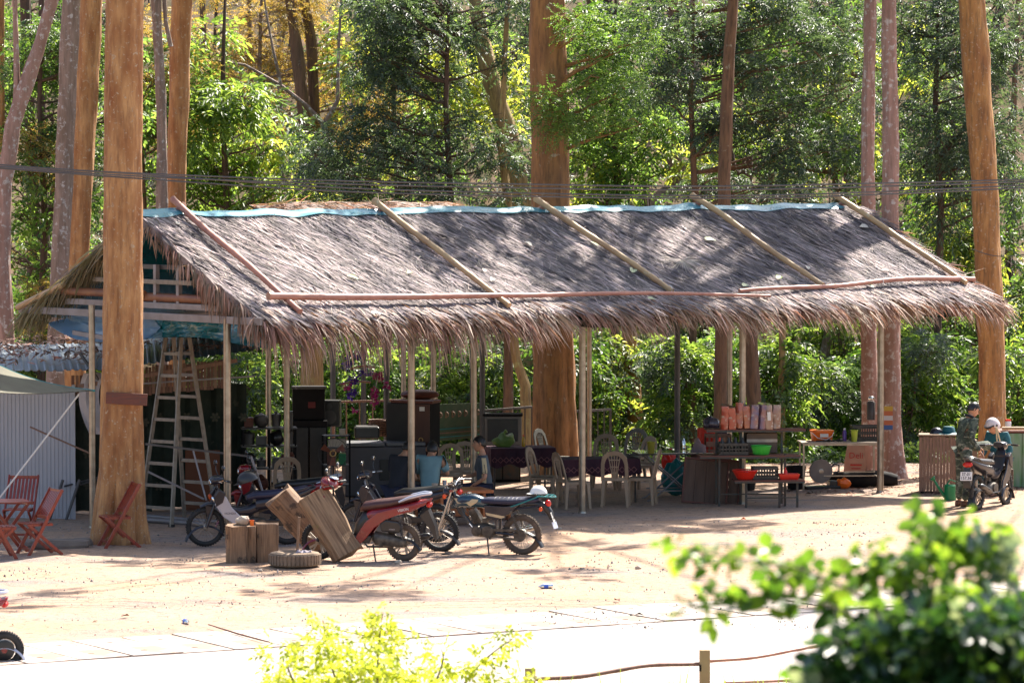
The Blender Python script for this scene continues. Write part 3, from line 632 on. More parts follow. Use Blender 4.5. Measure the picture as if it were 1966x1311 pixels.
cane(roof_pt(solve_u(514, 0.85), 0.85, 0, 0.24), roof_pt(solve_u(1482, 0.93), 0.92, 0, 0.2), 0.055, 0.022, M['bamboo'], pv, seed=12, wob=0.1)
cane(roof_pt(solve_u(1420, 0.87), 0.87, 0, 0.19), roof_pt(solve_u(1872, 0.82), 0.82, 0, 0.22), 0.03, 0.045, M['bamboo'], pv, seed=15, wob=0.10)
mb = MB()
for uu in (1.6, 5.2, 8.4, 11.9, 13.1):
    q = roof_pt(uu, 0.84, 0, 0.2); mb.torus(0.06, 0.006, 12, 6, tuple(q), 'x')
mb.build('rope_tie', M['rope'], pv, smooth=True)
# flat fallen leaves on the roof
lf_m = [mat('pale fallen leaf', (0.42, 0.44, 0.27), rough=0.6), mat('dry whitish leaf', (0.52, 0.46, 0.4), rough=0.7), mat('green fallen leaf', (0.2, 0.25, 0.05), rough=0.5)]
def round_leaf(r, m):
    mb = MB(); n = 10; V = [(0, 0, 0.008)]
    for j in range(n): a = 2 * math.pi * j / n; k = r * (1.25 if j == 0 else 1 if j not in (5,) else 0.75); V.append((k * math.cos(a), k * 0.72 * math.sin(a), 0.012 + 0.25 * r * math.sin(a) ** 2 + rnd.uniform(0, 0.01)))
    mb.add(V, [(0, j + 1, (j + 1) % n + 1) for j in range(n)]); return mb.build('fallen_leaf', m, smooth=True)
leaf_src = [round_leaf(0.09, lf_m[0]), round_leaf(0.08, lf_m[1]), round_leaf(0.09, lf_m[2])]
spots_ = [(675, 535, 2, 1), (1362, 463, 0, 1.2), (1250, 575, 0, .8), (1215, 522, 0, 1), (1013, 470, 1, .9), (1430, 548, 0, .9), (1265, 540, 1, 1), (945, 538, 1, .8), (1142, 468, 2, .8), (786, 523, 2, .7), (720, 602, 1, 1), (1660, 437, 1, 1.2), (1780, 530, 2, .7), (1672, 550, 0, .7), (870, 508, 1, .9), (880, 560, 0, .7), (585, 572, 2, .8), (340, 428, 1, .7), (1550, 515, 1, .8), (1700, 520, 1, .8), (1495, 535, 2, .9), (930, 520, 1, .7)]
first = [True] * 3
for k, (px, py, kd, s_) in enumerate(spots_):
    o_ = leaf_src[kd] if first[kd] else leaf_src[kd].copy()
    if not first[kd]: COL.objects.link(o_)
    first[kd] = False
    best = None; u_ = None
    for tt in np.linspace(0, 1, 60):
        uu = solve_u(px, tt, TH0 + 0.04); q = roof_pt(uu, tt, 0, TH0 + 0.04); wq = pw(q.x, q.y, q.z); d = wq - Vector((0, 0, CAMH))
        dep = d.y * math.cos(TH) - d.z * math.sin(TH); yy = 655.5 - F * (d.y * math.sin(TH) + d.z * math.cos(TH)) / dep
        if best is None or abs(yy - py) < best[0]: best = (abs(yy - py), wq)
    o_.location = best[1]; nn = Vector((PVv.x * NOR[1], PVv.y * NOR[1], NOR[2]))
    o_.rotation_euler = (nn.to_track_quat('Z', 'Y').to_matrix() @ Matrix.Rotation(rnd.uniform(0, 6.28), 3, 'Z')).to_euler(); o_.scale = (s_, s_, s_)
    nm_ = ['pale green', 'dry whitish', 'dark green'][kd]
    sg = sum(px > xa + (py - 400) * (xb - xa) / 190 for xa, xb, _ in RAFT)
    tag(o_, nm_ + (' big' if s_ > .95 else ' small') + ' leaf on the ' + ('upper' if py < 480 else 'middle' if py < 530 else 'lower') + ' thatch ' + ['left of the first bamboo pole', 'between first and second bamboo poles', 'between second and third bamboo poles', 'between third and fourth bamboo poles', 'between fourth and fifth bamboo poles', 'right of the fifth bamboo pole'][sg], 'leaf', 'fallen leaves on the thatch roof')
n = 34; ux = np.array([1.0, 0, 0]); S_ = nrm(np.cross(D, NOR + rng.normal(0, 0.3, (n, 3))))
fo = thing('fan_palm_leaf', 'pale dry fan palm leaf spread open on the thatch roof', 'leaf', pw(*fan0), PANG)
ribbons(np.zeros((n, 3)), D + NOR * 0.05, S_, rng.uniform(0.35, 0.55, n), np.full(n, 0.014), np.full(n, 0.1), 'leaflet', m_pale, fo, segs=3)
fo.children[0]['kind'] = 'stuff'
# second thatched roof, its ridge just showing behind
q0 = at(535, 402, 77); q1 = at(800, 396, 78.5)
rf = thing('rear_thatched_roof', 'second thatched roof whose ridge just shows behind the long roof', 'roof', (q0.x, q0.y, 0), math.degrees(math.atan2(q1.y - q0.y, q1.x - q0.x)))
Lr = (q1 - q0).length; mb = MB(); zr = 4.78
V = []
for i in range(31):
    x = -0.6 + (Lr + 1.4) * i / 30; e = 0.0 if 0 < i < 30 else -0.35
    for y, z in ((-2.2, -1.1), (-1.1, -0.55), (0, 0.0), (1.1, -0.55), (2.2, -1.1), (2.2, -1.22), (0, -0.14), (-2.2, -1.22)): V.append((x, y, zr + z + e + 0.05 * noise.noise(Vector((x * 1.4, y, 0)))))
mb.add(V, [(i * 8 + j, i * 8 + (j + 1) % 8, (i + 1) * 8 + (j + 1) % 8, (i + 1) * 8 + j) for i in range(30) for j in range(8)] + [tuple(range(8)), tuple(240 + j for j in range(8))])
mb.build('thatch_slope', m_thatch, rf, smooth=True)
n = 900; P = np.stack([rng.uniform(-0.6, Lr + 0.7, n), rng.uniform(-0.6, 0.3, n), np.full(n, zr)], 1); P[:, 2] -= np.abs(P[:, 1]) * 0.5 - 0.04
D = np.stack([rng.normal(0.9, 0.5, n), rng.normal(-0.5, 0.4, n), rng.normal(0.0, 0.16, n)], 1); S = nrm(np.cross(D, np.array([0, 0, 1]) + rng.normal(0, .4, (n, 3))))
ribbons(P, D, S, rng.uniform(0.2, 0.5, n), rng.uniform(0.012, 0.03, n), rng.uniform(0.1, 0.5, n), 'ridge_thatch', m_frond, rf, segs=3)
mb = MB()
for x, y in ((0, -2), (Lr, -2), (0, 2), (Lr, 2)): mb = MB(); mb.lathe([(0.05, 0), (0.05, zr - 1.1)], 10, (x, y, 0)); mb.build('post', M['steel_dark'], rf, smooth=True)
# ------------------------------------------------------------------ trees
def bark(name, c1, c2, lich=(0.5, 0.47, 0.4), lt=0.62, ls=6.0, dark=(0.09, 0.05, 0.03)):
    m = mat(name, c1, c2, scale=2.6, stretch=(2.2, 2.2, 0.7), rough=0.88, bump=0.03, bscale=9, spots=lich, spot_scale=ls, spot_t=lt, detail=8)
    N = m.node_tree.nodes; L = m.node_tree.links; p = N['Principled BSDF']; src = p.inputs['Base Color'].links[0].from_socket
    tc = N.new('ShaderNodeTexCoord'); mp = N.new('ShaderNodeMapping'); mp.inputs['Scale'].default_value = (13, 13, 1.6); L.new(tc.outputs['Object'], mp.inputs[0])
    n = N.new('ShaderNodeTexNoise'); n.inputs['Scale'].default_value = 1.6; n.inputs['Detail'].default_value = 9; n.inputs['Roughness'].default_value = 0.7; L.new(mp.outputs[0], n.inputs['Vector'])
    r = N.new('ShaderNodeValToRGB'); r.color_ramp.elements[0].position = 0.47; r.color_ramp.elements[1].position = 0.72; L.new(n.outputs[0], r.inputs[0])
    mx = N.new('ShaderNodeMix'); mx.data_type = 'RGBA'; L.new(r.outputs[0], mx.inputs[0]); L.new(src, mx.inputs[6]); mx.inputs[7].default_value = (*dark, 1)
    L.new(mx.outputs[2], p.inputs['Base Color']); return m
BK = dict(orange=bark('orange brown bark', (0.25, 0.09, 0.028), (0.52, 0.28, 0.115), (0.44, 0.33, 0.22), 0.585, 19, (0.2, 0.09, 0.04)),
          ginger=bark('ginger bark', (0.45, 0.235, 0.08), (0.24, 0.10, 0.035), (0.42, 0.32, 0.22), 0.585, 17, (0.10, 0.06, 0.03)),
          brown2=bark('ribbed ginger brown bark', (0.36, 0.17, 0.06), (0.22, 0.10, 0.04), (0.42, 0.33, 0.22), 0.62, 8, (0.08, 0.04, 0.02)),
          pink=bark('pinkish grey bark', (0.36, 0.22, 0.18), (0.24, 0.13, 0.10), (0.46, 0.40, 0.37), 0.55, 10, (0.2, 0.12, 0.09)),
          grey=bark('grey bark', (0.30, 0.21, 0.17), (0.18, 0.12, 0.09), (0.44, 0.40, 0.38), 0.56, 11, (0.13, 0.09, 0.07)),
          brown=bark('brown bark', (0.2, 0.11, 0.06), (0.12, 0.065, 0.04), (0.3, 0.25, 0.18), 0.64, 6, (0.05, 0.03, 0.02)),
          dark=bark('dark bark', (0.11, 0.065, 0.045), (0.07, 0.04, 0.03), (0.2, 0.16, 0.12), 0.66, 6, (0.03, 0.02, 0.015)),
          yellow=bark('yellowish mossy bark', (0.40, 0.28, 0.12), (0.28, 0.18, 0.08), (0.4, 0.36, 0.14), 0.58, 4, (0.12, 0.08, 0.04)))
def trunk_mesh(parent, path, rad, m, name='trunk', flute=0.0, nfl=5, n=28, seed=1, flare=0.0, step=0.12, rough=0.03):
    """path: list of local points bottom->top, rad: radii there"""
    pts = []; rs = []
    for i in range(len(path) - 1):
        a, b_ = Vector(path[i]), Vector(path[i + 1]); k = max(1, int((b_ - a).length / step))
        for j in range(k): t = j / k; pts.append(a.lerp(b_, t)); rs.append(rad[i] + (rad[i + 1] - rad[i]) * t)
    pts.append(Vector(path[-1])); rs.append(rad[-1])
    V = []; nn = len(pts)
    for i, p in enumerate(pts):
        d = (pts[min(i + 1, nn - 1)] - pts[max(i - 1, 0)]).normalized(); a = Vector((1, 0, 0)); a = (a - d * a.dot(d)).normalized(); b2 = d.cross(a)
        hgt = p.z - pts[0].z
        for j in range(n):
            t = 2 * math.pi * j / n
            fl = flute * (0.5 if hgt > 4.5 else 0.5 + 1.6 * (1 - hgt / 4.5)) * (abs(math.sin(t * nfl / 2 + seed + 0.3 * math.sin(hgt * 0.7))) ** 0.42 - 0.75)
            fr = flare * math.exp(-hgt / 0.35) * (0.6 + 0.8 * max(0, math.sin(t * nfl / 2 + seed)) )
            nz_ = rough * noise.noise(Vector((math.cos(t) * 2, math.sin(t) * 2, hgt * 1.1 + seed * 7))) + rough * 0.5 * noise.noise(Vector((math.cos(t) * 5, math.sin(t) * 5, hgt * 3.1 + seed * 3)))
            r = rs[i] * (1 + fl + fr) + nz_ * (0.3 + rs[i])
            V.append(p + a * (r * math.cos(t)) + b2 * (r * math.sin(t)))
    Fl = [(i * n + j, i * n + (j + 1) % n, (i + 1) * n + (j + 1) % n, (i + 1) * n + j) for i in range(nn - 1) for j in range(n)]
    mb = MB(); mb.add(V, Fl); mb.add([V[-n + j] for j in range(n)], [tuple(range(n))]); return mb.build(name, m, parent, smooth=True)

# ---- foliage: many leaf-sized faces set along twigs
KIND = {  # twig length, leaves per twig, leaf length, width ratio, angle, droop
    'broad': (0.45, 9, 0.17, 0.36, 55, 0.45), 'pinnate': (0.34, 14, 0.105, 0.30, 62, 0.35), 'feather': (0.30, 14, 0.060, 0.40, 70, 0.25),
    'oval': (0.34, 8, 0.12, 0.5, 55, 0.3), 'canopy': (0.6, 9, 0.3, 0.45, 55, 0.3), 'bamboo': (0.4, 8, 0.2, 0.13, 35, 0.8)}
def leafy(clumps, kind, rs, dens=1.0, flat=0.35, lscale=1.0):
    Lt, K, Ll, Wr, A, dr = KIND[kind]; VV = []
    for c, r, ntw in clumps:
        m_ = max(4, int(ntw * dens)); q = rs.normal(0, 1, (m_, 3)); q /= np.linalg.norm(q, axis=1, keepdims=True); rr = rs.rand(m_, 1) ** 0.45
        pos = np.array(c)[None] + q * rr * np.array(r)[None]
        d = q * np.array([1, 1, 0.5]) + rs.normal(0, 0.45, (m_, 3)) + np.array([0, 0, -0.15]); d /= np.linalg.norm(d, axis=1, keepdims=True)
        up = np.array([0, 0, 1.0]) + rs.normal(0, flat, (m_, 3)); s = np.cross(d, up); s /= np.linalg.norm(s, axis=1, keepdims=True); nn_ = np.cross(s, d)
        for k in range(K):
            t = (k + 0.6) / K; sg = -1.0 if k % 2 else 1.0
            b_ = pos + d * Lt * t + np.array([0, 0, -1]) * (dr * Lt * t * t)
            ca, sa = math.cos(R(A)), math.sin(R(A)); dd = d * ca + s * sa * sg + np.array([0, 0, -1]) * (dr * (0.4 + t)) * 0.8 + rs.normal(0, 0.16, (m_, 3))
            if k == K - 1: dd = d + np.array([0, 0, -dr])
            dd /= np.linalg.norm(dd, axis=1, keepdims=True); Lk = Ll * lscale * (0.7 + 0.6 * rs.rand(m_, 1)) * (1 - 0.35 * abs(t - 0.5))
            nk = nn_ + rs.normal(0, 0.3, (m_, 3)); wv = np.cross(dd, nk); wv /= np.linalg.norm(wv, axis=1, keepdims=True); nk = np.cross(wv, dd)
            W = Lk * Wr * 0.5; tip = b_ + dd * Lk - np.array([0, 0, 1]) * Lk * 0.12
            VV.append(np.stack([b_, b_ + dd * Lk * 0.32 + wv * W + nk * W * 0.35, b_ + dd * Lk * 0.68 + wv * W * 0.85 + nk * W * 0.3, tip, b_ + dd * Lk * 0.68 - wv * W * 0.85 + nk * W * 0.3, b_ + dd * Lk * 0.32 - wv * W + nk * W * 0.35], 1))
    V = np.concatenate(VV, 0); n = len(V); base = (np.arange(n) * 6)[:, None, None]
    return V.reshape(-1, 3), (base + np.array([[0, 1, 2, 3], [0, 3, 4, 5]])[None]).reshape(-1, 4)
LM = dict(
    broad=mat('bright green leaves', (0.06, 0.12, 0.025), (0.085, 0.15, 0.02), scale=0.5, rough=0.42, island=0.5, trans=(0.29, 0.45, 0.06), tw=0.5, spec=0.6),
    oval=mat('fresh green leaves', (0.045, 0.11, 0.02), (0.08, 0.15, 0.03), scale=0.6, rough=0.45, island=0.5, trans=(0.26, 0.44, 0.07), tw=0.5, spec=0.6),
    pinnate=mat('dark blue green leaves', (0.05, 0.075, 0.06), (0.08, 0.11, 0.085), scale=0.6, rough=0.46, island=0.5, trans=(0.12, 0.2, 0.06), tw=0.38, spec=0.6),
    feather=mat('yellow green feathery leaves', (0.15, 0.15, 0.035), (0.24, 0.15, 0.04), scale=0.5, rough=0.5, island=0.4, trans=(0.58, 0.42, 0.07), tw=0.42),
    feather_g=mat('mid green feathery leaves', (0.07, 0.13, 0.03), (0.1, 0.16, 0.035), scale=0.7, rough=0.5, island=0.35, trans=(0.22, 0.4, 0.05), tw=0.42),
    yellow=mat('backlit yellow green leaves', (0.13, 0.17, 0.03), (0.2, 0.2, 0.04), scale=0.8, rough=0.45, island=0.4, trans=(0.58, 0.66, 0.08), tw=0.55),  # the glow of backlight is put into this leaf colour
    mid=mat('mid green leaves', (0.065, 0.105, 0.045), (0.095, 0.14, 0.055), scale=0.8, rough=0.45, island=0.5, trans=(0.14, 0.28, 0.03), tw=0.42, spec=0.6),
    rusty=mat('rusty dry leaves', (0.25, 0.15, 0.08), (0.3, 0.2, 0.1), scale=0.8, rough=0.7, island=0.4, trans=(0.5, 0.32, 0.13), tw=0.4))
MARK = [(-300, 'past the left edge of the awning'), (-5, 'above the awning at the left edge'), (60, 'behind the leaf strewn shed roof'), (150, 'behind the thickest trunk'), (230, 'hidden by the thickest trunk'), (330, 'behind the step ladder'), (400, 'behind the left gable posts'), (470, 'above the dark cloth wall'), (540, 'over the crowded shelf unit'), (620, 'right of the black cabinet'), (690, 'behind the purple garland'), (760, 'above the wardrobe'), (830, 'above the green mat'), (900, 'above the man in grey'), (960, 'left of the ribbed trunk'), (1040, 'behind the ribbed trunk'), (1120, 'behind the shiny middle post'), (1180, 'at the end of the dark railing'), (1240, 'above the yellow cup'), (1310, 'behind the glass table'), (1370, 'above the red bin'), (1440, 'behind the wrapped packages'), (1510, 'right of the wrapped packages'), (1570, 'above the orange tub'), (1640, 'above the black crate'), (1700, 'behind the two pinkish trunks'), (1750, 'right of the striped flag'), (1790, 'above the bamboo bin'), (1850, 'behind the man in camouflage'), (1900, 'behind the large right trunk'), (1950, 'above the green counter'), (2010, 'at the right edge of the picture')]
def mark(px): return min(MARK, key=lambda m: abs(m[0] - px))[1]
tree_no = [0]
def limbs(parent, trunk_pts, trunk_r, cl, m, r0=0.045, name='limb'):
    for c, r, n_ in cl:
        c = Vector(c); k = min(range(len(trunk_pts)), key=lambda i: (Vector(trunk_pts[i]) - c).length + (0.6 * max(0, trunk_pts[i][2] - c.z + 0.5)))
        a = Vector(trunk_pts[k]); mid = a.lerp(c, 0.5) + Vector((rnd.uniform(-.2, .2), rnd.uniform(-.2, .2), rnd.uniform(-0.25, 0.1))); pts = []
        for i in range(7): t = i / 6; pts.append(a * (1 - t) ** 2 + mid * 2 * t * (1 - t) + c * t * t + Vector((rnd.uniform(-.03, .03),) * 3))
        mb = MB(); mb.tube(pts, [max(0.008, r0 * (1 - 0.8 * i / 6)) for i in range(7)], 6)
        for q in range(5):
            e = pts[rnd.choice([3, 4, 5, 6])]; f = e + Vector((rnd.uniform(-1, 1) * r[0], rnd.uniform(-1, 1) * r[1], rnd.uniform(-.7, .8) * r[2])) * 0.9
            mb.tube([e, e.lerp(f, 0.5) + Vector((0, 0, 0.08)), f], [0.014, 0.009, 0.004], 4, cap=False)
        mb.build(name, m, parent, smooth=True)
def tree(name, label, cat, group, pxpath, D, wpx, bk, crown=None, base_py=None, flute=0.0, nfl=5, flare=0.0, seed=1, top=None, n=28, step=0.12, forks=(), limb_r=0.045, rough=0.06):
    """pxpath: [(px,py)...] from the lowest seen point up; wpx: widths there. Extended down to the ground and up to `top` metres."""
    W = [at(px, py, D) for px, py in pxpath]; s = F / D; rad = [w_ / s / 2 for w_ in wpx]
    bx = W[0].x + ((W[0].x - W[1].x) / (W[0].z - W[1].z)) * (gz(W[0].x, D) - W[0].z) * 0.7 if W[0].z > gz(W[0].x, D) + 0.1 else W[0].x
    b0 = Vector((bx, D, gz(bx, D) - 0.05)); t = thing(name, label, cat, b0, 0, group)
    pts = [Vector((0, 0, -0.12))] + [q - b0 for q in W if q.z > b0.z + 0.15]; rr = [rad[0] * 1.12] + rad[len(rad) - len(pts) + 1:]
    if len(pts) < 3: pts += [Vector((0.05, 0, pts[-1].z + 1.2)), Vector((0, 0, pts[-1].z + 3.0))]; rr += [rad[-1], rad[-1] * 0.6]
    if top:
        d = (W[-1] - W[-2]); d /= d.z; p2 = W[-1] + d * (top - W[-1].z) * 0.7; p2.z = max(top, b0.z + pts[-1].z + 1.5); pts.append(p2 - b0); rr.append(rad[-1] * 0.55)
    trunk_mesh(t, pts, rr, BK[bk], flute=flute, nfl=nfl, flare=flare, seed=seed, n=n, step=step, rough=rough)
    for f in forks:
        fw = [at(px, py, D + 0.05) - b0 for px, py in f[0]]; fr = [w_ / s / 2 for w_ in f[1]]
        trunk_mesh(t, fw, fr, BK[bk], 'limb', n=14, seed=seed + 3, step=0.2, rough=rough * 0.7)
    if crown:
        allc = []
        for kind, mk, cl, dens in crown:
            rs = np.random.RandomState(seed * 13 + len(cl)); L_ = []
            for (px, py, dd, rx, rz, nt_) in cl: c = at(px, py, D + dd) - b0; L_.append((tuple(c), (rx, rx * 0.8, rz), nt_))
            V, Fq = leafy(L_, kind, rs, dens); np_mesh('crown', V, Fq, LM[mk], t); allc += L_
        k = len(pts); tp = [pts[0].lerp(pts[1], 0.5)] + [pts[i].lerp(pts[i + 1], j / 6) for i in range(k - 1) for j in range(7)]
        tp = [q for q in tp if q.z > 1.2] or tp
        limbs(t, [tuple(q) for q in tp], 0, allc, BK[bk], limb_r)
    return t
def over(D, px, n, z0, z1, spread, sz, seed, nt_=26):   # unseen crown clumps above the frame, placed to throw dappled shade
    r_ = random.Random(seed); out = []
    X0 = (px - 983) / F * D
    for k in range(n):
        x = X0 + r_.uniform(-spread, spread); y = D + r_.uniform(-spread, spread); z = r_.uniform(z0, z1); s = r_.uniform(0.6, 1.0) * sz
        out.append(((x, y, z), (s, s, s * 0.55), nt_))
    return out
def add_over(t, cl, seed, kind='canopy', mk='oval', top_pt=None):
    b0 = Vector(t.location); L_ = [(tuple(Vector(c) - b0), r, n_) for c, r, n_ in cl]
    V, Fq = leafy(L_, kind, np.random.RandomState(seed)); np_mesh('crown', V, Fq, LM[mk], t)
    tz = max(c[2] for c, r, n_ in L_); tr = [ch for ch in t.children if ch.name.startswith('trunk')][0]
    zs = [v.co for v in tr.data.vertices]; zm = max(v.z for v in zs); tops = [v for v in zs if v.z > zm - 0.3]; tp = sum(tops, Vector()) / len(tops)
    limbs(t, [tuple(tp * 1.0), tuple(tp * 0.9)], 0, L_, tr.data.materials[0], 0.06)

T1 = tree('tall_tree', 'thickest orange barked trunk standing in front of the pavilion gable with a board nailed on', 'tree', 'tall straight trunks', [(228, 1035), (232, 900), (236, 700), (236, 400), (239, 0)], 62.4, [88, 84, 76, 72, 70], 'orange', flute=0.2, nfl=6, flare=0.25, seed=2, top=15, n=64, rough=0.045)
mb = MB(); mb.box((0, 0, 0), (0.60, 0.03, 0.17), (0, 3, 0)); bd = mb.build('nailed_board', M['wood_board'], T1, bevel=0.004)
q = at(247, 763, 62.4) - Vector(T1.location); bd.location = (q.x, q.y - 0.335, q.z)
mb = MB(); [mb.lathe([(0.008, 0), (0.006, 0.006)], 8, (x, -0.017, z), 'y') for x in (-0.2, 0.2) for z in (-0.04, 0.04)]; mb.build('nail_head', M['steel_dark'], bd)
T2 = tree('tall_tree', 'orange trunk just left of the thickest trunk, with a dark crack down it', 'tree', 'tall straight trunks', [(150, 480), (160, 300), (168, 150), (176, 0)], 76, [42, 41, 43, 44], 'orange', flute=0.05, seed=4, top=16)
T3 = tree('tall_tree', 'greyish brown trunk with pale lichen beside the cracked orange trunk', 'tree', 'tall straight trunks', [(114, 520), (122, 380), (128, 200), (137, 0)], 74, [34, 34, 35, 34], 'grey', flute=0.07, nfl=4, seed=5, top=16)
T4 = tree('leaning_tree', 'leaning pale grey trunk that forks at the far left of the picture', 'tree', 'tall straight trunks', [(14, 660), (6, 500), (10, 350), (25, 240), (50, 165), (78, 80), (100, 0)], 72, [28, 27, 28, 30, 30, 24, 24], 'pink', seed=6, forks=(([(30, 235), (33, 160), (30, 60), (27, -40)], [14, 12, 10, 10]),), top=14)
T5 = tree('tall_tree', 'straight orange trunk rising behind the left end of the roof ridge', 'tree', 'tall straight trunks', [(338, 400), (341, 250), (345, 120), (350, 0)], 77, [36, 37, 39, 40], 'orange', seed=7, top=17)
T6 = tree('tall_tree', 'thin pale grey trunk with lichen touching the orange one behind the ridge', 'tree', 'tall straight trunks', [(311, 400), (310, 200), (303, 80), (300, 0)], 76, [21, 19, 18, 18], 'grey', seed=8, top=15, forks=(([(328, 90), (318, 40), (313, -40)], [9, 8, 8]),))
T7 = tree('tall_tree', 'brown trunk leaning beside its twin among yellow leaves', 'tree', 'brown trunks in the forest', [(592, 290), (580, 180), (568, 80), (556, 0)], 92, [30, 26, 22, 18], 'brown', seed=9, top=16)
T7b = tree('tall_tree', 'slimmer upright twin of the leaning brown trunk among yellow leaves', 'tree', 'brown trunks in the forest', [(606, 280), (602, 160), (598, 80), (585, 0)], 92.4, [20, 20, 20, 18], 'brown', seed=10, top=16)
T8 = tree('tall_tree', 'massive ribbed orange trunk rising behind the middle of the roof', 'tree', 'tall straight trunks', [(1066, 880), (1064, 740), (1060, 600), (1057, 395), (1054, 200), (1050, 0)], 75.5, [86, 80, 74, 74, 70, 68], 'brown2', flute=0.11, nfl=8, flare=0.12, seed=3, top=17, n=48,
          crown=[('feather', 'feather_g', [(1120, 60, -.6, .5, .25, 50), (1190, 100, -.7, .5, .28, 60), (1150, 150, -.7, .5, .25, 60), (1060, 180, -.9, .4, .22, 50), (1200, 170, -.6, .45, .25, 60), (1090, 215, -.9, .45, .25, 70), (1040, 205, -.9, .3, .2, 40), (1080, 245, -.9, .4, .18, 60), (1140, 225, -.7, .45, .2, 60), (1230, 80, -.4, .6, .2, 50), (1110, 30, -.8, .5, .12, 40), (1230, 240, -.4, .5, .15, 50)], 1.15)])
T9 = tree('leaning_tree', 'leaning brown trunk with yellow lit edges left of the massive trunk', 'tree', 'brown trunks in the forest', [(1000, 390), (985, 280), (950, 180), (925, 80), (912, 0)], 86, [40, 32, 34, 32, 24], 'yellow', flute=0.12, seed=12, top=14)
T9b = tree('tall_tree', 'slender split trunk with a bright edge between the leaning and massive trunks', 'tree', 'brown trunks in the forest', [(962, 640), (975, 380), (960, 260), (968, 140)], 84, [20, 16, 14, 10], 'yellow', seed=13, top=12)
T10 = tree('tall_tree', 'brown trunk half hidden by dark leaves behind the right half of the roof', 'tree', 'brown trunks in the forest', [(1383, 800), (1386, 600), (1389, 395), (1394, 250), (1399, 120), (1408, 0)], 80, [28, 25, 24, 24, 22, 20], 'brown', seed=14, top=15)
T11 = tree('tall_tree', 'left of the two slim pinkish trunks behind the right end of the roof', 'tree', 'tall straight trunks', [(1672, 900), (1668, 640), (1666, 395), (1667, 200), (1671, 0)], 75.6, [34, 30, 26, 25, 22], 'pink', flute=0.04, flare=0.4, seed=15, top=16)
T12 = tree('tall_tree', 'right of the two slim pinkish trunks, spreading into roots beside the end post', 'tree', 'tall straight trunks', [(1716, 915), (1713, 800), (1712, 640), (1710, 415), (1709, 200), (1706, 0)], 74.8, [40, 34, 32, 31, 30, 28], 'pink', flute=0.05, flare=0.7, nfl=4, seed=16, top=16)
T13 = tree('tall_tree', 'large leaning orange brown trunk at the right beyond the motorcyclists', 'tree', 'tall straight trunks', [(1908, 900), (1906, 800), (1901, 600), (1889, 330), (1875, 130), (1864, 0)], 77, [56, 50, 52, 50, 52, 50], 'ginger', flute=0.06, flare=0.12, seed=17, top=16, n=40)
T14 = tree('tall_tree', 'stout yellowish trunk seen under the eave above the stacked black boxes', 'tree', 'brown trunks in the forest', [(600, 800), (598, 640), (595, 420)], 79, [44, 40, 36], 'yellow', seed=18, flute=0.05, crown=None)
T15 = tree('tall_tree', 'thin straight trunk beyond the railing, left of the ribbed trunk base', 'tree', 'brown trunks in the forest', [(975, 850), (976, 640), (977, 420)], 80, [19, 17, 14], 'brown', seed=19)
T15b = tree('leaning_tree', 'crooked trunk leaning against the ribbed trunk base under the eave', 'tree', 'brown trunks in the forest', [(1012, 850), (1008, 740), (992, 690), (985, 640), (975, 500)], 79, [22, 20, 16, 14, 12], 'yellow', seed=20)
T16 = tree('tall_tree', 'brown trunk seen under the eave behind the wrapped packages', 'tree', 'brown trunks in the forest', [(1448, 800), (1440, 640), (1434, 400)], 81, [28, 26, 22], 'brown', seed=21, flute=0.08)
T17 = tree('tall_tree', 'thin yellowish trunk under the eave right of the wrapped packages', 'tree', 'brown trunks in the forest', [(1499, 850), (1502, 640), (1503, 400)], 82, [14, 13, 12], 'yellow', seed=22)
T18 = tree('tall_tree', 'blotchy orange trunk among bright shrubs in the middle of the opening', 'tree', 'brown trunks in the forest', [(1222, 840), (1214, 740), (1208, 640), (1205, 400)], 84, [30, 30, 26, 22], 'ginger', seed=23)
T19 = tree('tall_tree', 'pale grey trunk far back right of the packages', 'tree', 'brown trunks in the forest', [(1575, 860), (1582, 740), (1590, 640), (1600, 400)], 90, [22, 20, 16, 14], 'grey', seed=24)
T20 = tree('tall_tree', 'dark trunk forking between the two left grey trunks', 'tree', 'brown trunks in the forest', [(66, 620), (66, 420), (58, 220), (48, 0)], 84, [28, 26, 22, 20], 'dark', seed=25, top=13, forks=(([(72, 480), (95, 420), (105, 340)], [14, 12, 9]),))
T21 = tree('tall_tree', 'dark orange trunk cut by the left edge of the picture', 'tree', 'brown trunks in the forest', [(4, 640), (3, 300), (2, 0)], 82, [12, 12, 12], 'ginger', seed=26, top=13)
T22 = tree('tall_tree', 'slim brown trunk far behind the roof near the middle right', 'tree', 'brown trunks in the forest', [(1296, 390), (1292, 60), (1290, 0)], 98, [26, 24, 22], 'brown', seed=27, top=14)
T23 = tree('tall_tree', 'short dark trunk forking above the ridge right of the brown trunk', 'tree', 'brown trunks in the forest', [(1430, 395), (1432, 340), (1436, 300)], 88, [26, 24, 18], 'dark', seed=28, forks=(([(1432, 345), (1460, 320), (1500, 290), (1530, 285)], [14, 11, 8, 5]), ([(1430, 345), (1410, 325), (1405, 290)], [12, 9, 7])))
T24 = tree('tall_tree', 'thin bare branching tree between yellow leaves and dark foliage', 'tree', 'brown trunks in the forest', [(620, 400), (625, 270), (622, 235)], 88, [12, 12, 10], 'grey', seed=29, forks=(([(622, 240), (648, 195), (650, 100), (655, 0)], [9, 7, 6, 4]), ([(622, 240), (590, 205), (540, 165), (470, 125), (400, 115)], [9, 8, 7, 5, 3]), ([(540, 165), (525, 100), (512, 30), (508, 0)], [5, 5, 4, 3])))
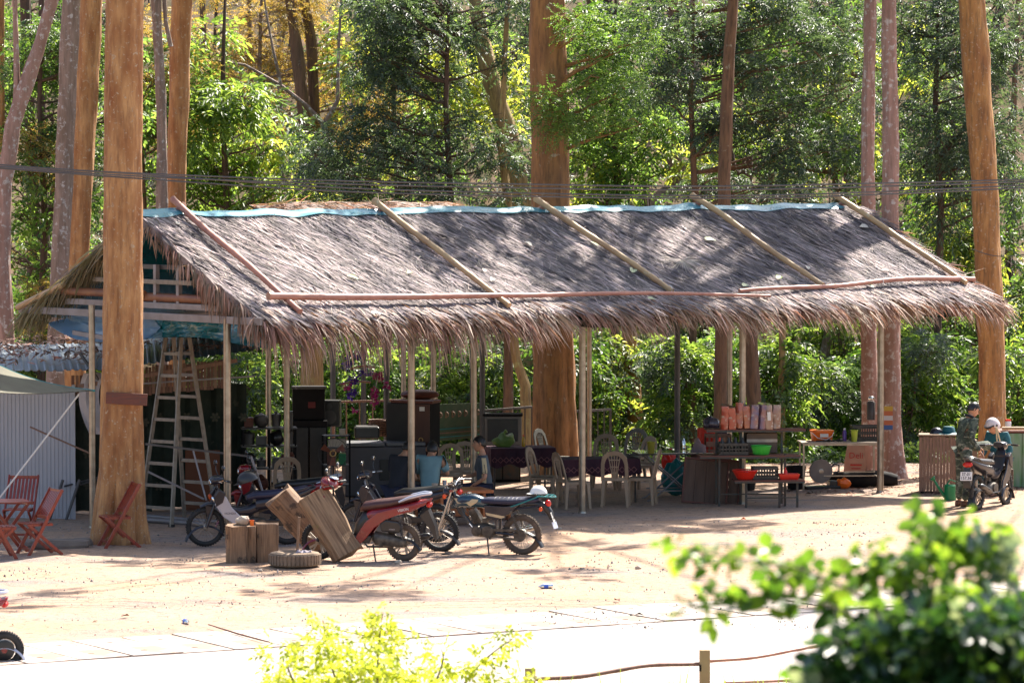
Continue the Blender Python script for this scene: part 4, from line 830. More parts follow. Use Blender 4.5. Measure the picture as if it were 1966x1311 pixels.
for k, (px, D, wp, bkk) in enumerate([(88, 95, 18, 'dark'), (395, 99, 16, 'brown'), (480, 96, 13, 'brown'), (540, 100, 12, 'grey'), (700, 102, 16, 'dark'), (830, 100, 14, 'brown'), (1130, 101, 18, 'brown'), (1240, 96, 12, 'dark'), (1345, 101, 14, 'grey'), (1480, 98, 13, 'brown'), (1560, 100, 20, 'grey'), (1630, 95, 11, 'brown'), (1790, 99, 15, 'dark'), (1935, 95, 14, 'brown')]):
    tree('forest_tree', 'slim far trunk on the slope ' + mark(px), 'tree', 'slim far trunks on the slope', [(px, 640), (px + rnd.uniform(-8, 8), 300), (px + rnd.uniform(-22, 22), 0)], D, [wp, wp * .85, wp * .7], bkk, seed=40 + k, top=13, n=14, step=0.3)

# understorey trees whose crowns fill the frame above the roof
def grid(px0, px1, py0, py1, n, rx, rz, nt_, seed, dd=1.0):
    r_ = random.Random(seed); return [(r_.uniform(px0, px1), r_.uniform(py0, py1), r_.uniform(-dd, dd), rx * r_.uniform(.7, 1.25), rz * r_.uniform(.7, 1.25), nt_) for _ in range(n)]
UT = [  # label, px of stem, D, bark, crown
    ('bright green drooping tree behind the left end of the ridge', 430, 86, 'dark', [('broad', 'broad', grid(360, 560, 180, 400, 15, .55, .4, 34, 1), 1.0), ('broad', 'yellow', grid(400, 600, 250, 400, 4, .4, .3, 14, 2), 1.0)]),
    ('yellow leaved tree with fine orange foliage above the bright green one', 500, 93, 'grey', [('feather', 'feather', grid(385, 660, -20, 270, 34, .6, .28, 60, 3), 1.25), ('feather', 'feather', grid(600, 760, 180, 290, 6, .6, .25, 60, 5), 1.2)]),
    ('dark blue green tree with fine leaves left of the massive trunk', 860, 84, 'dark', [('pinnate', 'pinnate', grid(690, 1010, -20, 170, 26, .6, .4, 42, 7), 1.05), ('pinnate', 'pinnate', grid(590, 1010, 230, 400, 26, .55, .35, 42, 9), 1.05), ('pinnate', 'pinnate', grid(680, 830, 100, 220, 6, .5, .35, 42, 8), .9)]),
    ('bright backlit tree between the dark crowns left of centre', 760, 92, 'brown', [('broad', 'yellow', grid(640, 1010, 0, 330, 16, .5, .35, 22, 10), 1.0), ('oval', 'oval', grid(650, 1010, 0, 400, 16, .6, .4, 30, 11), 1.0)]),
    ('dark tree with silvery leaves spreading right of the massive trunk', 1330, 83, 'brown', [('pinnate', 'pinnate', grid(1230, 1660, -20, 220, 36, .55, .38, 42, 12), 1.1), ('pinnate', 'pinnate', grid(1300, 1650, 220, 390, 17, .5, .32, 40, 13), 1.0)]),
    ('green leafy tree close right of the massive trunk', 1180, 88, 'dark', [('oval', 'oval', grid(1090, 1330, 60, 400, 24, .6, .42, 34, 14), 1.1), ('broad', 'yellow', grid(1110, 1350, 230, 390, 7, .4, .3, 14, 15), 1.0), ('oval', 'mid', grid(1090, 1300, -20, 200, 12, .6, .4, 34, 16), 1.0)]),
    ('yellow green backlit tree behind the slim pinkish trunks', 1600, 92, 'brown', [('broad', 'yellow', grid(1330, 1800, 0, 390, 17, .45, .3, 15, 17), 1.0), ('oval', 'oval', grid(1330, 1780, 40, 400, 20, .6, .4, 30, 18), 1.0), ('broad', 'mid', grid(1350, 1800, 0, 400, 18, .6, .4, 28, 19), 1.0)]),
    ('very dark dense tree around the leaning trunk at the right', 1800, 85, 'dark', [('pinnate', 'pinnate', grid(1720, 1990, -30, 330, 30, .65, .45, 46, 20), 1.15), ('bamboo', 'pinnate', grid(1780, 1990, 230, 420, 10, .5, .4, 26, 21), 1.0)]),
    ('dark green tree filling the right edge below the wires', 1880, 88, 'dark', [('oval', 'mid', grid(1740, 1990, 330, 640, 24, .6, .42, 34, 22), 1.1), ('broad', 'yellow', grid(1760, 1990, 300, 620, 7, .4, .3, 14, 23), 1.0)]),
    ('mixed green tree between the left grey trunks', 80, 82, 'dark', [('pinnate', 'mid', grid(-20, 200, 0, 330, 20, .5, .38, 36, 24), 1.0), ('oval', 'oval', grid(-20, 300, 60, 640, 30, .55, .4, 28, 25), 1.0), ('feather', 'feather', grid(-20, 130, 240, 640, 10, .45, .25, 50, 26), 1.0)]),
    ('bright green tree between the thickest trunk and the ridge end', 270, 86, 'brown', [('broad', 'broad', grid(255, 400, 60, 400, 14, .5, .38, 30, 27), 1.0), ('feather', 'feather', grid(240, 400, 0, 340, 9, .5, .28, 50, 28), 1.0)]),
]
for i, (lb, px, D, bk, cr) in enumerate(UT):
    tree('understorey_tree', lb, 'tree', 'leafy trees behind the roof', [(px, 640), (px + 6, 400), (px - 4, 200), (px + 4, -60)], D, [15, 13, 10, 4], bk, crown=cr, seed=70 + i, n=12, step=0.4, limb_r=0.03)
# far rows on the slope: enough to close the view
for i, px in enumerate(range(-40, 2050, 150)):
    mk = ['mid', 'oval', 'pinnate', 'mid', 'broad'][i % 5]; kd = {'mid': 'oval', 'oval': 'oval', 'pinnate': 'pinnate', 'broad': 'broad'}[mk]
    if 380 < px < 640: kd, mk = 'feather', 'feather'
    cr = [(kd, mk, grid(px - 100, px + 100, -30, 420, 17, .8, .6, 34 if kd != 'feather' else 50, 100 + i, 2.0), 1.15)]
    tree('far_tree', 'leafy far row tree ' + mark(px), 'tree', 'far row of leafy trees', [(px, 640), (px + 6, 400), (px - 4, 200), (px + 9, -60)], 103 + (i % 3) * 3, [14, 12, 9, 4], 'dark', crown=cr, seed=100 + i, n=10, step=0.5, limb_r=0.03)
# shrubs seen below the eave
SH = [(470, 0), (540, 1), (620, 0), (690, 1), (760, 0), (830, 2), (900, 0), (960, 1), (1040, 1), (1120, 0), (1180, 2), (1240, 0), (1310, 0), (1370, 1), (1440, 1), (1510, 0), (1570, 1), (1640, 1), (1750, 0), (1790, 1), (1850, 1), (1950, 0), (2010, 1), (-10, 1), (60, 0)]
kinds = [('broad', 'broad', 30), ('oval', 'oval', 44), ('broad', 'yellow', 18)]
for i, (px, kd) in enumerate(SH):
    D = 82.5 + (i % 3) * 1.6; kk, mk, nt_ = kinds[kd]
    cr = [(kk, mk, grid(px - 50, px + 50, 655, 880, 6 + (i * 5) % 4, .34, .26, nt_, 200 + i, .6), .9), (('oval', 'mid') if i % 2 else ('pinnate', 'pinnate')) + (grid(px - 60, px + 60, 660, 900, 7, .42, .3, 36, 300 + i, .9), 1.0)]
    tree('shrub', ['glossy broad leaved', 'dense small leaved', 'sunlit yellow green'][kd] + ' shrub ' + mark(px), 'shrub', ['glossy shrubs behind the yard', 'dense shrubs behind the yard', 'sunlit shrubs behind the yard'][kd], [(px, 800), (px + 8, 740), (px + 4, 680)], D, [5, 4, 3], 'dark', crown=cr, seed=200 + i, n=8, step=0.3, limb_r=0.014)
# second row of shrubs climbing the slope
for i, px in enumerate(range(-20, 2040, 115)):
    kk, mk, nt_ = [('oval', 'mid', 40), ('oval', 'oval', 40), ('broad', 'broad', 28), ('pinnate', 'pinnate', 40)][i % 4]
    cr = [(kk, mk, grid(px - 80, px + 80, 560, 840, 15, .65, .5, nt_, 400 + i, 1.2), 1.05)]
    tree('tall_shrub', 'tall leafy shrub at the slope foot ' + mark(px), 'shrub', 'tall shrubs at the foot of the slope', [(px, 760), (px + 8, 700), (px + 4, 620)], 90 + (i % 2) * 2.5, [6, 5, 3], 'dark', crown=cr, seed=400 + i, n=8, step=0.3, limb_r=0.016)
# ground cover on the slope
V = []; n = 2600; rs = np.random.RandomState(77); px_ = rs.uniform(-11, 11, n); py_ = rs.uniform(79.5, 106, n)
cl = [((float(a), float(b_), gz(a, b_) + 0.18), (0.35, 0.35, 0.18), 3) for a, b_ in zip(px_, py_)]
V, Fq = leafy(cl, 'oval', rs); np_mesh('undergrowth', V, Fq, LM['mid'], kind='stuff')
# unseen crown parts above the picture, set there to dapple the roof and the yard
add_over(T8, over(77, 1100, 12, 11.5, 15.5, 2.6, 0.9, 1), 501); add_over(T12, over(78, 1560, 17, 11.5, 15, 3.4, 0.9, 2), 502)
add_over(T5, over(76, 760, 12, 12, 16, 2.8, 0.9, 3), 503); add_over(T13, over(76, 1800, 4, 12, 15, 2.0, 0.8, 4), 504)
add_over(T1, over(66, 380, 10, 11.5, 15.5, 3.4, 1.1, 5, 34), 505); add_over(T2, over(74, 560, 6, 13, 16, 2.4, 1.0, 6), 506)

add_over(T12, over(67.5, 1650, 7, 12, 14.5, 4.2, .6, 7, 9) + over(66, 1250, 5, 12, 15, 3.2, .6, 8, 9), 507)  # sparse unseen clumps added over the roof to shade the yard
# ------------------------------------------------------------------ motorcycles
def wheel(parent, x, r, tw=0.045, spokes=18, front=True, cast=False, dusty=False):
    mb = MB(); ri = r - tw * 1.55
    mb.torus(ri, 0.012, 36, 6, (x, 0, r), 'y', rw=0.022); mb.lathe([(0.03, -0.055), (0.045, -0.045), (0.05, -0.03), (0.05, 0.03), (0.045, 0.045), (0.03, 0.055)], 14, (x, 0, r), 'y')
    if not front: mb.lathe([(0.075, -0.03), (0.075, 0.03)], 16, (x, 0, r), 'y')
    if cast:
        for k in range(5):
            a = 2 * math.pi * k / 5 + 0.3; c, s = math.cos(a), math.sin(a); c2, s2 = math.cos(a + 0.35), math.sin(a + 0.35)
            mb.bar((x + 0.04 * c, 0, r + 0.04 * s), (x + ri * c2, 0, r + ri * s2), 0.022, 0.028); mb.bar((x + 0.04 * c, 0, r + 0.04 * s), (x + ri * c, 0, r + ri * s), 0.014, 0.02)
    else:
        for k in range(spokes * 2):
            a = 2 * math.pi * k / (spokes * 2); a2 = a + (0.35 if k % 2 else -0.35); y = 0.04 if (k // 2) % 2 else -0.04
            mb.bar((x + 0.045 * math.cos(a2), y, r + 0.045 * math.sin(a2)), (x + ri * math.cos(a), 0, r + ri * math.sin(a)), 0.0035)
    w_ = mb.build('wheel', M['rim'], parent, smooth=True)
    mb = MB(); mb.torus(r - tw, tw, 40, 10, (x, 0, r), 'y', rw=tw * 0.88)
    for k in range(44):                                   # tread blocks
        a = 2 * math.pi * k / 44; c, s = math.cos(a), math.sin(a)
        for y in (-0.018, 0.018):
            mb.box((x + (r - 0.002) * c, y + (0.006 if k % 2 else -0.006), r + (r - 0.002) * s), (0.012, 0.02, 0.02), (0, -math.degrees(a), 0))
    mb.build('tyre', M['tyre_dusty'] if dusty else M['tyre'], w_, smooth=True)
    return w_
def mirror(parent, base, tip, m='black', glass='glass', face=-1):
    mb = MB(); b_, t_ = Vector(base), Vector(tip); mb.tube([b_, b_.lerp(t_, 0.5) + Vector((0.02, 0, 0.02)), t_], 0.006, 6)
    mb.ell(t_ + Vector((0.012, 0, 0.03)), (0.02, 0.055, 0.04), 12, 8); o = mb.build('mirror', M['black'], parent, smooth=True)
    mb = MB(); mb.ell(t_ + Vector((-0.008, 0, 0.03)), (0.006, 0.05, 0.035), 14, 6); mb.build('mirror_glass', M[glass], o, smooth=True)
def handlebar(parent, x, z, w=0.34, rise=0.05, back=0.10, chrome='chrome'):
    mb = MB(); 
    for s in (-1, 1):
        mb.tube([(x, 0, z), (x + 0.0, s * 0.08, z + rise * 0.6), (x - 0.02, s * 0.18, z + rise), (x - back, s * w, z + rise * 0.7)], 0.011, 8)
        mb.tube([(x - back * 0.55, s * w * 0.72, z + rise * 0.9), (x + 0.05, s * w * 0.8, z + rise * 0.6), (x + 0.02, s * w * 1.02, z + rise * 0.4)], 0.006, 5)
    o = mb.build('handlebar', M[chrome], parent, smooth=True)
    for s in (-1, 1):
        mb = MB(); mb.tube([(x - back * 0.62, s * w * 0.72, z + rise * 0.86), (x - back, s * w, z + rise * 0.7), (x - back * 1.1, s * (w + 0.03), z + rise * 0.66)], [0.017, 0.018, 0.02], 8); mb.build('grip', M['black'], o, smooth=True)
    return o
def plate(parent, loc, rot, txt, w=0.19, h=0.14):
    mb = MB(); mb.box((0, 0, 0), (w, h, 0.004)); o = mb.build('number_plate', M['white'], parent, bevel=0.0015); o.location = loc; o.rotation_euler = [R(a) for a in rot]
    l1, l2 = txt; lettering(l1, h * 0.5, o, (0, h * 0.22, 0.0022), (0, 0, 0), M['ink'], 0.0006, 'plate_lettering', 0.002, sx=0.95); lettering(l2, h * 0.5, o, (0, -h * 0.22, 0.0022), (0, 0, 0), M['ink'], 0.0006, 'plate_lettering', 0.002, sx=0.95)
    return o
def engine(parent, x, z, small=False):
    mb = MB(); mb.sweep([(x - 0.2, z, 90, 0.06, 0.05), (x - 0.16, z, 90, 0.10, 0.085), (x, z + 0.01, 90, 0.12, 0.105), (x + 0.13, z + 0.01, 90, 0.11, 0.095), (x + 0.17, z, 90, 0.06, 0.06)])
    mb.lathe([(0.03, 0.135), (0.085, 0.13), (0.09, 0.10)], 16, (x - 0.08, 0, z), 'y'); mb.lathe([(0.06, 0.145), (0.075, 0.14), (0.08, 0.10)], 16, (x + 0.08, 0, z + 0.01), 'y')
    mb.lathe([(0.03, -0.14), (0.095, -0.13), (0.1, -0.10)], 16, (x, 0, z), 'y')
    ang = 18 if small else 62; ca, sa = math.cos(R(ang)), math.sin(R(ang))
    for k in range(9):
        d = 0.13 + 0.017 * k; mb.box((x + 0.03 + d * ca, 0, z + 0.02 + d * sa), (0.006, 0.15, 0.13), (0, 90 - ang - 90, 0))
    mb.bar((x + 0.03, 0, z + 0.02), (x + 0.03 + 0.28 * ca, 0, z + 0.02 + 0.28 * sa), 0.09, 0.10); mb.box((x + 0.03 + 0.29 * ca, 0, z + 0.02 + 0.29 * sa), (0.07, 0.11, 0.10), (0, -ang, 0))
    mb.box((x - 0.02, 0.0, z + 0.15), (0.08, 0.08, 0.07)); mb.tube([(x - 0.05, 0, z + 0.17), (x - 0.14, 0, z + 0.22), (x - 0.22, 0, z + 0.24)], 0.03, 8)
    return mb.build('engine', M['engine'], parent, smooth=True, bevel=0.0)
def exhaust(parent, x, z, m='chrome', y=-0.14, up=0.08):
    mb = MB(); mb.tube([(x + 0.28, -0.04, z + 0.2), (x + 0.33, -0.09, z + 0.08), (x + 0.2, y + 0.02, z - 0.08), (x - 0.1, y, z - 0.08), (x - 0.25, y, z - 0.05)], 0.016, 8)
    mb.tube([(x - 0.22, y, z - 0.055), (x - 0.26, y - 0.01, z - 0.045), (x - 0.62, y - 0.02, z - 0.04 + up), (x - 0.68, y - 0.02, z - 0.03 + up), (x - 0.70, y - 0.02, z - 0.03 + up)], [0.018, 0.04, 0.045, 0.038, 0.018], 12)
    return mb.build('exhaust', M[m], parent, smooth=True)
def fork(parent, x, r, hx, hz, m='chrome', w=0.075, th=0.016):
    mb = MB()
    for s in (-1, 1):
        mb.tube([(x, s * w, r), (x + (hx - x) * 0.42, s * w, r + (hz - r) * 0.42)], [0.024, 0.024], 10); mb.tube([(x + (hx - x) * 0.4, s * w, r + (hz - r) * 0.4), (hx, s * w, hz)], th, 10)
    mb.bar((hx, -w - 0.02, hz), (hx, w + 0.02, hz), 0.05, 0.03); return mb.build('fork', M[m], parent, smooth=True)
def shock(parent, x0, z0, x1, z1, m='chrome', spring='black', y=0.13):
    for s in (-1, 1):
        mb = MB(); mb.tube([(x0, s * y, z0), (x1, s * y, z1)], 0.012, 8); a, b_ = Vector((x0, s * y, z0)), Vector((x1, s * y, z1)); d = b_ - a; fa, fb = frame_of(d); pts = []
        for i in range(73): t = i / 72; th = t * 2 * math.pi * 9; pts.append(a + d * (0.2 + 0.6 * t) + fa * 0.024 * math.cos(th) + fb * 0.024 * math.sin(th))
        mb.tube(pts, 0.005, 5); mb.lathe([(0.02, 0), (0.028, 0.02), (0.02, 0.04)], 8, tuple(b_ - Vector((0, 0, 0.03)))); mb.build('shock_absorber', M[m], parent, smooth=True)
def stand(parent, x, z, ly=0.22):
    mb = MB(); mb.tube([(x, 0.07, z), (x - 0.06, ly - 0.03, 0.03), (x - 0.08, ly, 0.012)], [0.012, 0.011, 0.01], 7); mb.bar((x - 0.12, ly, 0.01), (x - 0.04, ly, 0.01), 0.03, 0.012); mb.build('kickstand', M['steel_dark'], parent, smooth=True)
def helmet(name, label, m, loc, rz=0, cap=True, parent=None, scale=1.0, tilt=(0, 0)):
    t = thing(name, label, 'helmet', loc, rz, None, tilt); mb = MB(); n = 24; V = []; rows = 9
    for i in range(rows + 1):
        ph = (math.pi / 2) * 1.02 * i / rows
        for j in range(n): a = 2 * math.pi * j / n; V.append((0.135 * math.sin(ph) * math.cos(a), 0.112 * math.sin(ph) * math.sin(a), 0.125 * math.cos(ph)))
    V2 = [(x * 0.93, y * 0.93, z * 0.93 + 0.0) for x, y, z in V]; k = len(V)
    Fl = [(i * n + j, (i + 1) * n + j, (i + 1) * n + (j + 1) % n, i * n + (j + 1) % n) for i in range(rows) for j in range(n)]
    mb.add(V + V2, Fl + [tuple(a + k for a in f[::-1]) for f in Fl] + [(rows * n + j, rows * n + (j + 1) % n, k + rows * n + (j + 1) % n, k + rows * n + j) for j in range(n)])
    mb.build('shell', m, t, smooth=True)
    mb = MB(); mb.torus(0.122, 0.008, 28, 6, (0, 0, 0.0), 'z'); o = mb.build('rim_trim', M['black'], t, smooth=True); o.scale = (1.05, 0.87, 1)
    if cap:
        mb = MB(); V = []
        for i in range(9): a = R(-55 + 110 * i / 8); V += [(0.125 * math.cos(a), 0.105 * math.sin(a), 0.018), (0.185 * math.cos(a * 0.8), 0.11 * math.sin(a), 0.004), (0.125 * math.cos(a), 0.105 * math.sin(a), 0.012)]
        mb.add(V, [(3 * i, 3 * i + 1, 3 * i + 4, 3 * i + 3) for i in range(8)] + [(3 * i + 2, 3 * i + 5, 3 * i + 4, 3 * i + 1) for i in range(8)]); mb.build('peak', m, t, smooth=True)
    t.scale = (scale,) * 3
    return t

def motorcycle(loc, rz, label, group=None, lean=4):          # small naked motorcycle
    t = thing('motorcycle', label, 'motorcycle', loc, rz, group, (-lean, 0)); wb, r = 1.24, 0.29
    wheel(t, 0, r, 0.045, 18, False, dusty=True); wheel(t, wb, r, 0.04, 18, True)
    mb = MB()
    mb.tube([(1.0, 0, 0.86), (0.86, 0, 0.55), (0.62, 0, 0.26)], 0.018, 8); mb.tube([(0.98, 0, 0.82), (0.6, 0, 0.68), (0.3, 0, 0.62)], 0.022, 8)
    for s in (-1, 1): mb.tube([(0.45, s * 0.06, 0.66), (0.1, s * 0.10, 0.66), (-0.3, s * 0.09, 0.72)], 0.012, 6); mb.tube([(0.34, s * 0.09, 0.64), (0.36, s * 0.1, 0.3)], 0.014, 6); mb.tube([(0.36, s * 0.1, 0.32), (0, s * 0.09, r)], 0.017, 8)
    mb.tube([(1.03, 0, 0.92), (0.98, 0, 0.76)], 0.028, 10); mb.build('frame', M['blackpaint'], t, smooth=True)
    fork(t, wb, r, 1.02, 0.90); engine(t, 0.56, 0.33); exhaust(t, 0.5, 0.33); shock(t, -0.02, r, 0.12, 0.64, 'engine'); stand(t, 0.5, 0.26)
    mb = MB(); mb.sweep([(0.5, 0.70, 90, 0.06, 0.05), (0.56, 0.735, 90, 0.095, 0.075), (0.7, 0.765, 92, 0.125, 0.095), (0.85, 0.765, 95, 0.135, 0.10), (0.95, 0.74, 100, 0.11, 0.085), (1.0, 0.72, 100, 0.06, 0.05)]); tk = mb.build('fuel_tank', mat('dark blue tank paint', (.008, .02, .05), (.01, .06, .08), scale=5, rough=.2, coat=.6), t, smooth=True)
    mb = MB()
    for s in (-1, 1): mb.add([(0.98, s * 0.095, 0.80), (0.6, s * 0.128, 0.795), (0.62, s * 0.135, 0.755), (0.78, s * 0.142, 0.74), (0.72, s * 0.13, 0.69), (0.92, s * 0.125, 0.73)], [(0, 1, 2, 3, 5), (2, 4, 3)])
    mb.build('tank_stripe', M['cream'], tk)
    mb = MB(); mb.lathe([(0.035, 0), (0.035, 0.015), (0.02, 0.02)], 14, (0.78, 0, 0.862)); mb.build('filler_cap', M['chrome'], tk, smooth=True)
    mb = MB(); mb.sweep([(0.62, 0.755, 92, 0.08, 0.035), (0.5, 0.77, 90, 0.12, 0.045), (0.3, 0.765, 90, 0.135, 0.052), (0.1, 0.77, 90, 0.135, 0.052), (-0.1, 0.785, 88, 0.125, 0.05), (-0.24, 0.80, 85, 0.11, 0.04), (-0.28, 0.80, 85, 0.07, 0.02)]); st = mb.build('seat', M['navy'], t, smooth=True)
    for k in range(8):
        mb = MB(); x = 0.36 - k * 0.065; mb.tube([(x, -0.132, 0.79), (x, -0.1, 0.818), (x, 0, 0.825), (x, 0.1, 0.818), (x, 0.132, 0.79)], 0.0035, 5); mb.build('seat_rib', M['navy'], st, smooth=True)
    mb = MB()
    for s in (-1, 1): mb.prism([(0.52, 0.71), (0.2, 0.70), (0.0, 0.735), (0.14, 0.60), (0.34, 0.50), (0.5, 0.55)], s * 0.105, s * 0.125)
    sp = mb.build('side_panel', M['blackpaint'], t, bevel=0.006)
    mb = MB(); [mb.add([(0.5, s * 0.1275, 0.61), (0.2, s * 0.1275, 0.56), (0.26, s * 0.1275, 0.53), (0.48, s * 0.1275, 0.57)], [(0, 1, 2, 3)]) for s in (-1, 1)]; mb.build('side_stripe', M['cream'], sp)
    mb = MB(); mb.arc((wb, 0, r), r + 0.035, 0, 160, 0.12, n=18); 
    for s in (-1, 1): mb.tube([(wb, s * 0.06, r), (wb - 0.16, s * 0.05, r + 0.28)], 0.005, 5)
    mb.build('front_mudguard', M['steel_dark'], t, smooth=True)
    mb = MB(); mb.arc((0, 0, r), r + 0.05, 60, 160, 0.14, n=16); mb.sweep([(-.1, .74, 90, .09, .04), (-.25, .74, 100, .085, .05), (-.36, .70, 120, .07, .06), (-.42, .62, 150, .05, .05), (-.46, .52, 165, .045, .03)]); mb.build('rear_mudguard', M['black'], t, smooth=True)
    mb = MB(); mb.lathe([(0.02, -0.1), (0.07, -0.07), (0.088, 0.0), (0.088, 0.02)], 20, (1.12, 0, 0.86), 'x'); hl = mb.build('headlamp', M['blackpaint'], t, smooth=True)
    mb = MB(); mb.lathe([(0.084, 0.018), (0.07, 0.035), (0.03, 0.045)], 20, (1.12, 0, 0.86), 'x'); mb.build('lamp_glass', M['glass'], hl, smooth=True)
    mb = MB(); mb.lathe([(0.04, 0), (0.045, 0.05)], 12, (1.04, 0.05, 0.955)); mb.lathe([(0.04, 0), (0.045, 0.05)], 12, (1.04, -0.05, 0.955)); mb.build('gauge', M['black'], t, smooth=True)
    handlebar(t, 1.0, 0.95, 0.33, 0.09, 0.12)
    mb = MB()
    for s in (-1, 1): mb.tube([(0.12, s * 0.12, 0.70), (-0.1, s * 0.13, 0.78), (-0.3, s * 0.12, 0.86), (-0.47, s * 0.09, 0.85), (-0.52, 0, 0.84)], 0.01, 7)
    for x in (-0.3, -0.38, -0.45): mb.bar((x, -0.11, 0.855), (x, 0.11, 0.855), 0.012)
    mb.build('rear_rack', M['teal_paint'], t, smooth=True)
    mb = MB(); mb.ell((-0.40, 0, 0.745), (0.045, 0.06, 0.055), 14, 10); tl = mb.build('tail_light', M['redlens'], t, smooth=True)
    for s in (-1, 1): mb = MB(); mb.ell((-0.33, s * 0.13, 0.68), (0.028, 0.032, 0.034), 12, 8); mb.bar((-0.33, s * 0.05, 0.69), (-0.33, s * 0.12, 0.68), 0.012); mb.build('indicator', M['orangelens'], t, smooth=True)
    for s in (-1, 1): mb = MB(); mb.ell((1.1, s * 0.16, 0.83), (0.028, 0.032, 0.034), 12, 8); mb.bar((1.08, s * 0.05, 0.84), (1.09, s * 0.14, 0.83), 0.012); mb.build('indicator', M['orangelens'], t, smooth=True)
    plate(t, (-0.475, 0.03, 0.56), (72, 0, -78), ('37-K1', '20 46')); mb = MB(); mb.box((-0.5, 0.02, 0.44), (0.01, 0.12, 0.10), (0, 20, -12)); mb.build('mud_flap', M['silver'], t)
    mb = MB(); mb.bar((0.0, 0.11, r + 0.07), (0.42, 0.11, 0.36), 0.02, 0.035); mb.bar((0.0, 0.11, r - 0.07), (0.42, 0.11, 0.28), 0.02, 0.03); mb.lathe([(0.09, 0.10), (0.09, 0.125)], 16, (0, 0, r), 'y'); mb.build('chain_cover', M['engine'], t, smooth=True)
    mb = MB()
    for y0, y1, x1, z1 in ((.2, .07, .9, .6), (-.22, -.06, .72, .55), (.24, .05, .62, .42), (-.16, .08, 1.05, .62)): mb.tube([(.98, y0, 1.02), (1.1, y0 * .5, .98), (1.02, y1, .8), (x1, y1, z1), (x1 - .12, y1 * .8, z1 - .14)], .0055, 5)
    mb.build('control_cable', M['black'], t, smooth=True)
    mb = MB(); mb.bar((0.42, -0.2, 0.25), (0.42, 0.2, 0.25), 0.025); mb.bar((0.05, -0.18, 0.33), (0.05, 0.18, 0.33), 0.02); mb.build('foot_pegs', M['black'], t)
    return t

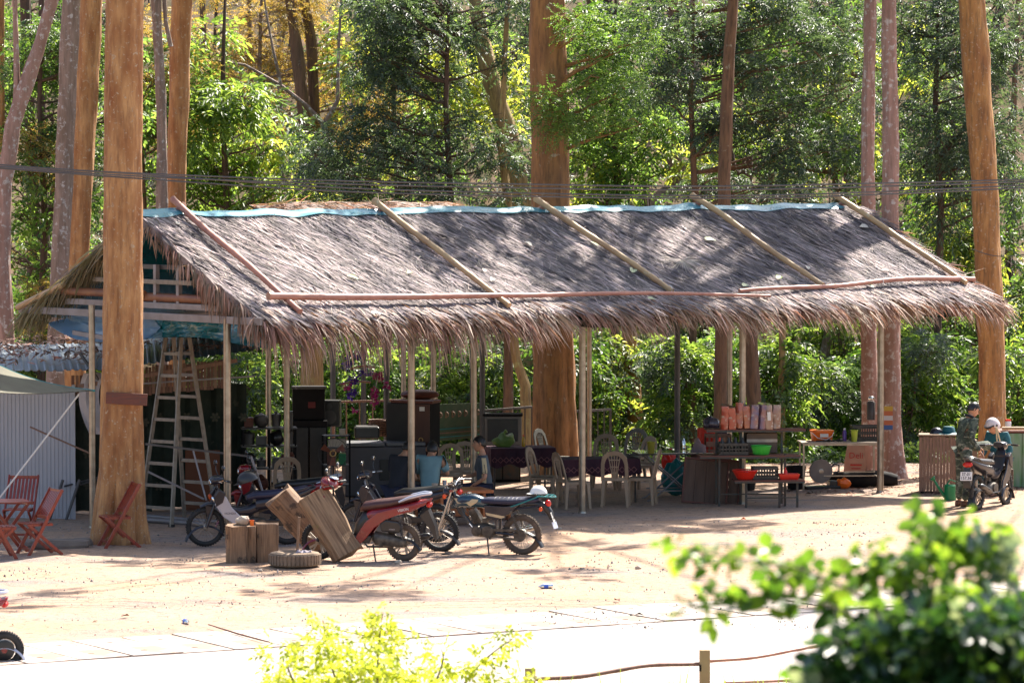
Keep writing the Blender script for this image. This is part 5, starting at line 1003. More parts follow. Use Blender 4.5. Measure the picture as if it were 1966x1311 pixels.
def underbone(loc, rz, label, body='blackpaint', shield='silver', group=None, lean=4, brand=None, seat='black', platetxt=None, legs=True, redcowl=False, mirrors=True, cast=False):
    t = thing('motorbike', label, 'motorbike', loc, rz, group, (-lean, 0)); wb, r = 1.22, 0.285
    wheel(t, 0, r, 0.042, 18, False, cast); wheel(t, wb, r, 0.036, 18, True, cast)
    fork(t, wb, r, 1.04, 0.80, 'blackpaint', 0.07, 0.02); engine(t, 0.5, 0.31, True); exhaust(t, 0.45, 0.33, 'black', -0.14, 0.10); shock(t, -0.04, r, 0.1, 0.6, 'engine'); stand(t, 0.42, 0.24)
    mb = MB(); mb.sweep([(1.07, 0.92, 55, 0.05, 0.03), (1.05, 0.84, 60, 0.09, 0.07), (0.98, 0.72, 55, 0.10, 0.08), (0.88, 0.58, 40, 0.09, 0.075), (0.74, 0.50, 75, 0.085, 0.07), (0.58, 0.52, 90, 0.09, 0.08), (0.45, 0.58, 92, 0.10, 0.09)]); b_ = mb.build('body', M[body], t, smooth=True)
    mb = MB(); mb.sweep([(0.5, 0.60, 92, 0.11, 0.10), (0.3, 0.63, 92, 0.135, 0.10), (0.1, 0.67, 95, 0.14, 0.085), (-0.1, 0.72, 100, 0.125, 0.07), (-0.28, 0.78, 105, 0.09, 0.05), (-0.40, 0.83, 110, 0.05, 0.025)]); mb.build('tail_fairing', M[body], t, smooth=True)
    mb = MB()
    for s in (-1, 1): mb.prism([(1.04, 0.80), (1.12, 0.63), (0.98, 0.44), (0.80, 0.32), (0.66, 0.30), (0.70, 0.42), (0.86, 0.58), (0.95, 0.74)], s * 0.15, s * 0.175)
    sh = mb.build('leg_shield', M[shield], t, bevel=0.012)
    mb = MB()
    for s in (-1, 1): mb.prism([(1.06, 0.86), (1.13, 0.76), (1.10, 0.60), (1.0, 0.66), (0.96, 0.80)], s * 0.11, s * 0.19)
    mb.build('front_fairing', M[body], t, bevel=0.015)
    if brand:
        lettering(brand, 0.045, sh, (0.89, 0.1765, 0.50), (90, 0, 180), M['ink'], 0.0008)
    mb = MB(); mb.sweep([(0.62, 0.70, 90, 0.07, 0.03), (0.5, 0.735, 90, 0.12, 0.05), (0.3, 0.745, 90, 0.13, 0.055), (0.1, 0.765, 90, 0.13, 0.055), (-0.1, 0.79, 90, 0.12, 0.05), (-0.27, 0.825, 90, 0.09, 0.035), (-0.31, 0.83, 90, 0.05, 0.015)]); mb.build('seat', M[seat], t, smooth=True)
    mb = MB(); mb.sweep([(1.16, 0.94, 70, 0.06, 0.04), (1.12, 0.965, 75, 0.11, 0.065), (1.04, 0.98, 85, 0.12, 0.06), (0.98, 0.985, 90, 0.09, 0.04)]); cw = mb.build('handlebar_cowl', M['redpaint' if redcowl else body], t, smooth=True)
    mb = MB(); mb.ell((1.165, 0, 0.935), (0.02, 0.08, 0.045), 14, 8); mb.build('headlamp', M['glass'], cw, smooth=True)
    for s in (-1, 1): mb = MB(); mb.ell((1.13, s * 0.125, 0.70), (0.03, 0.03, 0.05), 10, 8, (0, 25, 0)); mb.build('indicator', M['orangelens' if s < 0 else 'glass'], t, smooth=True)
    handlebar(t, 1.03, 0.96, 0.32, 0.03, 0.10)
    if mirrors: mirror(t, (0.99, 0.24, 0.98), (1.02, 0.30, 1.15)); mirror(t, (0.99, -0.24, 0.98), (1.02, -0.30, 1.15))
    mb = MB(); mb.arc((wb, 0, r), r + 0.03, 15, 150, 0.11, n=18); mb.sweep([(1.30, 0.58, 60, 0.05, 0.015), (1.2, 0.62, 85, 0.06, 0.04), (1.08, 0.62, 105, 0.06, 0.04)], p=2.2)
    for s in (-1, 1): mb.prism([(wb + 0.02, r + 0.32), (wb - 0.12, r + 0.30), (wb - 0.07, r + 0.1), (wb - 0.03, r + 0.08)], s * 0.055, s * 0.065)
    mb.build('front_mudguard', M[body], t, smooth=True)
    mb = MB(); mb.arc((0, 0, r), r + 0.045, 70, 165, 0.13, n=14); mb.prism([(-0.28, 0.62), (-0.40, 0.70), (-0.44, 0.50), (-0.42, 0.38), (-0.36, 0.44)], -0.06, 0.06); mb.build('rear_mudguard', M['black'], t, smooth=True)
    mb = MB(); mb.ell((-0.37, 0, 0.75), (0.04, 0.085, 0.045), 14, 10, (0, 15, 0)); mb.build('tail_light', M['redlens'], t, smooth=True)
    mb = MB(); 
    for s in (-1, 1): mb.tube([(0.0, s * 0.12, 0.76), (-0.2, s * 0.13, 0.83), (-0.36, s * 0.07, 0.87), (-0.38, 0, 0.87)], 0.011, 7)
    mb.build('grab_rail', M['black' if body == 'blackpaint' else 'silver'], t, smooth=True)
    if platetxt: plate(t, (-0.445, 0, 0.57), (78, 0, -90), platetxt, 0.2, 0.14)
    mb = MB(); mb.bar((0.0, 0.10, r + 0.05), (0.4, 0.11, 0.34), 0.03, 0.09); mb.build('chain_cover', M['black'], t, bevel=0.01)
    mb = MB(); mb.bar((0.42, -0.2, 0.24), (0.42, 0.2, 0.24), 0.025); mb.tube([(0.05, -0.12, 0.32), (0.02, -0.2, 0.33)], 0.012, 6); mb.tube([(0.05, 0.12, 0.32), (0.02, 0.2, 0.33)], 0.012, 6); mb.build('foot_pegs', M['black'], t, smooth=True)
    return t

def scooter(loc, rz, label, body='redpaint', seat='seat_brown', r=0.245, brand='VISION', lean=4, small=False):
    t = thing('scooter', label, 'scooter', loc, rz, None, (-lean, 0)); wb = 1.22; xr = -.38 if small else 0
    wheel(t, xr, r, 0.045, 18, False, not small, dusty=not small); wheel(t, wb, r, 0.04, 18, True, True)
    mb = MB(); mb.sweep([(0.50, 0.58, 100, 0.12, 0.08), (0.42, 0.60, 98, 0.15, 0.10), (0.25, 0.63, 95, 0.16, 0.09), (0.05, 0.67, 98, 0.16, 0.075), (-0.15, 0.71, 102, 0.14, 0.075), (-0.32, 0.77, 106, 0.10, 0.045), (-0.42, 0.80, 110, 0.06, 0.02)], p=2.4); b_ = mb.build('body', M[body], t, smooth=True)
    mb = MB()
    for s in (-1, 1): mb.prism([(-.40, .80), (-.2, .755), (.1, .70), (.34, .64), (.50, .52), (.62, .36), (.68, .25), (.60, .22), (.50, .30), (.38, .44), (.22, .55), (.0, .63), (-.36, .745)], s * 0.165, s * 0.185)
    mb.build('side_panel', M[body], t, bevel=0.012)
    mb = MB(); mb.sweep([(.68, .3, 60, .10, .05), (.62, .42, 60, .13, .10), (.52, .52, 80, .14, .13), (.38, .56, 90, .12, .10)]); mb.build('inner_panel', M['black'], t, smooth=True)
    mb = MB(); mb.sweep([(0.60, 0.66, 92, 0.06, 0.03), (0.54, 0.70, 90, 0.12, 0.06), (0.35, 0.73, 90, 0.155, 0.065), (0.15, 0.755, 90, 0.15, 0.06), (-0.08, 0.80, 90, 0.13, 0.05), (-0.22, 0.83, 92, 0.10, 0.035), (-0.26, 0.83, 92, 0.05, 0.015)]); mb.build('seat', M[seat], t, smooth=True)
    mb = MB(); mb.prism([(1.0, 0.36), (0.95, 0.26), (0.45, 0.24), (0.42, 0.34), (0.88, 0.34), (0.98, 0.50)], -0.16, 0.16); mb.build('floorboard', M['black'], t, bevel=0.015)
    mb = MB(); mb.sweep([(1.10, 0.90, 40, 0.06, 0.03), (1.10, 0.84, 30, 0.15, 0.05), (1.09, 0.70, 15, 0.20, 0.06), (1.06, 0.52, 0, 0.19, 0.05), (1.02, 0.36, -10, 0.14, 0.04)]); mb.build('front_apron', M[body], t, smooth=True)
    mb = MB(); mb.sweep([(1.16, 0.93, 70, 0.06, 0.04), (1.12, 0.96, 75, 0.13, 0.07), (1.02, 0.98, 85, 0.14, 0.065), (0.95, 0.985, 90, 0.09, 0.04)]); mb.ell((1.05, 0, .99), (.13, .17, .075), 16, 10, (0, -20, 0)); cw = mb.build('handlebar_cowl', M[body], t, smooth=True)
    mb = MB(); mb.ell((0.98, 0, 1.06), (0.07, 0.09, 0.02), 14, 8, (0, -15, 0)); mb.build('gauge', M['glass'], cw, smooth=True); mb = MB(); mb.ell((1.165, 0, 0.92), (0.02, 0.08, 0.045), 14, 8); mb.build('headlamp', M['glass'], cw, smooth=True)
    handlebar(t, 1.02, 0.96, 0.32, 0.02, 0.10, 'black'); mirror(t, (0.98, 0.24, 0.98), (1.0, 0.31, 1.15)); mirror(t, (0.98, -0.24, 0.98), (1.0, -0.31, 1.15))
    fork(t, wb, r, 1.08, 0.60, 'blackpaint', 0.07, 0.018)
    mb = MB(); mb.arc((wb, 0, r), r + 0.03, 15, 150, 0.12, n=16); mb.build('front_mudguard', M[body], t, smooth=True)
    mb = MB(); 
    for s in (-1, 1): mb.tube([(0.02, s * 0.15, 0.78), (-0.12, s * 0.155, 0.835), (-0.3, s * 0.12, 0.875), (-0.40, s * 0.05, 0.88), (-0.41, 0, 0.88)], [0.012, 0.02, 0.022, 0.02, 0.02], 8)
    mb.build('grab_rail', M['silver'], t, smooth=True)
    mb = MB(); mb.ell((-0.385, 0, 0.735), (0.045, 0.10, 0.04), 14, 10, (0, 20, 0)); mb.build('tail_light', M['redlens'], t, smooth=True)
    if not small: mb = MB(); mb.arc((0, 0, r), r + 0.06, 85, 150, 0.13, n=12); mb.prism([(-0.26, 0.60), (-0.38, 0.68), (-0.48, 0.46), (-0.50, 0.30), (-0.47, 0.30), (-0.38, 0.46)], -0.08, 0.08); mb.build('rear_mudguard', M['black'], t, smooth=True)
    mb = MB(); mb.sweep([(0.42, 0.30, 90, 0.06, 0.04), (0.38, 0.30, 90, 0.10, 0.09), (0.2, 0.28, 90, 0.11, 0.085), (0.05, 0.26, 90, 0.07, 0.07), (-0.06, 0.25, 90, 0.05, 0.05)], y0=0.06); mb.lathe([(0.03, 0.16), (0.07, 0.15), (0.075, 0.1)], 14, (0.28, 0, 0.28), 'y'); mb.lathe([(0.03, 0.14), (0.05, 0.13), (0.055, 0.1)], 14, (0.0, 0, 0.25), 'y'); mb.build('engine', M['engine'], t, smooth=True)
    mb = MB(); mb.prism([(0.3, 0.50), (0.28, 0.40), (0.02, 0.38), (-0.03, 0.46), (0.02, 0.53), (0.22, 0.55)], 0.08, 0.17); ab = mb.build('air_box', M['black'], t, bevel=0.02)
    exhaust(t, 0.35, 0.24, 'black', -0.15, 0.1); shock(t, -0.03, r + 0.05, 0.0, 0.6, 'steel_dark', y=0.15); stand(t, 0.42, 0.22)
    if brand:
        l_ = lettering(brand, 0.05, t, (-0.05, 0.187, 0.685), (90, -11, 180), M['silver'], 0.001, bold=0.001); lettering('HONDA', 0.022, ab, (0.12, 0.171, 0.43), (90, 0, 180), M['silver'], 0.0006)
    return t
def bike_at(fn, px, py, rz, label, **k):
    q = gp(px, py); return fn((q.x, q.y, gz(q.x, q.y) + 0.0), rz, label, **k)
bike_at(motorcycle, 1003, 1064, 162, 'black motorcycle with ribbed navy seat, rear rack and white helmet on it')
q = gp(1003, 1064); d_ = Vector((math.cos(R(162)), math.sin(R(162)), 0))
helmet('safety_helmet', 'white hard hat resting on the rear rack of the black motorcycle', M['white'], (q.x - d_.x * 0.24, q.y - d_.y * 0.24 - 0.03, 0.875), 200, scale=0.95)
bike_at(scooter, 775, 1077, 168, 'red scooter with maroon seat parked behind the leaning wooden blocks').scale = (1, 1, 1.1)
bike_at(underbone, 838, 1040, 166, 'black motorbike with black seat standing behind the red scooter', body='blackpaint', shield='blackpaint')
bike_at(underbone, 552, 1045, 195, 'black motorbike with silver leg shield, parked behind the cut log blocks', body='blackpaint', shield='silver', brand='HONDA', seat='navy')
bike_at(underbone, 606, 1022, 186, 'red and black motorbike at the back beside the front left post', body='redpaint', shield='blackpaint', redcowl=True)
q = gp(468, 1052); helmet('open_face_helmet', 'glossy black helmet hanging on the handlebar of the silver shielded motorbike', M['black'], (q.x + 0.06, q.y + 0.05, .97), 190, cap=True, tilt=(0, 18), scale=1.2)
bike_at(underbone, 1877, 979, 62, 'dusty black motorbike seen from behind beside the man in camouflage', body='blackpaint', shield='blackpaint', platetxt=('37-01', '157.36'), mirrors=False, lean=2, cast=True)
es = bike_at(scooter, -56, 1268, 184, 'small electric scooter cut off by the left edge, only its rear wheel showing', body='redpaint', r=0.215, brand=None, small=True)
mb = MB(); mb.lathe([(0.10, 0.055), (0.115, 0.05), (0.115, -0.05), (0.10, -0.055)], 20, (-.38, 0, 0.215), 'y'); hb = mb.build('hub_motor', M['black'], es, smooth=True)
mb = MB(); mb.lathe([(0.035, 0.0565), (0.035, 0.0575)], 6, (-.38, 0, 0.215), 'y'); mb.build('hub_badge', M['redpaint'], hb)
mb = MB(); mb.arc((-.38, 0, 0.215), 0.26, 60, 170, 0.12, n=16); mb.build('rear_mudguard', M['silver'], es, smooth=True)
# ------------------------------------------------------------------ people
def skin_mesh(verts, edges, radii, subsurf=2, root=0):
    me = bpy.data.meshes.new('tmp'); me.from_pydata([tuple(v) for v in verts], edges, []); o = bpy.data.objects.new('tmp', me); COL.objects.link(o)
    o.modifiers.new('s', 'SKIN'); sv = me.skin_vertices[0].data
    for i, r_ in enumerate(radii): sv[i].radius = (r_, r_) if not isinstance(r_, tuple) else r_
    sv[root].use_root = True
    ss = o.modifiers.new('u', 'SUBSURF'); ss.levels = subsurf; ss.render_levels = subsurf
    bpy.context.view_layer.update(); e = o.evaluated_get(bpy.context.evaluated_depsgraph_get()); m2 = e.to_mesh()
    V = [v.co.copy() for v in m2.vertices]; Fl = [tuple(p.vertices) for p in m2.polygons]; e.to_mesh_clear(); bpy.data.objects.remove(o); bpy.data.meshes.remove(me)
    return V, Fl
def head_into(mb, c, face, up, s=1.0):
    """head with brow, nose, jaw and ears; face = direction it looks, up = crown direction"""
    f = Vector(face).normalized(); u = Vector(up); u = (u - f * u.dot(f)).normalized(); l = u.cross(f)
    V = []; n, m = 24, 18
    for i in range(m + 1):
        ph = math.pi * i / m; z = math.cos(ph)
        for j in range(n):
            th = 2 * math.pi * j / n; x, y = math.sin(ph) * math.cos(th), math.sin(ph) * math.sin(th)
            X, Y, Z_ = x * 0.094, y * 0.075, z * 0.118
            if z < 0: k = -z; Y *= 1 - 0.32 * k; X = X * (1 - 0.12 * k) + (0.018 * k if x > 0 else 0.03 * k)
            if x > 0:
                fr = math.exp(-(y / 0.22) ** 2)
                X += 0.024 * fr * math.exp(-((z + 0.16) / 0.13) ** 2) + 0.008 * fr * math.exp(-((z + 0.52) / 0.09) ** 2) + 0.010 * fr * math.exp(-((z + 0.85) / 0.14) ** 2)
                X -= 0.012 * math.exp(-((abs(y) - 0.38) / 0.16) ** 2) * math.exp(-((z - 0.08) / 0.11) ** 2); X += 0.005 * math.exp(-((z - 0.28) / 0.1) ** 2)
            V.append(Vector(c) + (f * X + l * Y + u * Z_) * s)
    mb.add(V, [(i * n + j, (i + 1) * n + j, (i + 1) * n + (j + 1) % n, i * n + (j + 1) % n) for i in range(m) for j in range(n)])
    for sgn in (-1, 1):
        k0 = len(mb.v); e = Vector(c) + (l * sgn * 0.076 - f * 0.006 + u * 0.0) * s; pts = []
        for i in range(9): a = math.pi * 2 * i / 8; pts.append(e + (f * 0.014 * math.cos(a) + u * 0.03 * math.sin(a) + l * sgn * 0.008 * (1 - math.cos(a))) * s)
        mb.tube(pts, 0.0055 * s, 5)
        mb.ell(e, (0.008 * s, 0.014 * s, 0.024 * s), 8, 6)
    return f, l, u
def hair_into(mb, c, f, l, u, s=1.0, low=-0.1, vol=1.0, seed=1):
    V = []; n, m = 26, 14
    for i in range(m + 1):
        for j in range(n):
            th = 2 * math.pi * j / n; ct = math.cos(th); lim = 0.45 if ct > 0.55 else (0.30 if ct > 0.2 else low - 0.35 * max(0, -ct))
            z = math.cos(math.acos(max(-1, min(1, lim))) * i / m); rr = math.sqrt(max(0, 1 - z * z)); x, y = rr * ct, rr * math.sin(th)
            k = 1.0 + 0.09 * vol + 0.05 * vol * noise.noise(Vector((x * 5, y * 5, z * 5 + seed))); k = k if i < m else 0.99
            V.append(Vector(c) + (f * (x * 0.094 * k - 0.003) + l * (y * 0.077 * k) + u * (z * 0.118 * k + 0.004)) * s)
    mb.add(V, [(i * n + j, (i + 1) * n + j, (i + 1) * n + (j + 1) % n, i * n + (j + 1) % n) for i in range(m) for j in range(n)])
    r_ = random.Random(seed)
    for _ in range(160):                                  # tufts
        a = r_.uniform(0, 6.28); z = r_.uniform(0.25, 0.98); rr = math.sqrt(1 - z * z); x, y = rr * math.cos(a), rr * math.sin(a)
        p = Vector(c) + (f * x * 0.1 + l * y * 0.083 + u * z * 0.125) * s; d = (f * (x + 0.3) + l * y + u * (z + 0.3)).normalized()
        mb.tube([p - d * 0.01, p + d * 0.018 * vol + Vector((0, 0, -0.002))], [0.006, 0.001], 4, cap=False)
def hand_into(mb, wrist, d, palm_n, curl=0.5, side=1, s=1.0):
    """palm and five fingers from the wrist along d; palm_n is where the palm faces"""
    d = Vector(d).normalized(); pn = Vector(palm_n); pn = (pn - d * pn.dot(d)).normalized(); a = d.cross(pn) * side; w_ = Vector(wrist)
    rows = [(0.0, 0.024, 0.017), (0.03, 0.033, 0.016), (0.065, 0.041, 0.014), (0.09, 0.04, 0.011)]; V = []; n = 10
    for t, hw, hh in rows:
        for j in range(n): th = 2 * math.pi * j / n; V.append(w_ + (d * t + a * hw * math.cos(th) + pn * hh * math.sin(th)) * s)
    mb.add(V, [(i * n + j, i * n + (j + 1) % n, (i + 1) * n + (j + 1) % n, (i + 1) * n + j) for i in range(3) for j in range(n)] + [tuple(range(n)), tuple(3 * n + j for j in range(n))])
    for k, (off, L_) in enumerate(((0.030, 0.068), (0.010, 0.076), (-0.010, 0.071), (-0.029, 0.056))):
        p = w_ + (d * 0.085 + a * off) * s; dd = d.copy(); pts = [p - d * 0.012 * s, p]
        for q, seg in enumerate((0.45, 0.32, 0.23)): dd = (dd + pn * curl * (0.7 + 0.3 * q) + a * off * 0.6).normalized(); p = p + dd * L_ * seg * s; pts.append(p)
        mb.tube(pts, [0.0085 * s, 0.0095 * s, 0.0088 * s, 0.008 * s, 0.0055 * s], 7)
    p = w_ + (d * 0.03 + a * 0.028) * s; dd = (d * 0.7 + a * 0.65 + pn * 0.3).normalized(); pts = [p - dd * 0.01, p + dd * 0.03 * s, p + (dd * 0.03 + (dd + pn * 0.35 * curl + d * 0.4).normalized() * 0.025) * s, p + (dd * 0.03 + (dd + pn * 0.8 * curl + d * 0.5).normalized() * 0.048) * s]
    mb.tube(pts, [0.012 * s, 0.011 * s, 0.0095 * s, 0.006 * s], 7)
def person(label, loc, rz, J, top, trousers, sleeve='short', face=(1, 0, -0.1), headup=(0, 0, 1), hair=0, collar=None, s=1.0, curl=0.6, palms=((0, 1, 0), (0, -1, 0)), shoes='leather', hat=False, hairlow=-0.1):
    t = thing('person', label, 'person', loc, rz); t.scale = (s,) * 3
    P = {k: Vector(v) for k, v in J.items()}
    N_ = ['pelvis', 'waist', 'chest', 'neck', 'head', 'shL', 'elL', 'wrL', 'shR', 'elR', 'wrR', 'hipL', 'knL', 'anL', 'toL', 'hipR', 'knR', 'anR', 'toR']
    I = {k: i for i, k in enumerate(N_)}
    E_ = [('pelvis', 'waist'), ('waist', 'chest'), ('chest', 'neck'), ('neck', 'head'), ('chest', 'shL'), ('shL', 'elL'), ('elL', 'wrL'), ('chest', 'shR'), ('shR', 'elR'), ('elR', 'wrR'), ('pelvis', 'hipL'), ('hipL', 'knL'), ('knL', 'anL'), ('anL', 'toL'), ('pelvis', 'hipR'), ('hipR', 'knR'), ('knR', 'anR'), ('anR', 'toR')]
    rad = dict(pelvis=.08, waist=.08, chest=.10, neck=.05, head=.052, shL=.058, shR=.058, elL=.036, elR=.036, wrL=.024, wrR=.024, hipL=.065, hipR=.065, knL=.045, knR=.045, anL=.028, anR=.028, toL=.03, toR=.03)
    V, Fl = skin_mesh([P[k] for k in N_], [(I[a], I[b_]) for a, b_ in E_], [rad[k] for k in N_]); mb = MB(); mb.add(V, Fl)
    hd = P['head'] + (P['head'] - P['neck']).normalized() * 0.03; f, l, u = head_into(mb, hd, face, headup)
    for side, sh, el, wr, pn in ((1, 'shL', 'elL', 'wrL', palms[0]), (-1, 'shR', 'elR', 'wrR', palms[1])): hand_into(mb, P[wr], (P[wr] - P[el]), pn, curl, side)
    body = mb.build('body', M['skin'], t, smooth=True)
    if not hat or hair: mb = MB(); hair_into(mb, hd, f, l, u, low=hairlow, seed=len(label), vol=0.5 if hat else 1.1); mb.build('hair', M['hair'], t, smooth=True)
    mb = MB()
    for sg in (-1, 1):
        e = hd + f * 0.083 + l * sg * 0.031 + u * 0.012; mb.ell(e, (0.008, 0.012, 0.006), 8, 6)
        mb.tube([hd + f * 0.09 + l * sg * 0.018 + u * 0.03, hd + f * 0.088 + l * sg * 0.035 + u * 0.035, hd + f * 0.078 + l * sg * 0.05 + u * 0.03], 0.003, 4)
    mb.tube([hd + f * 0.096 - u * 0.062 + l * 0.022, hd + f * 0.103 - u * 0.06, hd + f * 0.096 - u * 0.062 - l * 0.022], 0.003, 5)
    mb.build('face_features', M['hair'], body, smooth=True)
    # shirt: torso and sleeves, slightly looser than the body
    el_t = 0.86 if sleeve == 'short' else 1.0
    vs = [P['pelvis'] + Vector((0, 0, -0.07)), P['waist'], P['chest'], P['neck'] * 0.72 + P['chest'] * 0.28]; rs_ = [0.140, 0.128, 0.140, 0.062]; es = [(0, 1), (1, 2), (2, 3)]
    for a, b_, c in (('shL', 'elL', 'wrL'), ('shR', 'elR', 'wrR')):
        k = len(vs); vs += [P[a], P[a].lerp(P[b_], el_t)]; rs_ += [0.079, 0.066 if sleeve == 'short' else 0.054]; es += [(2, k), (k, k + 1)]
        if sleeve == 'long': vs += [P[b_].lerp(P[c], 0.95)]; rs_ += [0.042]; es += [(k + 1, k + 2)]
    V, Fl = skin_mesh(vs, es, rs_); mb = MB(); mb.add(V, Fl); sh = mb.build('shirt', top, t, smooth=True)
    for v in sh.data.vertices:
        nn = noise.noise(v.co * 9) * 0.008 + noise.noise(v.co * 22) * 0.004; v.co += v.normal * nn
    if collar: 
        mb = MB(); cpos = P['neck'] * 0.62 + P['chest'] * 0.38; mb.torus(0.062, 0.016, 20, 8, tuple(cpos), 'z', rw=0.02); mb.build('collar', collar, sh, smooth=True)
    vs = [P['pelvis'] + Vector((0, 0, 0.06))]; rs_ = [0.132]; es = []
    for a, b_, c in (('hipL', 'knL', 'anL'), ('hipR', 'knR', 'anR')):
        k = len(vs); vs += [P[a], P[b_], P[b_].lerp(P[c], 0.98)]; rs_ += [0.106, 0.078, 0.066]; es += [(0, k), (k, k + 1), (k + 1, k + 2)]
    V, Fl = skin_mesh(vs, es, rs_); mb = MB(); mb.add(V, Fl); tr = mb.build('trousers', trousers, t, smooth=True)
    for v in tr.data.vertices:
        nn = noise.noise(v.co * 8 + Vector((3, 3, 3))) * 0.009 + noise.noise(v.co * 20) * 0.004; v.co += v.normal * nn
    for a, b_ in (('anL', 'toL'), ('anR', 'toR')):
        mb = MB(); d = (P[b_] - P[a]); d.z = 0; d = d.normalized() if d.length > 1e-4 else Vector((1, 0, 0)); sd = Vector((-d.y, d.x, 0)); g0 = P[a].copy(); V = []
        prof = [(-0.07, 0.02, 0.035), (-0.055, 0.036, 0.05), (0.0, 0.04, 0.052), (0.08, 0.046, 0.036), (0.14, 0.048, 0.028), (0.185, 0.035, 0.02), (0.2, 0.012, 0.01)]
        for x, hw, hh in prof:
            for j in range(12): th = 2 * math.pi * j / 12; V.append(g0 + d * x + sd * hw * math.cos(th) + Vector((0, 0, hh * math.sin(th) - 0.085 + hh)))
        mb.add(V, [(i * 12 + j, i * 12 + (j + 1) % 12, (i + 1) * 12 + (j + 1) % 12, (i + 1) * 12 + j) for i in range(6) for j in range(12)] + [tuple(range(12)), tuple(72 + j for j in range(12))]); mb.build('shoe', M[shoes], t, smooth=True)
    return t, hd, (f, l, u), P
def stand_pose(**k):
    J = dict(pelvis=(0, 0, .93), waist=(0.0, 0, 1.08), chest=(0.0, 0, 1.29), neck=(0.0, 0, 1.46), head=(0.03, 0, 1.55), shL=(0, .165, 1.38), elL=(-.02, .22, 1.10), wrL=(.05, .22, .86), shR=(0, -.165, 1.38), elR=(-.02, -.22, 1.10), wrR=(.05, -.22, .86),
             hipL=(0, .085, .88), knL=(.03, .10, .48), anL=(-.02, .10, .085), toL=(.12, .12, .03), hipR=(0, -.085, .88), knR=(.03, -.10, .48), anR=(-.02, -.10, .085), toR=(.12, -.12, .03)); J.update(k); return J
def sit_pose(h=0.42, lean=0.06, **k):
    z = h + 0.10; J = dict(pelvis=(0, 0, z), waist=(lean * .5, 0, z + .15), chest=(lean, 0, z + .36), neck=(lean * 1.2, 0, z + .52), head=(lean * 1.2 + .03, 0, z + .61), shL=(lean, .165, z + .44), elL=(lean + .05, .21, z + .17), wrL=(lean + .27, .12, z + .12), shR=(lean, -.165, z + .44), elR=(lean + .05, -.21, z + .17), wrR=(lean + .27, -.12, z + .12),
             hipL=(.02, .09, z - .02), knL=(.42, .13, h + .07), anL=(.38, .13, .085), toL=(.52, .14, .03), hipR=(.02, -.09, z - .02), knR=(.42, -.13, h + .07), anR=(.38, -.13, .085), toR=(.52, -.14, .03)); J.update(k); return J
# seated man in the grey shirt, facing left in profile
q = gp(932, 990); z = 0.45
t, hd, fr, P = person('seated man in a slate grey shirt with a cream stripe, looking left', (q.x, q.y, 0), 188,
    sit_pose(0.34, 0.04, elL=(.04, .26, .60), wrL=(.22, .16, .48), elR=(.12, -.2, .62), wrR=(.3, -.06, .60), neck=(.05, 0, .975), head=(.08, 0, 1.07)), M['shirt_grey'], M['trousers_navy'], face=(1, -0.15, 0.02), hair=1, s=1.03, collar=M['shirt_grey'], curl=0.5, palms=((0, -.3, -1), (0, .3, -1)))
shirt = [c for c in t.children if c.name.startswith('shirt')][0]
def drape(parent, name, m, y0, y1, zs, xs=0.0, off=0.006, src=None, flip=1):   # cloth strip hugging the shirt, found by ray casting
    dg = bpy.context.evaluated_depsgraph_get(); V = []; ok = True
    for zz in zs:
        for yy in (y0, (y0 + y1) / 2, y1):
            hit, loc, nr, _ = src.ray_cast(Vector((xs + 0.6, yy, zz)), Vector((-1, 0, 0)))
            V.append((loc + nr * off) if hit else Vector((xs + 0.1, yy, zz)))
    k = len(zs); mb = MB(); mb.add(V, [(3 * i + j, 3 * i + j + 1, 3 * i + j + 4, 3 * i + j + 3) for i in range(k - 1) for j in range(2)]); return mb.build(name, m, parent, smooth=True)
def drape_side(parent, name, m, x0, x1, zs, src, off=0.006):
    V = []
    for i, zz in enumerate(zs):
        for xx in (x0, (x0 + x1) / 2, x1):
            hit, loc, nr, _ = src.ray_cast(Vector((xx - 0.02 * i / len(zs), 0.6, zz)), Vector((0, -1, 0)))
            V.append((loc + nr * off) if hit else Vector((xx, 0.14, zz)))
    k = len(zs); mb = MB(); mb.add(V, [(3 * i + j, 3 * i + j + 1, 3 * i + j + 4, 3 * i + j + 3) for i in range(k - 1) for j in range(2)]); return mb.build(name, m, parent, smooth=True)
zz_ = [0.90 - 0.032 * i for i in range(14)]
drape_side(shirt, 'front_stripe', M['cream'], 0.02, 0.085, zz_, shirt)
drape_side(shirt, 'stripe_line', M['ink'], 0.048, 0.056, zz_[3:9], shirt, 0.009)
q = gp(823, 1000)
person('person in a pale teal polo shirt seated with back to the camera', (q.x, q.y, 0), 78,
    sit_pose(0.34, 0.10, head=(.22, 0, .985), neck=(.15, 0, .925), elR=(.14, -.25, .66), wrR=(.32, -.12, .66)), M['shirt_teal'], M['trousers_navy'], face=(1, 0.2, -0.55), collar=M['shirt_grey'], hair=1, s=1.09, hairlow=-0.35)
q = gp(758, 1000)
person('person in a black shirt seated with back to the camera beside a post', (q.x, q.y, 0), 50,
    sit_pose(0.34, 0.14, head=(.27, 0, .99), neck=(.19, 0, .93)), M['shirt_black'], M['trousers_navy'], face=(1, -0.2, -0.5), hair=1, s=1.09)
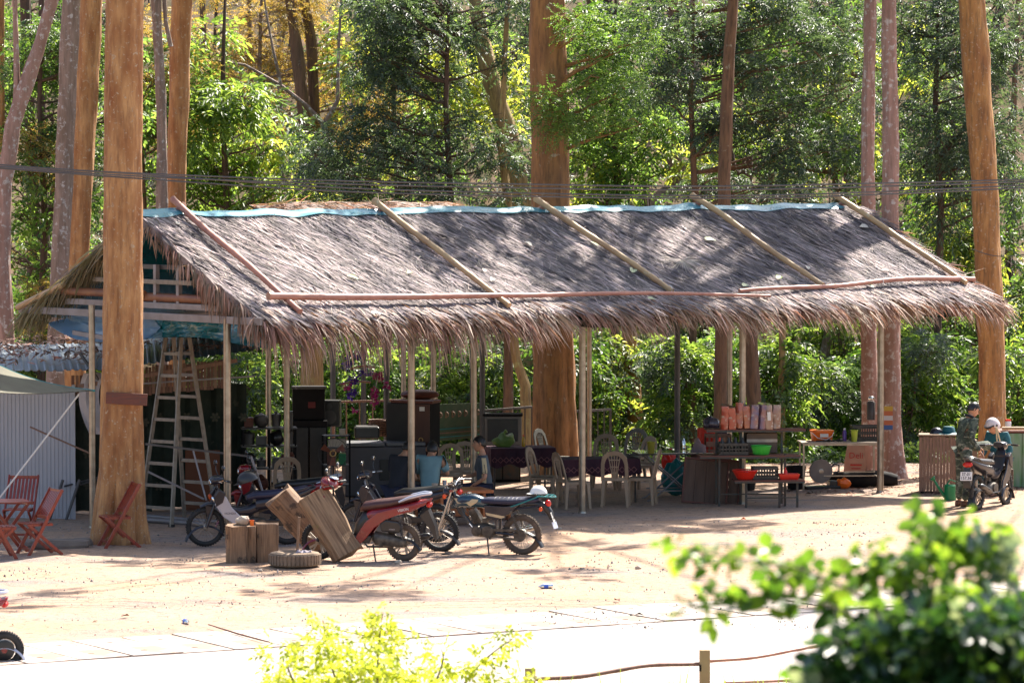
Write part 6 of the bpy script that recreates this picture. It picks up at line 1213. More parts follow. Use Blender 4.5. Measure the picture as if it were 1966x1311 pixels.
# man in camouflage, leaning on the tail of the motorbike
q = gp(1849, 972)
t, hd, fr, P = person('standing man in a camouflage jacket leaning a hand on the dusty motorbike', (q.x, q.y, 0), 22,
    stand_pose(chest=(.07, 0, 1.29), neck=(.12, -.0, 1.45), head=(.16, 0, 1.53), shL=(.05, .165, 1.37), shR=(.09, -.165, 1.37), elR=(.02, -.25, 1.10), wrR=(.17, -.25, .90), elL=(.16, .24, 1.12), wrL=(.36, .16, .95), knL=(.0, .10, .48), knR=(.04, -.09, .48)), M['camo'], M['camo'], sleeve='long', face=(1, -.12, -0.45), hair=1, s=1.0, curl=0.45, palms=((0, 0, -1), (0, 0, -1)))
mb = MB(); mb.tube([Vector((.12, 0, 1.45)) + Vector((0.07 * math.cos(a), 0.07 * math.sin(a), 0.0 - 0.03 * math.cos(a))) for a in [2 * math.pi * i / 16 for i in range(17)]], 0.02, 8); mb.build('collar', M['shirt_black'], t, smooth=True)
# crouching rider with the white helmet
q = gp(1922, 948)
t, hd, fr, P = person('person in a teal jacket and white open helmet sitting low beyond the motorbike', (q.x, q.y, 0), 232,
    sit_pose(0.44, 0.12, head=(.24, 0, 1.10), neck=(.16, 0, 1.03), elL=(.12, .24, .70), wrL=(.32, .22, .62)), M['jacket_teal'], M['jacket_teal'], sleeve='long', face=(0.9, -0.3, -0.7), hair=1, hat=True, s=1.02)
mb = MB(); f, l, u = fr; V = []; n = 24
for i in range(11):
    for j in range(n):
        th = 2 * math.pi * j / n; lim = 1.15 if math.cos(th) > 0.35 else 1.95; ph = lim * i / 10
        V.append(hd + f * (0.128 * math.sin(ph) * math.cos(th) - 0.008) + l * 0.115 * math.sin(ph) * math.sin(th) + u * (0.145 * math.cos(ph) + 0.012))
mb.add(V, [(i * n + j, (i + 1) * n + j, (i + 1) * n + (j + 1) % n, i * n + (j + 1) % n) for i in range(10) for j in range(n)])
hv = thing('white_helmet', 'white open face helmet worn by the person in the teal jacket', 'helmet', t.location, 232); hv.scale = t.scale
mb.build('shell', mat('off white helmet paint', (0.62, 0.52, 0.5), (0.7, 0.62, 0.6), rough=0.3, coat=0.4), hv, smooth=True)
mb = MB(); mb.tube([hd + f * (0.13 * math.sin(1.2) * math.cos(a)) + l * 0.118 * math.sin(a) + u * 0.066 for a in [R(-70 + 14 * i) for i in range(11)]], 0.012, 6); mb.build('visor_trim', M['black'], hv, smooth=True)
mb = MB(); [mb.lathe([(0.022, 0), (0.022, 0.008)], 12, tuple(hd + l * s_ * 0.116 + u * 0.03), 'y') for s_ in (-1, 1)]; mb.build('visor_knob', M['black'], hv, smooth=True)
mb = MB(); mb.sweep([(0, 0, 90, .1, .02), (0, 0, 90, .1, .02)]) if False else mb.box((0.02, 0, 0.22), (0.34, 0.34, 0.42)); 
st = tag(mb.build('sitting_block', M['log_dark'], None, bevel=0.02), 'dark wooden block under the person in the teal jacket', 'block'); st.location = (q.x, q.y, 0.0)
# ------------------------------------------------------------------ plastic chairs
def plastic_chair(m):
    t = thing('plastic_chair', '', 'chair', (0, 0, 0), 0, 'moulded plastic chairs')
    mb = MB(); mb.box((0, 0, 0.435), (0.42, 0.42, 0.02)); mb.box((0.2, 0, 0.42), (0.025, 0.40, 0.05)); mb.box((0, 0.2, 0.42), (0.40, 0.02, 0.05)); mb.box((0, -0.2, 0.42), (0.40, 0.02, 0.05)); mb.build('seat', m, t, bevel=0.009)
    for x, y in ((0.18, 0.18), (0.18, -0.18), (-0.18, 0.18), (-0.18, -0.18)):
        mb = MB(); k = 1.16; V = []
        for z, w_ in ((0.0, 0.042), (0.25, 0.05), (0.43, 0.066)):
            f = 1 + (k - 1) * (1 - z / 0.43); V += [(x * f + dx * w_ / 2, y * f + dy * w_ / 2, z) for dx, dy in ((-1, -1), (1, -1), (1, 1), (-1, 1))]
        mb.add(V, [(i * 4 + j, i * 4 + (j + 1) % 4, (i + 1) * 4 + (j + 1) % 4, (i + 1) * 4 + j) for i in range(2) for j in range(4)] + [(3, 2, 1, 0), (8, 9, 10, 11)]); mb.build('leg', m, t, bevel=0.006)
    def B(y, z): return Vector((-0.19 - 0.24 * (z - 0.43), y, z))
    mb = MB(); arch = [B(-0.19, .43), B(-0.195, .55), B(-0.19, .70), B(-0.165, .80), B(-0.10, .865), B(0, .885), B(0.10, .865), B(0.165, .80), B(0.19, .70), B(0.195, .55), B(0.19, .43)]
    V = []; n = len(arch)
    for i, p in enumerate(arch):
        d = (arch[min(i + 1, n - 1)] - arch[max(i - 1, 0)]).normalized(); nn = Vector((0.97, 0, 0.23)); s = d.cross(nn).normalized(); w_ = 0.038 if 2 < i < n - 3 else 0.029
        V += [p - s * w_ - nn * 0.011, p + s * w_ - nn * 0.011, p + s * w_ + nn * 0.011, p - s * w_ + nn * 0.011]
    mb.add(V, [(i * 4 + j, i * 4 + (j + 1) % 4, (i + 1) * 4 + (j + 1) % 4, (i + 1) * 4 + j) for i in range(n - 1) for j in range(4)] + [(3, 2, 1, 0), (n * 4 - 4, n * 4 - 3, n * 4 - 2, n * 4 - 1)])
    mb.bar(B(-0.19, .46), B(0.19, .46), 0.02, 0.05); mb.build('back_frame', m, t, bevel=0.005)
    for k in range(5):                                     # the pierced vase-shaped splat
        mb = MB(); y0 = (k - 2) * 0.022; pts = [B(y0, .47), B(y0 * 1.1, .58), B(y0 * 1.5, .68), B(y0 * 1.9, .78), B(y0 * 2.2, .85)]
        for a, b_ in zip(pts[:-1], pts[1:]): mb.bar(a, b_, 0.015, 0.014)
        mb.build('splat_bar', m, t)
    mb = MB(); 
    for z, hw in ((.56, .055), (.66, .07), (.77, .09)): mb.bar(B(-hw, z), B(hw, z), 0.014, 0.018)
    mb.build('splat_rail', m, t); return t
PC = plastic_chair(M['plastic_tan']); PD = plastic_chair(M['plastic_dark'])
chairs = [  # px, py of the ground under the seat, turn, source, label
    (1182, 972, 84, PC, 'taupe plastic chair seen from behind, in the middle of the row facing the cloth table'),
    (1232, 968, 170, PC, 'taupe plastic chair in profile right of the one seen from behind'),
    (1100, 976, 22, PC, 'taupe plastic chair half hidden by the shiny front post'),
    (1048, 966, 340, PC, 'taupe plastic chair with its back leaning left, behind the white hard hat'),
    (1160, 938, 262, PC, 'taupe plastic chair on the far side of the patterned cloth table'),
    (1222, 942, 215, PC, 'brown tinted plastic chair behind the profile chair'),
    (1208, 925, 240, PD, 'dark plastic chair farthest back beside the yellow cup table'),
    (1352, 938, 262, PC, 'taupe plastic chair behind the leaning wooden tabletop'),
    (1062, 925, 330, PD, 'dark olive plastic chair against the ribbed tree trunk'),
    (862, 960, 265, PC, 'pale plastic chair behind the person in the teal shirt'),
    (898, 955, 280, PC, 'plastic chair behind the seated man in the grey shirt'),
]
for k, (px, py, rz, src, lb) in enumerate(chairs):
    q = gp(px, py)
    first_ = not src.get('label')
    if first_: src.location = q; src.rotation_euler = (0, 0, R(rz)); src['label'] = lb
    else: copy_tree(src, q, rz, lb)
q = gp(548, 985); copy_tree(PC, q, 100, 'pale plastic chair behind the motorbike seats at the left')
# ------------------------------------------------------------------ red folding chairs and table
def folding_chair():
    t = thing('folding_chair', '', 'chair', (0, 0, 0), 0, 'red folding garden chairs'); m = M['wood_red']
    for s in (-1, 1):
        mb = MB(); mb.bar((-0.27, s * 0.22, 0.93), (0.25, s * 0.22, 0.0), 0.022, 0.05); mb.build('leg', m, t, bevel=0.004)
        mb = MB(); mb.bar((0.24, s * 0.19, 0.45), (-0.28, s * 0.19, 0.0), 0.022, 0.045); mb.build('leg', m, t, bevel=0.004)
    def P(s_): return Vector((-0.27 + 0.52 * s_, 0, 0.93 - 0.93 * s_))
    for s_ in (0.03, 0.42): q = P(s_); mb = MB(); mb.bar(q + Vector((0, -0.21, 0)), q + Vector((0, 0.21, 0)), 0.02, 0.05); mb.build('back_rail', m, t, bevel=0.003)
    for k in range(7):
        y = (k - 3) * 0.055; mb = MB(); mb.bar(P(0.04) + Vector((0, y, 0)), P(0.41) + Vector((0, y, 0)), 0.035, 0.012); mb.build('back_slat', m, t)
    for k in range(6):
        x = 0.23 - k * 0.068; mb = MB(); mb.box((x, 0, 0.455), (0.052, 0.36, 0.015)); mb.build('seat_slat', m, t, bevel=0.003)
    mb = MB(); mb.bar((0.20, -0.18, 0.435), (-0.14, -0.18, 0.435), 0.02, 0.03); mb.bar((0.20, 0.18, 0.435), (-0.14, 0.18, 0.435), 0.02, 0.03); mb.build('seat_frame', m, t)
    mb = MB(); mb.bar((0.2, -0.21, 0.09), (0.2, 0.21, 0.09), 0.02, 0.03); mb.bar((-0.23, -0.18, 0.05), (-0.23, 0.18, 0.05), 0.02, 0.03); mb.build('stretcher', m, t); return t
fc = folding_chair()
for k, (px, py, rz, lb) in enumerate([(228, 1050, 198, 'red wooden folding chair standing alone in front of the thickest trunk'), (75, 1064, 208, 'red wooden folding chair right of the table, seen from its side'), (38, 1035, 262, 'red wooden folding chair behind the table with its back to the grey metal wall'), (-6, 1072, 15, 'red wooden folding chair cut by the left edge of the picture')]):
    q = gp(px, py)
    if k == 0: fc.location = q; fc.rotation_euler = (0, 0, R(rz)); fc['label'] = lb
    else: copy_tree(fc, q, rz, lb)
q = gp(12, 1058); t = thing('folding_table', 'red wooden folding table with crossed legs between the folding chairs', 'table', q, 20)
for k in range(7): mb = MB(); mb.box((0, (k - 3) * 0.088, 0.72), (0.62, 0.08, 0.02)); mb.build('top_slat', M['wood_red'], t, bevel=0.003)
mb = MB(); [mb.bar((x, -0.3, 0.70), (x, 0.3, 0.70), 0.03) for x in (-0.25, 0.25)]; mb.build('top_frame', M['wood_red'], t)
for s in (-1, 1):
    mb = MB(); mb.bar((-0.27, s * 0.24, 0), (0.27, s * 0.24, 0.7), 0.022, 0.045); mb.build('leg', M['wood_red'], t); mb = MB(); mb.bar((0.27, s * 0.21, 0), (-0.27, s * 0.21, 0.7), 0.022, 0.045); mb.build('leg', M['wood_red'], t)
mb = MB(); mb.bar((0.25, -0.22, 0.06), (0.25, 0.22, 0.06), 0.03); mb.bar((-0.25, -0.22, 0.06), (-0.25, 0.22, 0.06), 0.03); mb.build('stretcher', M['wood_red'], t)
# ------------------------------------------------------------------ tall step ladder
A = gp(310, 1005); hz = 3.2; t = thing('step_ladder', 'tall worn aluminium step ladder standing open under the gable', 'ladder', A, 25)
def lad(x0, x1, w0, w1, nr, nm):
    for s in (-1, 1): mb = MB(); mb.bar((x0, s * w0, 0), (x1, s * w1, hz - 0.12), 0.028, 0.07); mb.build('rail', M['alu'], t, bevel=0.003); mb = MB(); mb.box((x0, s * w0, 0.02), (0.05, 0.09, 0.05)); mb.build('foot', M['black'], t)
    for k in range(nr):
        f = (0.28 + k * 0.335) / (hz - 0.12)
        if f > 0.97: break
        x = x0 + (x1 - x0) * f; w_ = w0 + (w1 - w0) * f; mb = MB(); mb.bar((x, -w_, f * (hz - .12)), (x, w_, f * (hz - .12)), 0.035, 0.05); mb.build('rung', M['alu'], t, bevel=0.003)
lad(-0.52, -0.06, 0.34, 0.15, 9, ''); lad(0.52, 0.06, 0.34, 0.15, 9, '')
t.rotation_euler = (0, 0, R(52)); t.location = gp(342, 1005)
mb = MB(); mb.box((0, 0, hz - 0.05), (0.16, 0.40, 0.04)); mb.box((0, -0.17, hz - 0.13), (0.14, 0.05, 0.16)); mb.box((0, 0.17, hz - 0.13), (0.14, 0.05, 0.16)); mb.build('top_cap', M['wood_board'], t, bevel=0.008)
# ------------------------------------------------------------------ cut logs, tyre base
def slabwood(w_, d, h, seed, bark_side=True):
    mb = MB(); V = []; n = 14; prof = [(-.5, -.5), (-.17, -.5), (.17, -.5), (.5, -.5), (.5, -.15), (.5, .2), (.42, .5), (0, .56), (-.42, .5), (-.5, .2), (-.5, -.15)]; k = len(prof)
    for i in range(n + 1):
        z = h * i / n
        for j, (x, y) in enumerate(prof):
            f = 0.10 * noise.noise(Vector((x * 2 + seed, y * 2, z * 2))) + 0.07 * noise.noise(Vector((x * 5 + seed, y * 5, z * 5)))
            V.append((x * w_ * (1 + f * 1.4), y * d * (1 + f * 2), z + (0.06 * noise.noise(Vector((x * 3, y * 3, seed))) if i in (0, n) else 0)))
    mb.add(V, [(i * k + j, i * k + (j + 1) % k, (i + 1) * k + (j + 1) % k, (i + 1) * k + j) for i in range(n) for j in range(k)] + [tuple(range(k))[::-1], tuple(n * k + j for j in range(k))]); return mb
for i, (px, w_, h, rz, lb) in enumerate([(454, .30, .53, 4, 'left upright block of the three cut log blocks, with a pale stone on top'), (483, .15, .52, -6, 'narrow middle block of the three cut log blocks'), (513, .31, .54, 8, 'right upright block of the three cut log blocks, with an orange cup beside it')]):
    q = gp(px, 1080 - i * 1.0); o = slabwood(w_, .26, h, i * 3 + 1).build('log_block', M['log'], None, bevel=0.006); o.location = (q.x, q.y, gz(q.x, q.y) - .01); o.rotation_euler = (0, 0, R(rz)); tag(o, lb, 'log', 'cut log blocks')
q = gp(466, 1079); mb = MB(); mb.ell((0, 0, 0.06), (0.10, 0.075, 0.065), 12, 8)
for i, v in enumerate(mb.v): p = Vector(v); mb.v[i] = tuple(p * (1 + 0.25 * noise.noise(p * 14)))
o = tag(mb.build('stone', M['stone'], None), 'pale rough stone lying on the left cut log block', 'stone'); o.location = (q.x, q.y, .525)
q = gp(484, 1079); t = thing('cup', 'small orange cup standing between the cut log blocks', 'cup', (q.x, q.y - .03, .515)); mb = MB(); mb.lathe([(0.026, 0), (0.032, 0.075), (0.029, 0.075), (0.024, 0.006)], 18); mb.build('shell', M['orange_plastic'], t, smooth=True); mb = MB(); mb.torus(0.032, 0.003, 18, 6, (0, 0, 0.075), 'z'); mb.build('rim', M['orange_plastic'], t, smooth=True)
# leaning slabs: from the upper left to the ground at the lower right
def leaner(p_hi, p_lo, w_, d, seed, lb, roll, m, m2):
    a, b_ = Vector(p_lo), Vector(p_hi); L_ = (b_ - a).length; o = slabwood(w_, d, L_, seed).build('leaning_log', [m], None, bevel=0.01)
    z = (b_ - a).normalized(); y = Vector((0.22, -1, 0.0)); x = y.cross(z).normalized(); y = z.cross(x); Mx = Matrix((x, y, z)).transposed() @ Matrix.Rotation(R(roll), 3, 'Z'); o.matrix_world = Matrix.Translation(a) @ Mx.to_4x4(); return tag(o, lb, 'log', 'thick leaning log slabs')
m_ll = mat('sawn log slab with moss', (0.36, 0.23, 0.13), (0.10, 0.055, 0.03), scale=4.2, stretch=(7, 7, 0.35), detail=10, rough=0.9, bump=0.03, bscale=7, spots=(0.17, 0.16, 0.045), spot_scale=2.2, spot_t=0.58)
g1 = gp(668, 1077); g2 = gp(640, 1068)
leaner((g1.x - .50, g1.y + .10, .93), (g1.x + 0.02, g1.y - .12, .10), .46, .20, 5, 'front leaning log slab with a mossy pale face, propped against the red scooter', 18, m_ll, None)
leaner((g2.x - .80, g2.y + .22, .84), (g2.x - .10, g2.y + .32, .04), .42, .34, 9, 'rear leaning log slab, darker and thicker, left of the mossy one', -12, M['log'], None)
q = gp(566, 1086); t = thing('tyre_base', 'dusty old tyre filled with concrete, lying flat with a wooden stick standing in it', 'tyre', (q.x, q.y, 0)); mb = MB(); prof = [(0.15, 0.03), (0.26, 0.0), (0.335, 0.015), (0.355, 0.05), (0.36, 0.10), (0.355, 0.15), (0.335, 0.185), (0.26, 0.20), (0.20, 0.185), (0.17, 0.17)]; mb.lathe(prof, 40)
for k in range(40):
    a = 2 * math.pi * k / 40; mb.box((0.357 * math.cos(a), 0.357 * math.sin(a), 0.10), (0.018, 0.035, 0.13), (0, 0, math.degrees(a)))
mb.build('tyre', M['dusty_rubber'], t, smooth=True); mb = MB(); mb.lathe([(0.0, 0.165), (0.18, 0.17)], 24, cap=False); mb.build('concrete_fill', M['stone'], t)
mb = MB(); mb.bar((0.03, 0, 0.12), (0.06, 0.02, 0.68), 0.045, 0.035); mb.build('stick', M['bin_slat'], t, bevel=0.004)
mb = MB(); mb.ell((0.12, -0.04, 0.19), (0.12, 0.06, 0.025), 14, 8); 
for i, v in enumerate(mb.v): p = Vector(v); mb.v[i] = tuple(p + Vector((0, 0, 0.04 * noise.noise(p * 22))))
rg = tag(mb.build('rag', mat('greyish rag', (.32, .28, .32), (.22, .18, .2), scale=12, rough=.9), None, smooth=True), 'crumpled grey rag lying on the flat tyre', 'cloth'); rg.location = t.location
# ------------------------------------------------------------------ wooden table and stools of the seated people
q = gp(880, 1008); t = thing('wooden_table', 'orange varnished wooden table in front of the seated people', 'table', q, 18)
for k in range(3): mb = MB(); mb.box((0, (k - 1) * 0.235, 0.535), (0.92, 0.225, 0.05)); mb.build('top_board', M['orange_wood'], t, bevel=0.006)
for x in (-0.34, 0.34): mb = MB(); mb.box((x, 0, 0.255), (0.05, 0.5, 0.51)); mb.build('leg', M['orange_wood'], t, bevel=0.006)
mb = MB(); mb.box((0, 0, 0.2), (0.63, 0.03, 0.12)); mb.build('stretcher', M['orange_wood'], t)
for px, py, rz, lb in ((955, 998, 12, 'orange wooden stool under the man in the grey shirt'), (818, 1004, 12, 'orange wooden stool under the person in the teal shirt'), (756, 1004, 12, 'orange wooden stool under the person in the black shirt')):
    q = gp(px, py); t = thing('stool', lb, 'stool', q, rz, 'orange wooden stools'); mb = MB(); mb.box((0, 0, 0.32), (0.42, 0.30, 0.045)); mb.build('seat', M['orange_wood'], t, bevel=0.006)
    for x in (-0.17, 0.17): mb = MB(); mb.box((x, 0, 0.148), (0.04, 0.24, 0.297)); mb.build('leg', M['orange_wood'], t, bevel=0.004)
for i, (dx, dy, h, r_) in enumerate(((-0.15, 0.05, 0.11, 0.035), (0.02, 0.12, 0.10, 0.035), (-0.3, -0.02, 0.07, 0.05))):
    q = gp(872, 1006); o = MB(); o.lathe([(r_ * 0.8, 0), (r_, h), (r_ * 0.92, h), (r_ * 0.72, 0.01)], 16); o = tag(o.build('drinking_glass', [M['glass'], M['glass'], M['stone']][i], None, smooth=True), ['clear glass at the back of the orange table', 'clear glass in the middle of the orange table', 'pale bowl on the left of the orange table'][i], ['glass', 'glass', 'bowl'][i]); o.location = (q.x + dx, q.y + dy + .05, 0.561); o.name = ['drinking_glass', 'drinking_glass.001', 'bowl'][i]
# ------------------------------------------------------------------ cloth tables
m_cloth = mat('maroon patterned tablecloth', (0.07, 0.018, 0.028), (0.035, 0.012, 0.024), scale=3, rough=0.9)
m_lace = mat('pink diamond print', (0.22, 0.085, 0.085), rough=0.9)
def cloth_table(q, rz, w_, d, h, lb, lb2, drop=0.2):
    t = thing('folding_table', lb, 'table', q, rz); mb = MB(); mb.box((0, 0, h), (w_, d, 0.025)); mb.build('tabletop', M['wood_board'], t)
    for x in (-1, 1):
        for y in (-1, 1): mb = MB(); mb.tube([(x * (w_ / 2 - .06), y * (d / 2 - .05), 0), (x * (w_ / 2 - .06), y * (d / 2 - .05), h - .01)], 0.018, 8); mb.build('leg', M['steel_dark'], t, smooth=True)
    c = thing('tablecloth', lb2, 'tablecloth', q, rz); mb = MB(); V = []; n = 60; rows = 6
    per = [((-w_ / 2 - .01) + (w_ + .02) * min(1, max(0, s)), 0) for s in (0,)]
    def edge(s):
        a, b_ = w_ / 2 + .012, d / 2 + .012; L_ = 2 * (2 * a + 2 * b_); s = (s % 1) * L_
        if s < 2 * a: return (-a + s, -b_, 0, -1)
        s -= 2 * a
        if s < 2 * b_: return (a, -b_ + s, 1, 0)
        s -= 2 * b_
        if s < 2 * a: return (a - s, b_, 0, 1)
        s -= 2 * a; return (-a, b_ - s, -1, 0)
    for i in range(rows):
        for j in range(n):
            x, y, nx_, ny_ = edge(j / n); f = i / (rows - 1); wv = 0.025 * f * math.sin(j * 1.7) + 0.012 * f * math.sin(j * 0.7); V.append((x + nx_ * (wv + .015 * f), y + ny_ * (wv + .015 * f), h + .016 - drop * f * (1 + .12 * math.sin(j * .9))))
    mb.add(V, [(i * n + j, i * n + (j + 1) % n, (i + 1) * n + (j + 1) % n, (i + 1) * n + j) for i in range(rows - 1) for j in range(n)] + [tuple(range(n))]); mb.build('cloth', m_cloth, c, smooth=False)
    mb = MB(); a, b_ = w_ / 2 + .012, d / 2 + .012
    for row in (0.66,):
        for j in range(int(w_ / 0.1)):
            x = -a + 0.06 + j * 0.1; z = h + .016 - drop * row; r_ = 0.054; y = -b_ - 0.03
            for r1, r2 in ((r_, r_ * .68),):
                o_ = [(x, y, z + r1), (x + r1, y, z), (x, y, z - r1), (x - r1, y, z)]; i_ = [(x, y - .001, z + r2), (x + r2, y - .001, z), (x, y - .001, z - r2), (x - r2, y - .001, z)]; mb.add(o_ + i_, [(k, (k + 1) % 4, 4 + (k + 1) % 4, 4 + k) for k in range(4)])
    mb.build('printed_diamonds', m_lace, c); return t
cloth_table(gp(1148, 962), 10, 1.25, .7, .70, 'folding table under the maroon cloth between the taupe chairs', 'maroon cloth with pink diamonds on the table between the taupe chairs', .26)
cloth_table(gp(998, 938), 10, 1.1, .7, .70, 'folding table under the maroon cloth behind the man in grey', 'maroon cloth with pink diamonds hanging behind the man in the grey shirt', .3)
q = gp(968, 938); mb = MB(); mb.ell((0, 0, .1), (.19, .14, .12), 20, 14)
for i, v in enumerate(mb.v): p = Vector(v); mb.v[i] = tuple(p * (1 + .3 * noise.noise(p * 9) + .12 * noise.noise(p * 25)))
mb.tube([(0, 0, .19), (.0, 0.01, .24), (.04, 0.0, .27)], [.03, .02, .035], 8)
o = tag(mb.build('plastic_bag', mat('green vegetable bag', (.22, .3, .1), (.12, .2, .06), scale=9, rough=.35, trans=(.4, .5, .15), tw=.4), None, smooth=True), 'bulging green plastic bag on the cloth table behind the man in grey', 'bag'); o.location = (q.x, q.y, .715)
q = gp(1005, 938); t = thing('bottle', 'small yellow oil bottle on the cloth table', 'bottle', (q.x, q.y, .717)); mb = MB(); mb.lathe([(.028, 0), (.03, .02), (.03, .12), (.012, .16), (.012, .18)], 14); mb.build('body', mat('yellow oil', (.6, .4, .05), rough=.15, trans=(.8, .5, .05), tw=.4), t, smooth=True); mb = MB(); mb.lathe([(.014, .18), (.014, .2)], 10); mb.build('cap', M['red_plastic'], t, smooth=True)
# box television on a stand
q = gp(965, 928); t = thing('television', 'old grey box television standing behind the cloth table', 'television', (q.x, q.y + .3, .62), 0); mb = MB(); mb.box((0, .2, .27), (.66, .35, .5)); mb.sweep([(0, 0, 90, .1, .1)] * 2) if False else mb.box((0, .5, .27), (.5, .3, .36)); mb.build('case', mat('grey television case', (.13, .12, .11), (.17, .155, .14), rough=.5), t, bevel=.02); mb = MB(); mb.box((0, .02, .28), (.53, .02, .39)); mb.build('screen', M['black'], t, bevel=.01); mb = MB(); mb.box((0, .2, .545), (.70, .4, .04)); mb.build('top_cloth', M['black_matt'], t, bevel=.01)
t2 = thing('stand', 'dark stand under the old television', 'stand', (q.x, q.y + .5, 0)); mb = MB(); mb.box((0, 0, .30), (.62, .45, .60)); mb.build('cabinet', M['black_matt'], t2, bevel=.01); mb = MB(); [mb.box((x, -.23, .3), (.28, .01, .5)) for x in (-.15, .15)]; mb.build('door', M['rusty'], t2, bevel=.004)
# glass table on crossed tube legs
q = gp(1290, 960); t = thing('glass_table', 'glass topped table on crossed tube legs with a yellow cup on it', 'table', q, 8); m_gl = mat('greenish table glass', (.12, .16, .15), rough=.06, spec=.9, coat=1.0)
mb = MB(); mb.box((0, 0, .80), (1.25, .75, .012)); mb.build('glass_top', m_gl, t, bevel=.003); mb = MB(); [mb.bar((-.62, y, .785), (.62, y, .785), .025) for y in (-.36, .36)]; [mb.bar((x, -.36, .785), (x, .36, .785), .025) for x in (-.61, .61)]; mb.build('top_frame', M['rusty'], t)
for s in (-1, 1):
    for x0, x1 in ((-.5, .22), (.5, -.22)):
        mb = MB(); mb.tube([(x0, s * .32, .78), (x0 * .85, s * .32, .72), (0.5 * (x0 + x1) * .5, s * .3, .42), (x1, s * .28, .16), (x1 * 1.8, s * .28, .03), (x1 * 2.1, s * .28, .015)], .014, 8); mb.build('leg', M['galv'], t, smooth=True)
    mb = MB(); mb.bar((-.38, s * .3, .18), (.38, s * .3, .18), .02); mb.build('stretcher', M['galv'], t)
def cup(q, z, r0, r1, h, m, lb, nm='cup'):
    t = thing(nm, lb, 'cup', (q.x, q.y, z)); mb = MB(); mb.lathe([(r0, 0), (r1, h), (r1 * .94, h), (r0 * .92, .008)], 20); mb.build('shell', m, t, smooth=True); mb = MB(); mb.torus(r1, .005, 20, 6, (0, 0, h), 'z'); mb.build('rim', m, t, smooth=True); return t
cup(gp(1250, 965), .807, .05, .07, .19, mat('mustard plastic', (.3, .26, .03), rough=.3, trans=(.6, .5, .05), tw=.3), 'mustard yellow cup on the left end of the glass table')
q = gp(1313, 955); t = thing('bottle', 'clear water bottle with blue cap on the glass table', 'bottle', (q.x, q.y, .807)); mb = MB(); mb.lathe([(.03, 0), (.032, .02), (.032, .12), (.012, .16), (.012, .18)], 14); mb.build('body', M['glass'], t, smooth=True); mb = MB(); mb.lathe([(.014, .18), (.014, .2)], 10); mb.build('cap', M['navy'], t, smooth=True)
# leaning table tops
for k, (px, rz, dx, lb) in enumerate(((1352, 6, 0, 'brown wooden tabletop leaning on its edge in front'), (1368, 6, .12, 'second wooden tabletop leaning just behind the first'))):
    q = gp(px + k * 8, 968); t = thing('tabletop', lb, 'tabletop', (q.x, q.y + .12 + k * .09, 0), rz, 'tabletops leaning together', (0, 0)); t.rotation_euler = (R(-12), R(6), R(rz))
    for j in range(4): mb = MB(); mb.box((-.27 + j * .18, 0, .36), (.175, .022, .70)); mb.build('plank', mat('dark brown board %d%d' % (k, j), (.13, .075, .05), (.08, .045, .03), scale=3, stretch=(6, 6, .7), rough=.7, bump=.003), t, bevel=.002)
    mb = MB(); mb.box((-.36, -.01, .36), (.03, .04, .74)); mb.box((.36, -.01, .36), (.03, .04, .74)); mb.box((0, -.01, .725), (.74, .04, .03)); mb.box((0, -.01, .01), (.74, .04, .03)); mb.build('edge_frame', M['wood_board'], t, bevel=.003)
# ------------------------------------------------------------------ stepped shelf with crates and bowls
A = gp(1395, 972); ST = thing('metal_shelf', 'stepped metal shelf carrying crates, bowls and wrapped packages', 'shelf', A, 4)
def steel_leg(t, x, y, h, m='rusty', w_=.035): mb = MB(); mb.bar((x, y, 0), (x, y, h), w_); mb.build('leg', M[m], t, bevel=.002)
for x in (-.12, .95): steel_leg(ST, x, .0, .85); steel_leg(ST, x, .42, 1.22)
for x in (.28, .82): steel_leg(ST, x + .0, -.30, .44)
steel_leg(ST, 1.12, -.22, .42); steel_leg(ST, .28, .42, 1.22)
for x0, x1, y, d, z in ((-.3, 1.32, .45, .42, 1.22), (-.45, 1.18, .12, .5, .82), (.08, 1.22, -.2, .42, .44)): mb = MB(); mb.box(((x0 + x1) / 2, y, z), (x1 - x0, d, .022)); mb.build('shelf_board', M['wood_board'], ST, bevel=.003); mb = MB(); mb.bar((x0, y - d / 2, z - .022), (x1, y - d / 2, z - .022), .02, .024); mb.build('shelf_edge', M['rusty'], ST)
mb = MB(); mb.bar((.28, -.3, .16), (1.12, -.24, .16), .02); mb.bar((-.12, 0, .2), (.95, 0, .2), .02); mb.build('stretcher', M['rusty'], ST)
def on(t, x, y, z): return t.matrix_basis @ Vector((x, y, z))
def crate(lb, loc, rz, w_, d, h, m, nm='crate', slots=9):
    t = thing(nm, lb, 'crate', loc, rz); mb = MB(); mb.box((0, 0, .01), (w_, d, .02)); mb.build('base', m, t)
    for (x, y, sx, sy, ax) in ((0, -d / 2, w_, .014, 0), (0, d / 2, w_, .014, 0), (-w_ / 2, 0, .014, d, 1), (w_ / 2, 0, .014, d, 1)):
        mb = MB(); L_ = sx if ax == 0 else sy; k = slots if ax == 0 else max(4, int(slots * d / w_))
        for z, hh in ((h - .02, .045), (h * .5, .022), (.03, .05)): mb.box((x, y, z), (sx, sy, hh))
        for j in range(k + 1):
            f = -L_ / 2 + L_ * j / k; mb.box((x + (f if ax == 0 else 0), y + (f if ax == 1 else 0), h / 2), (.014, .014, h - .03) if ax == 0 else (.014, .014, h - .03))
        mb.build('side', m, t)
    return t
crate('black plastic crate full of dark bottles on the middle shelf', on(ST, .12, .14, .832), 4, .46, .3, .19, M['black'])
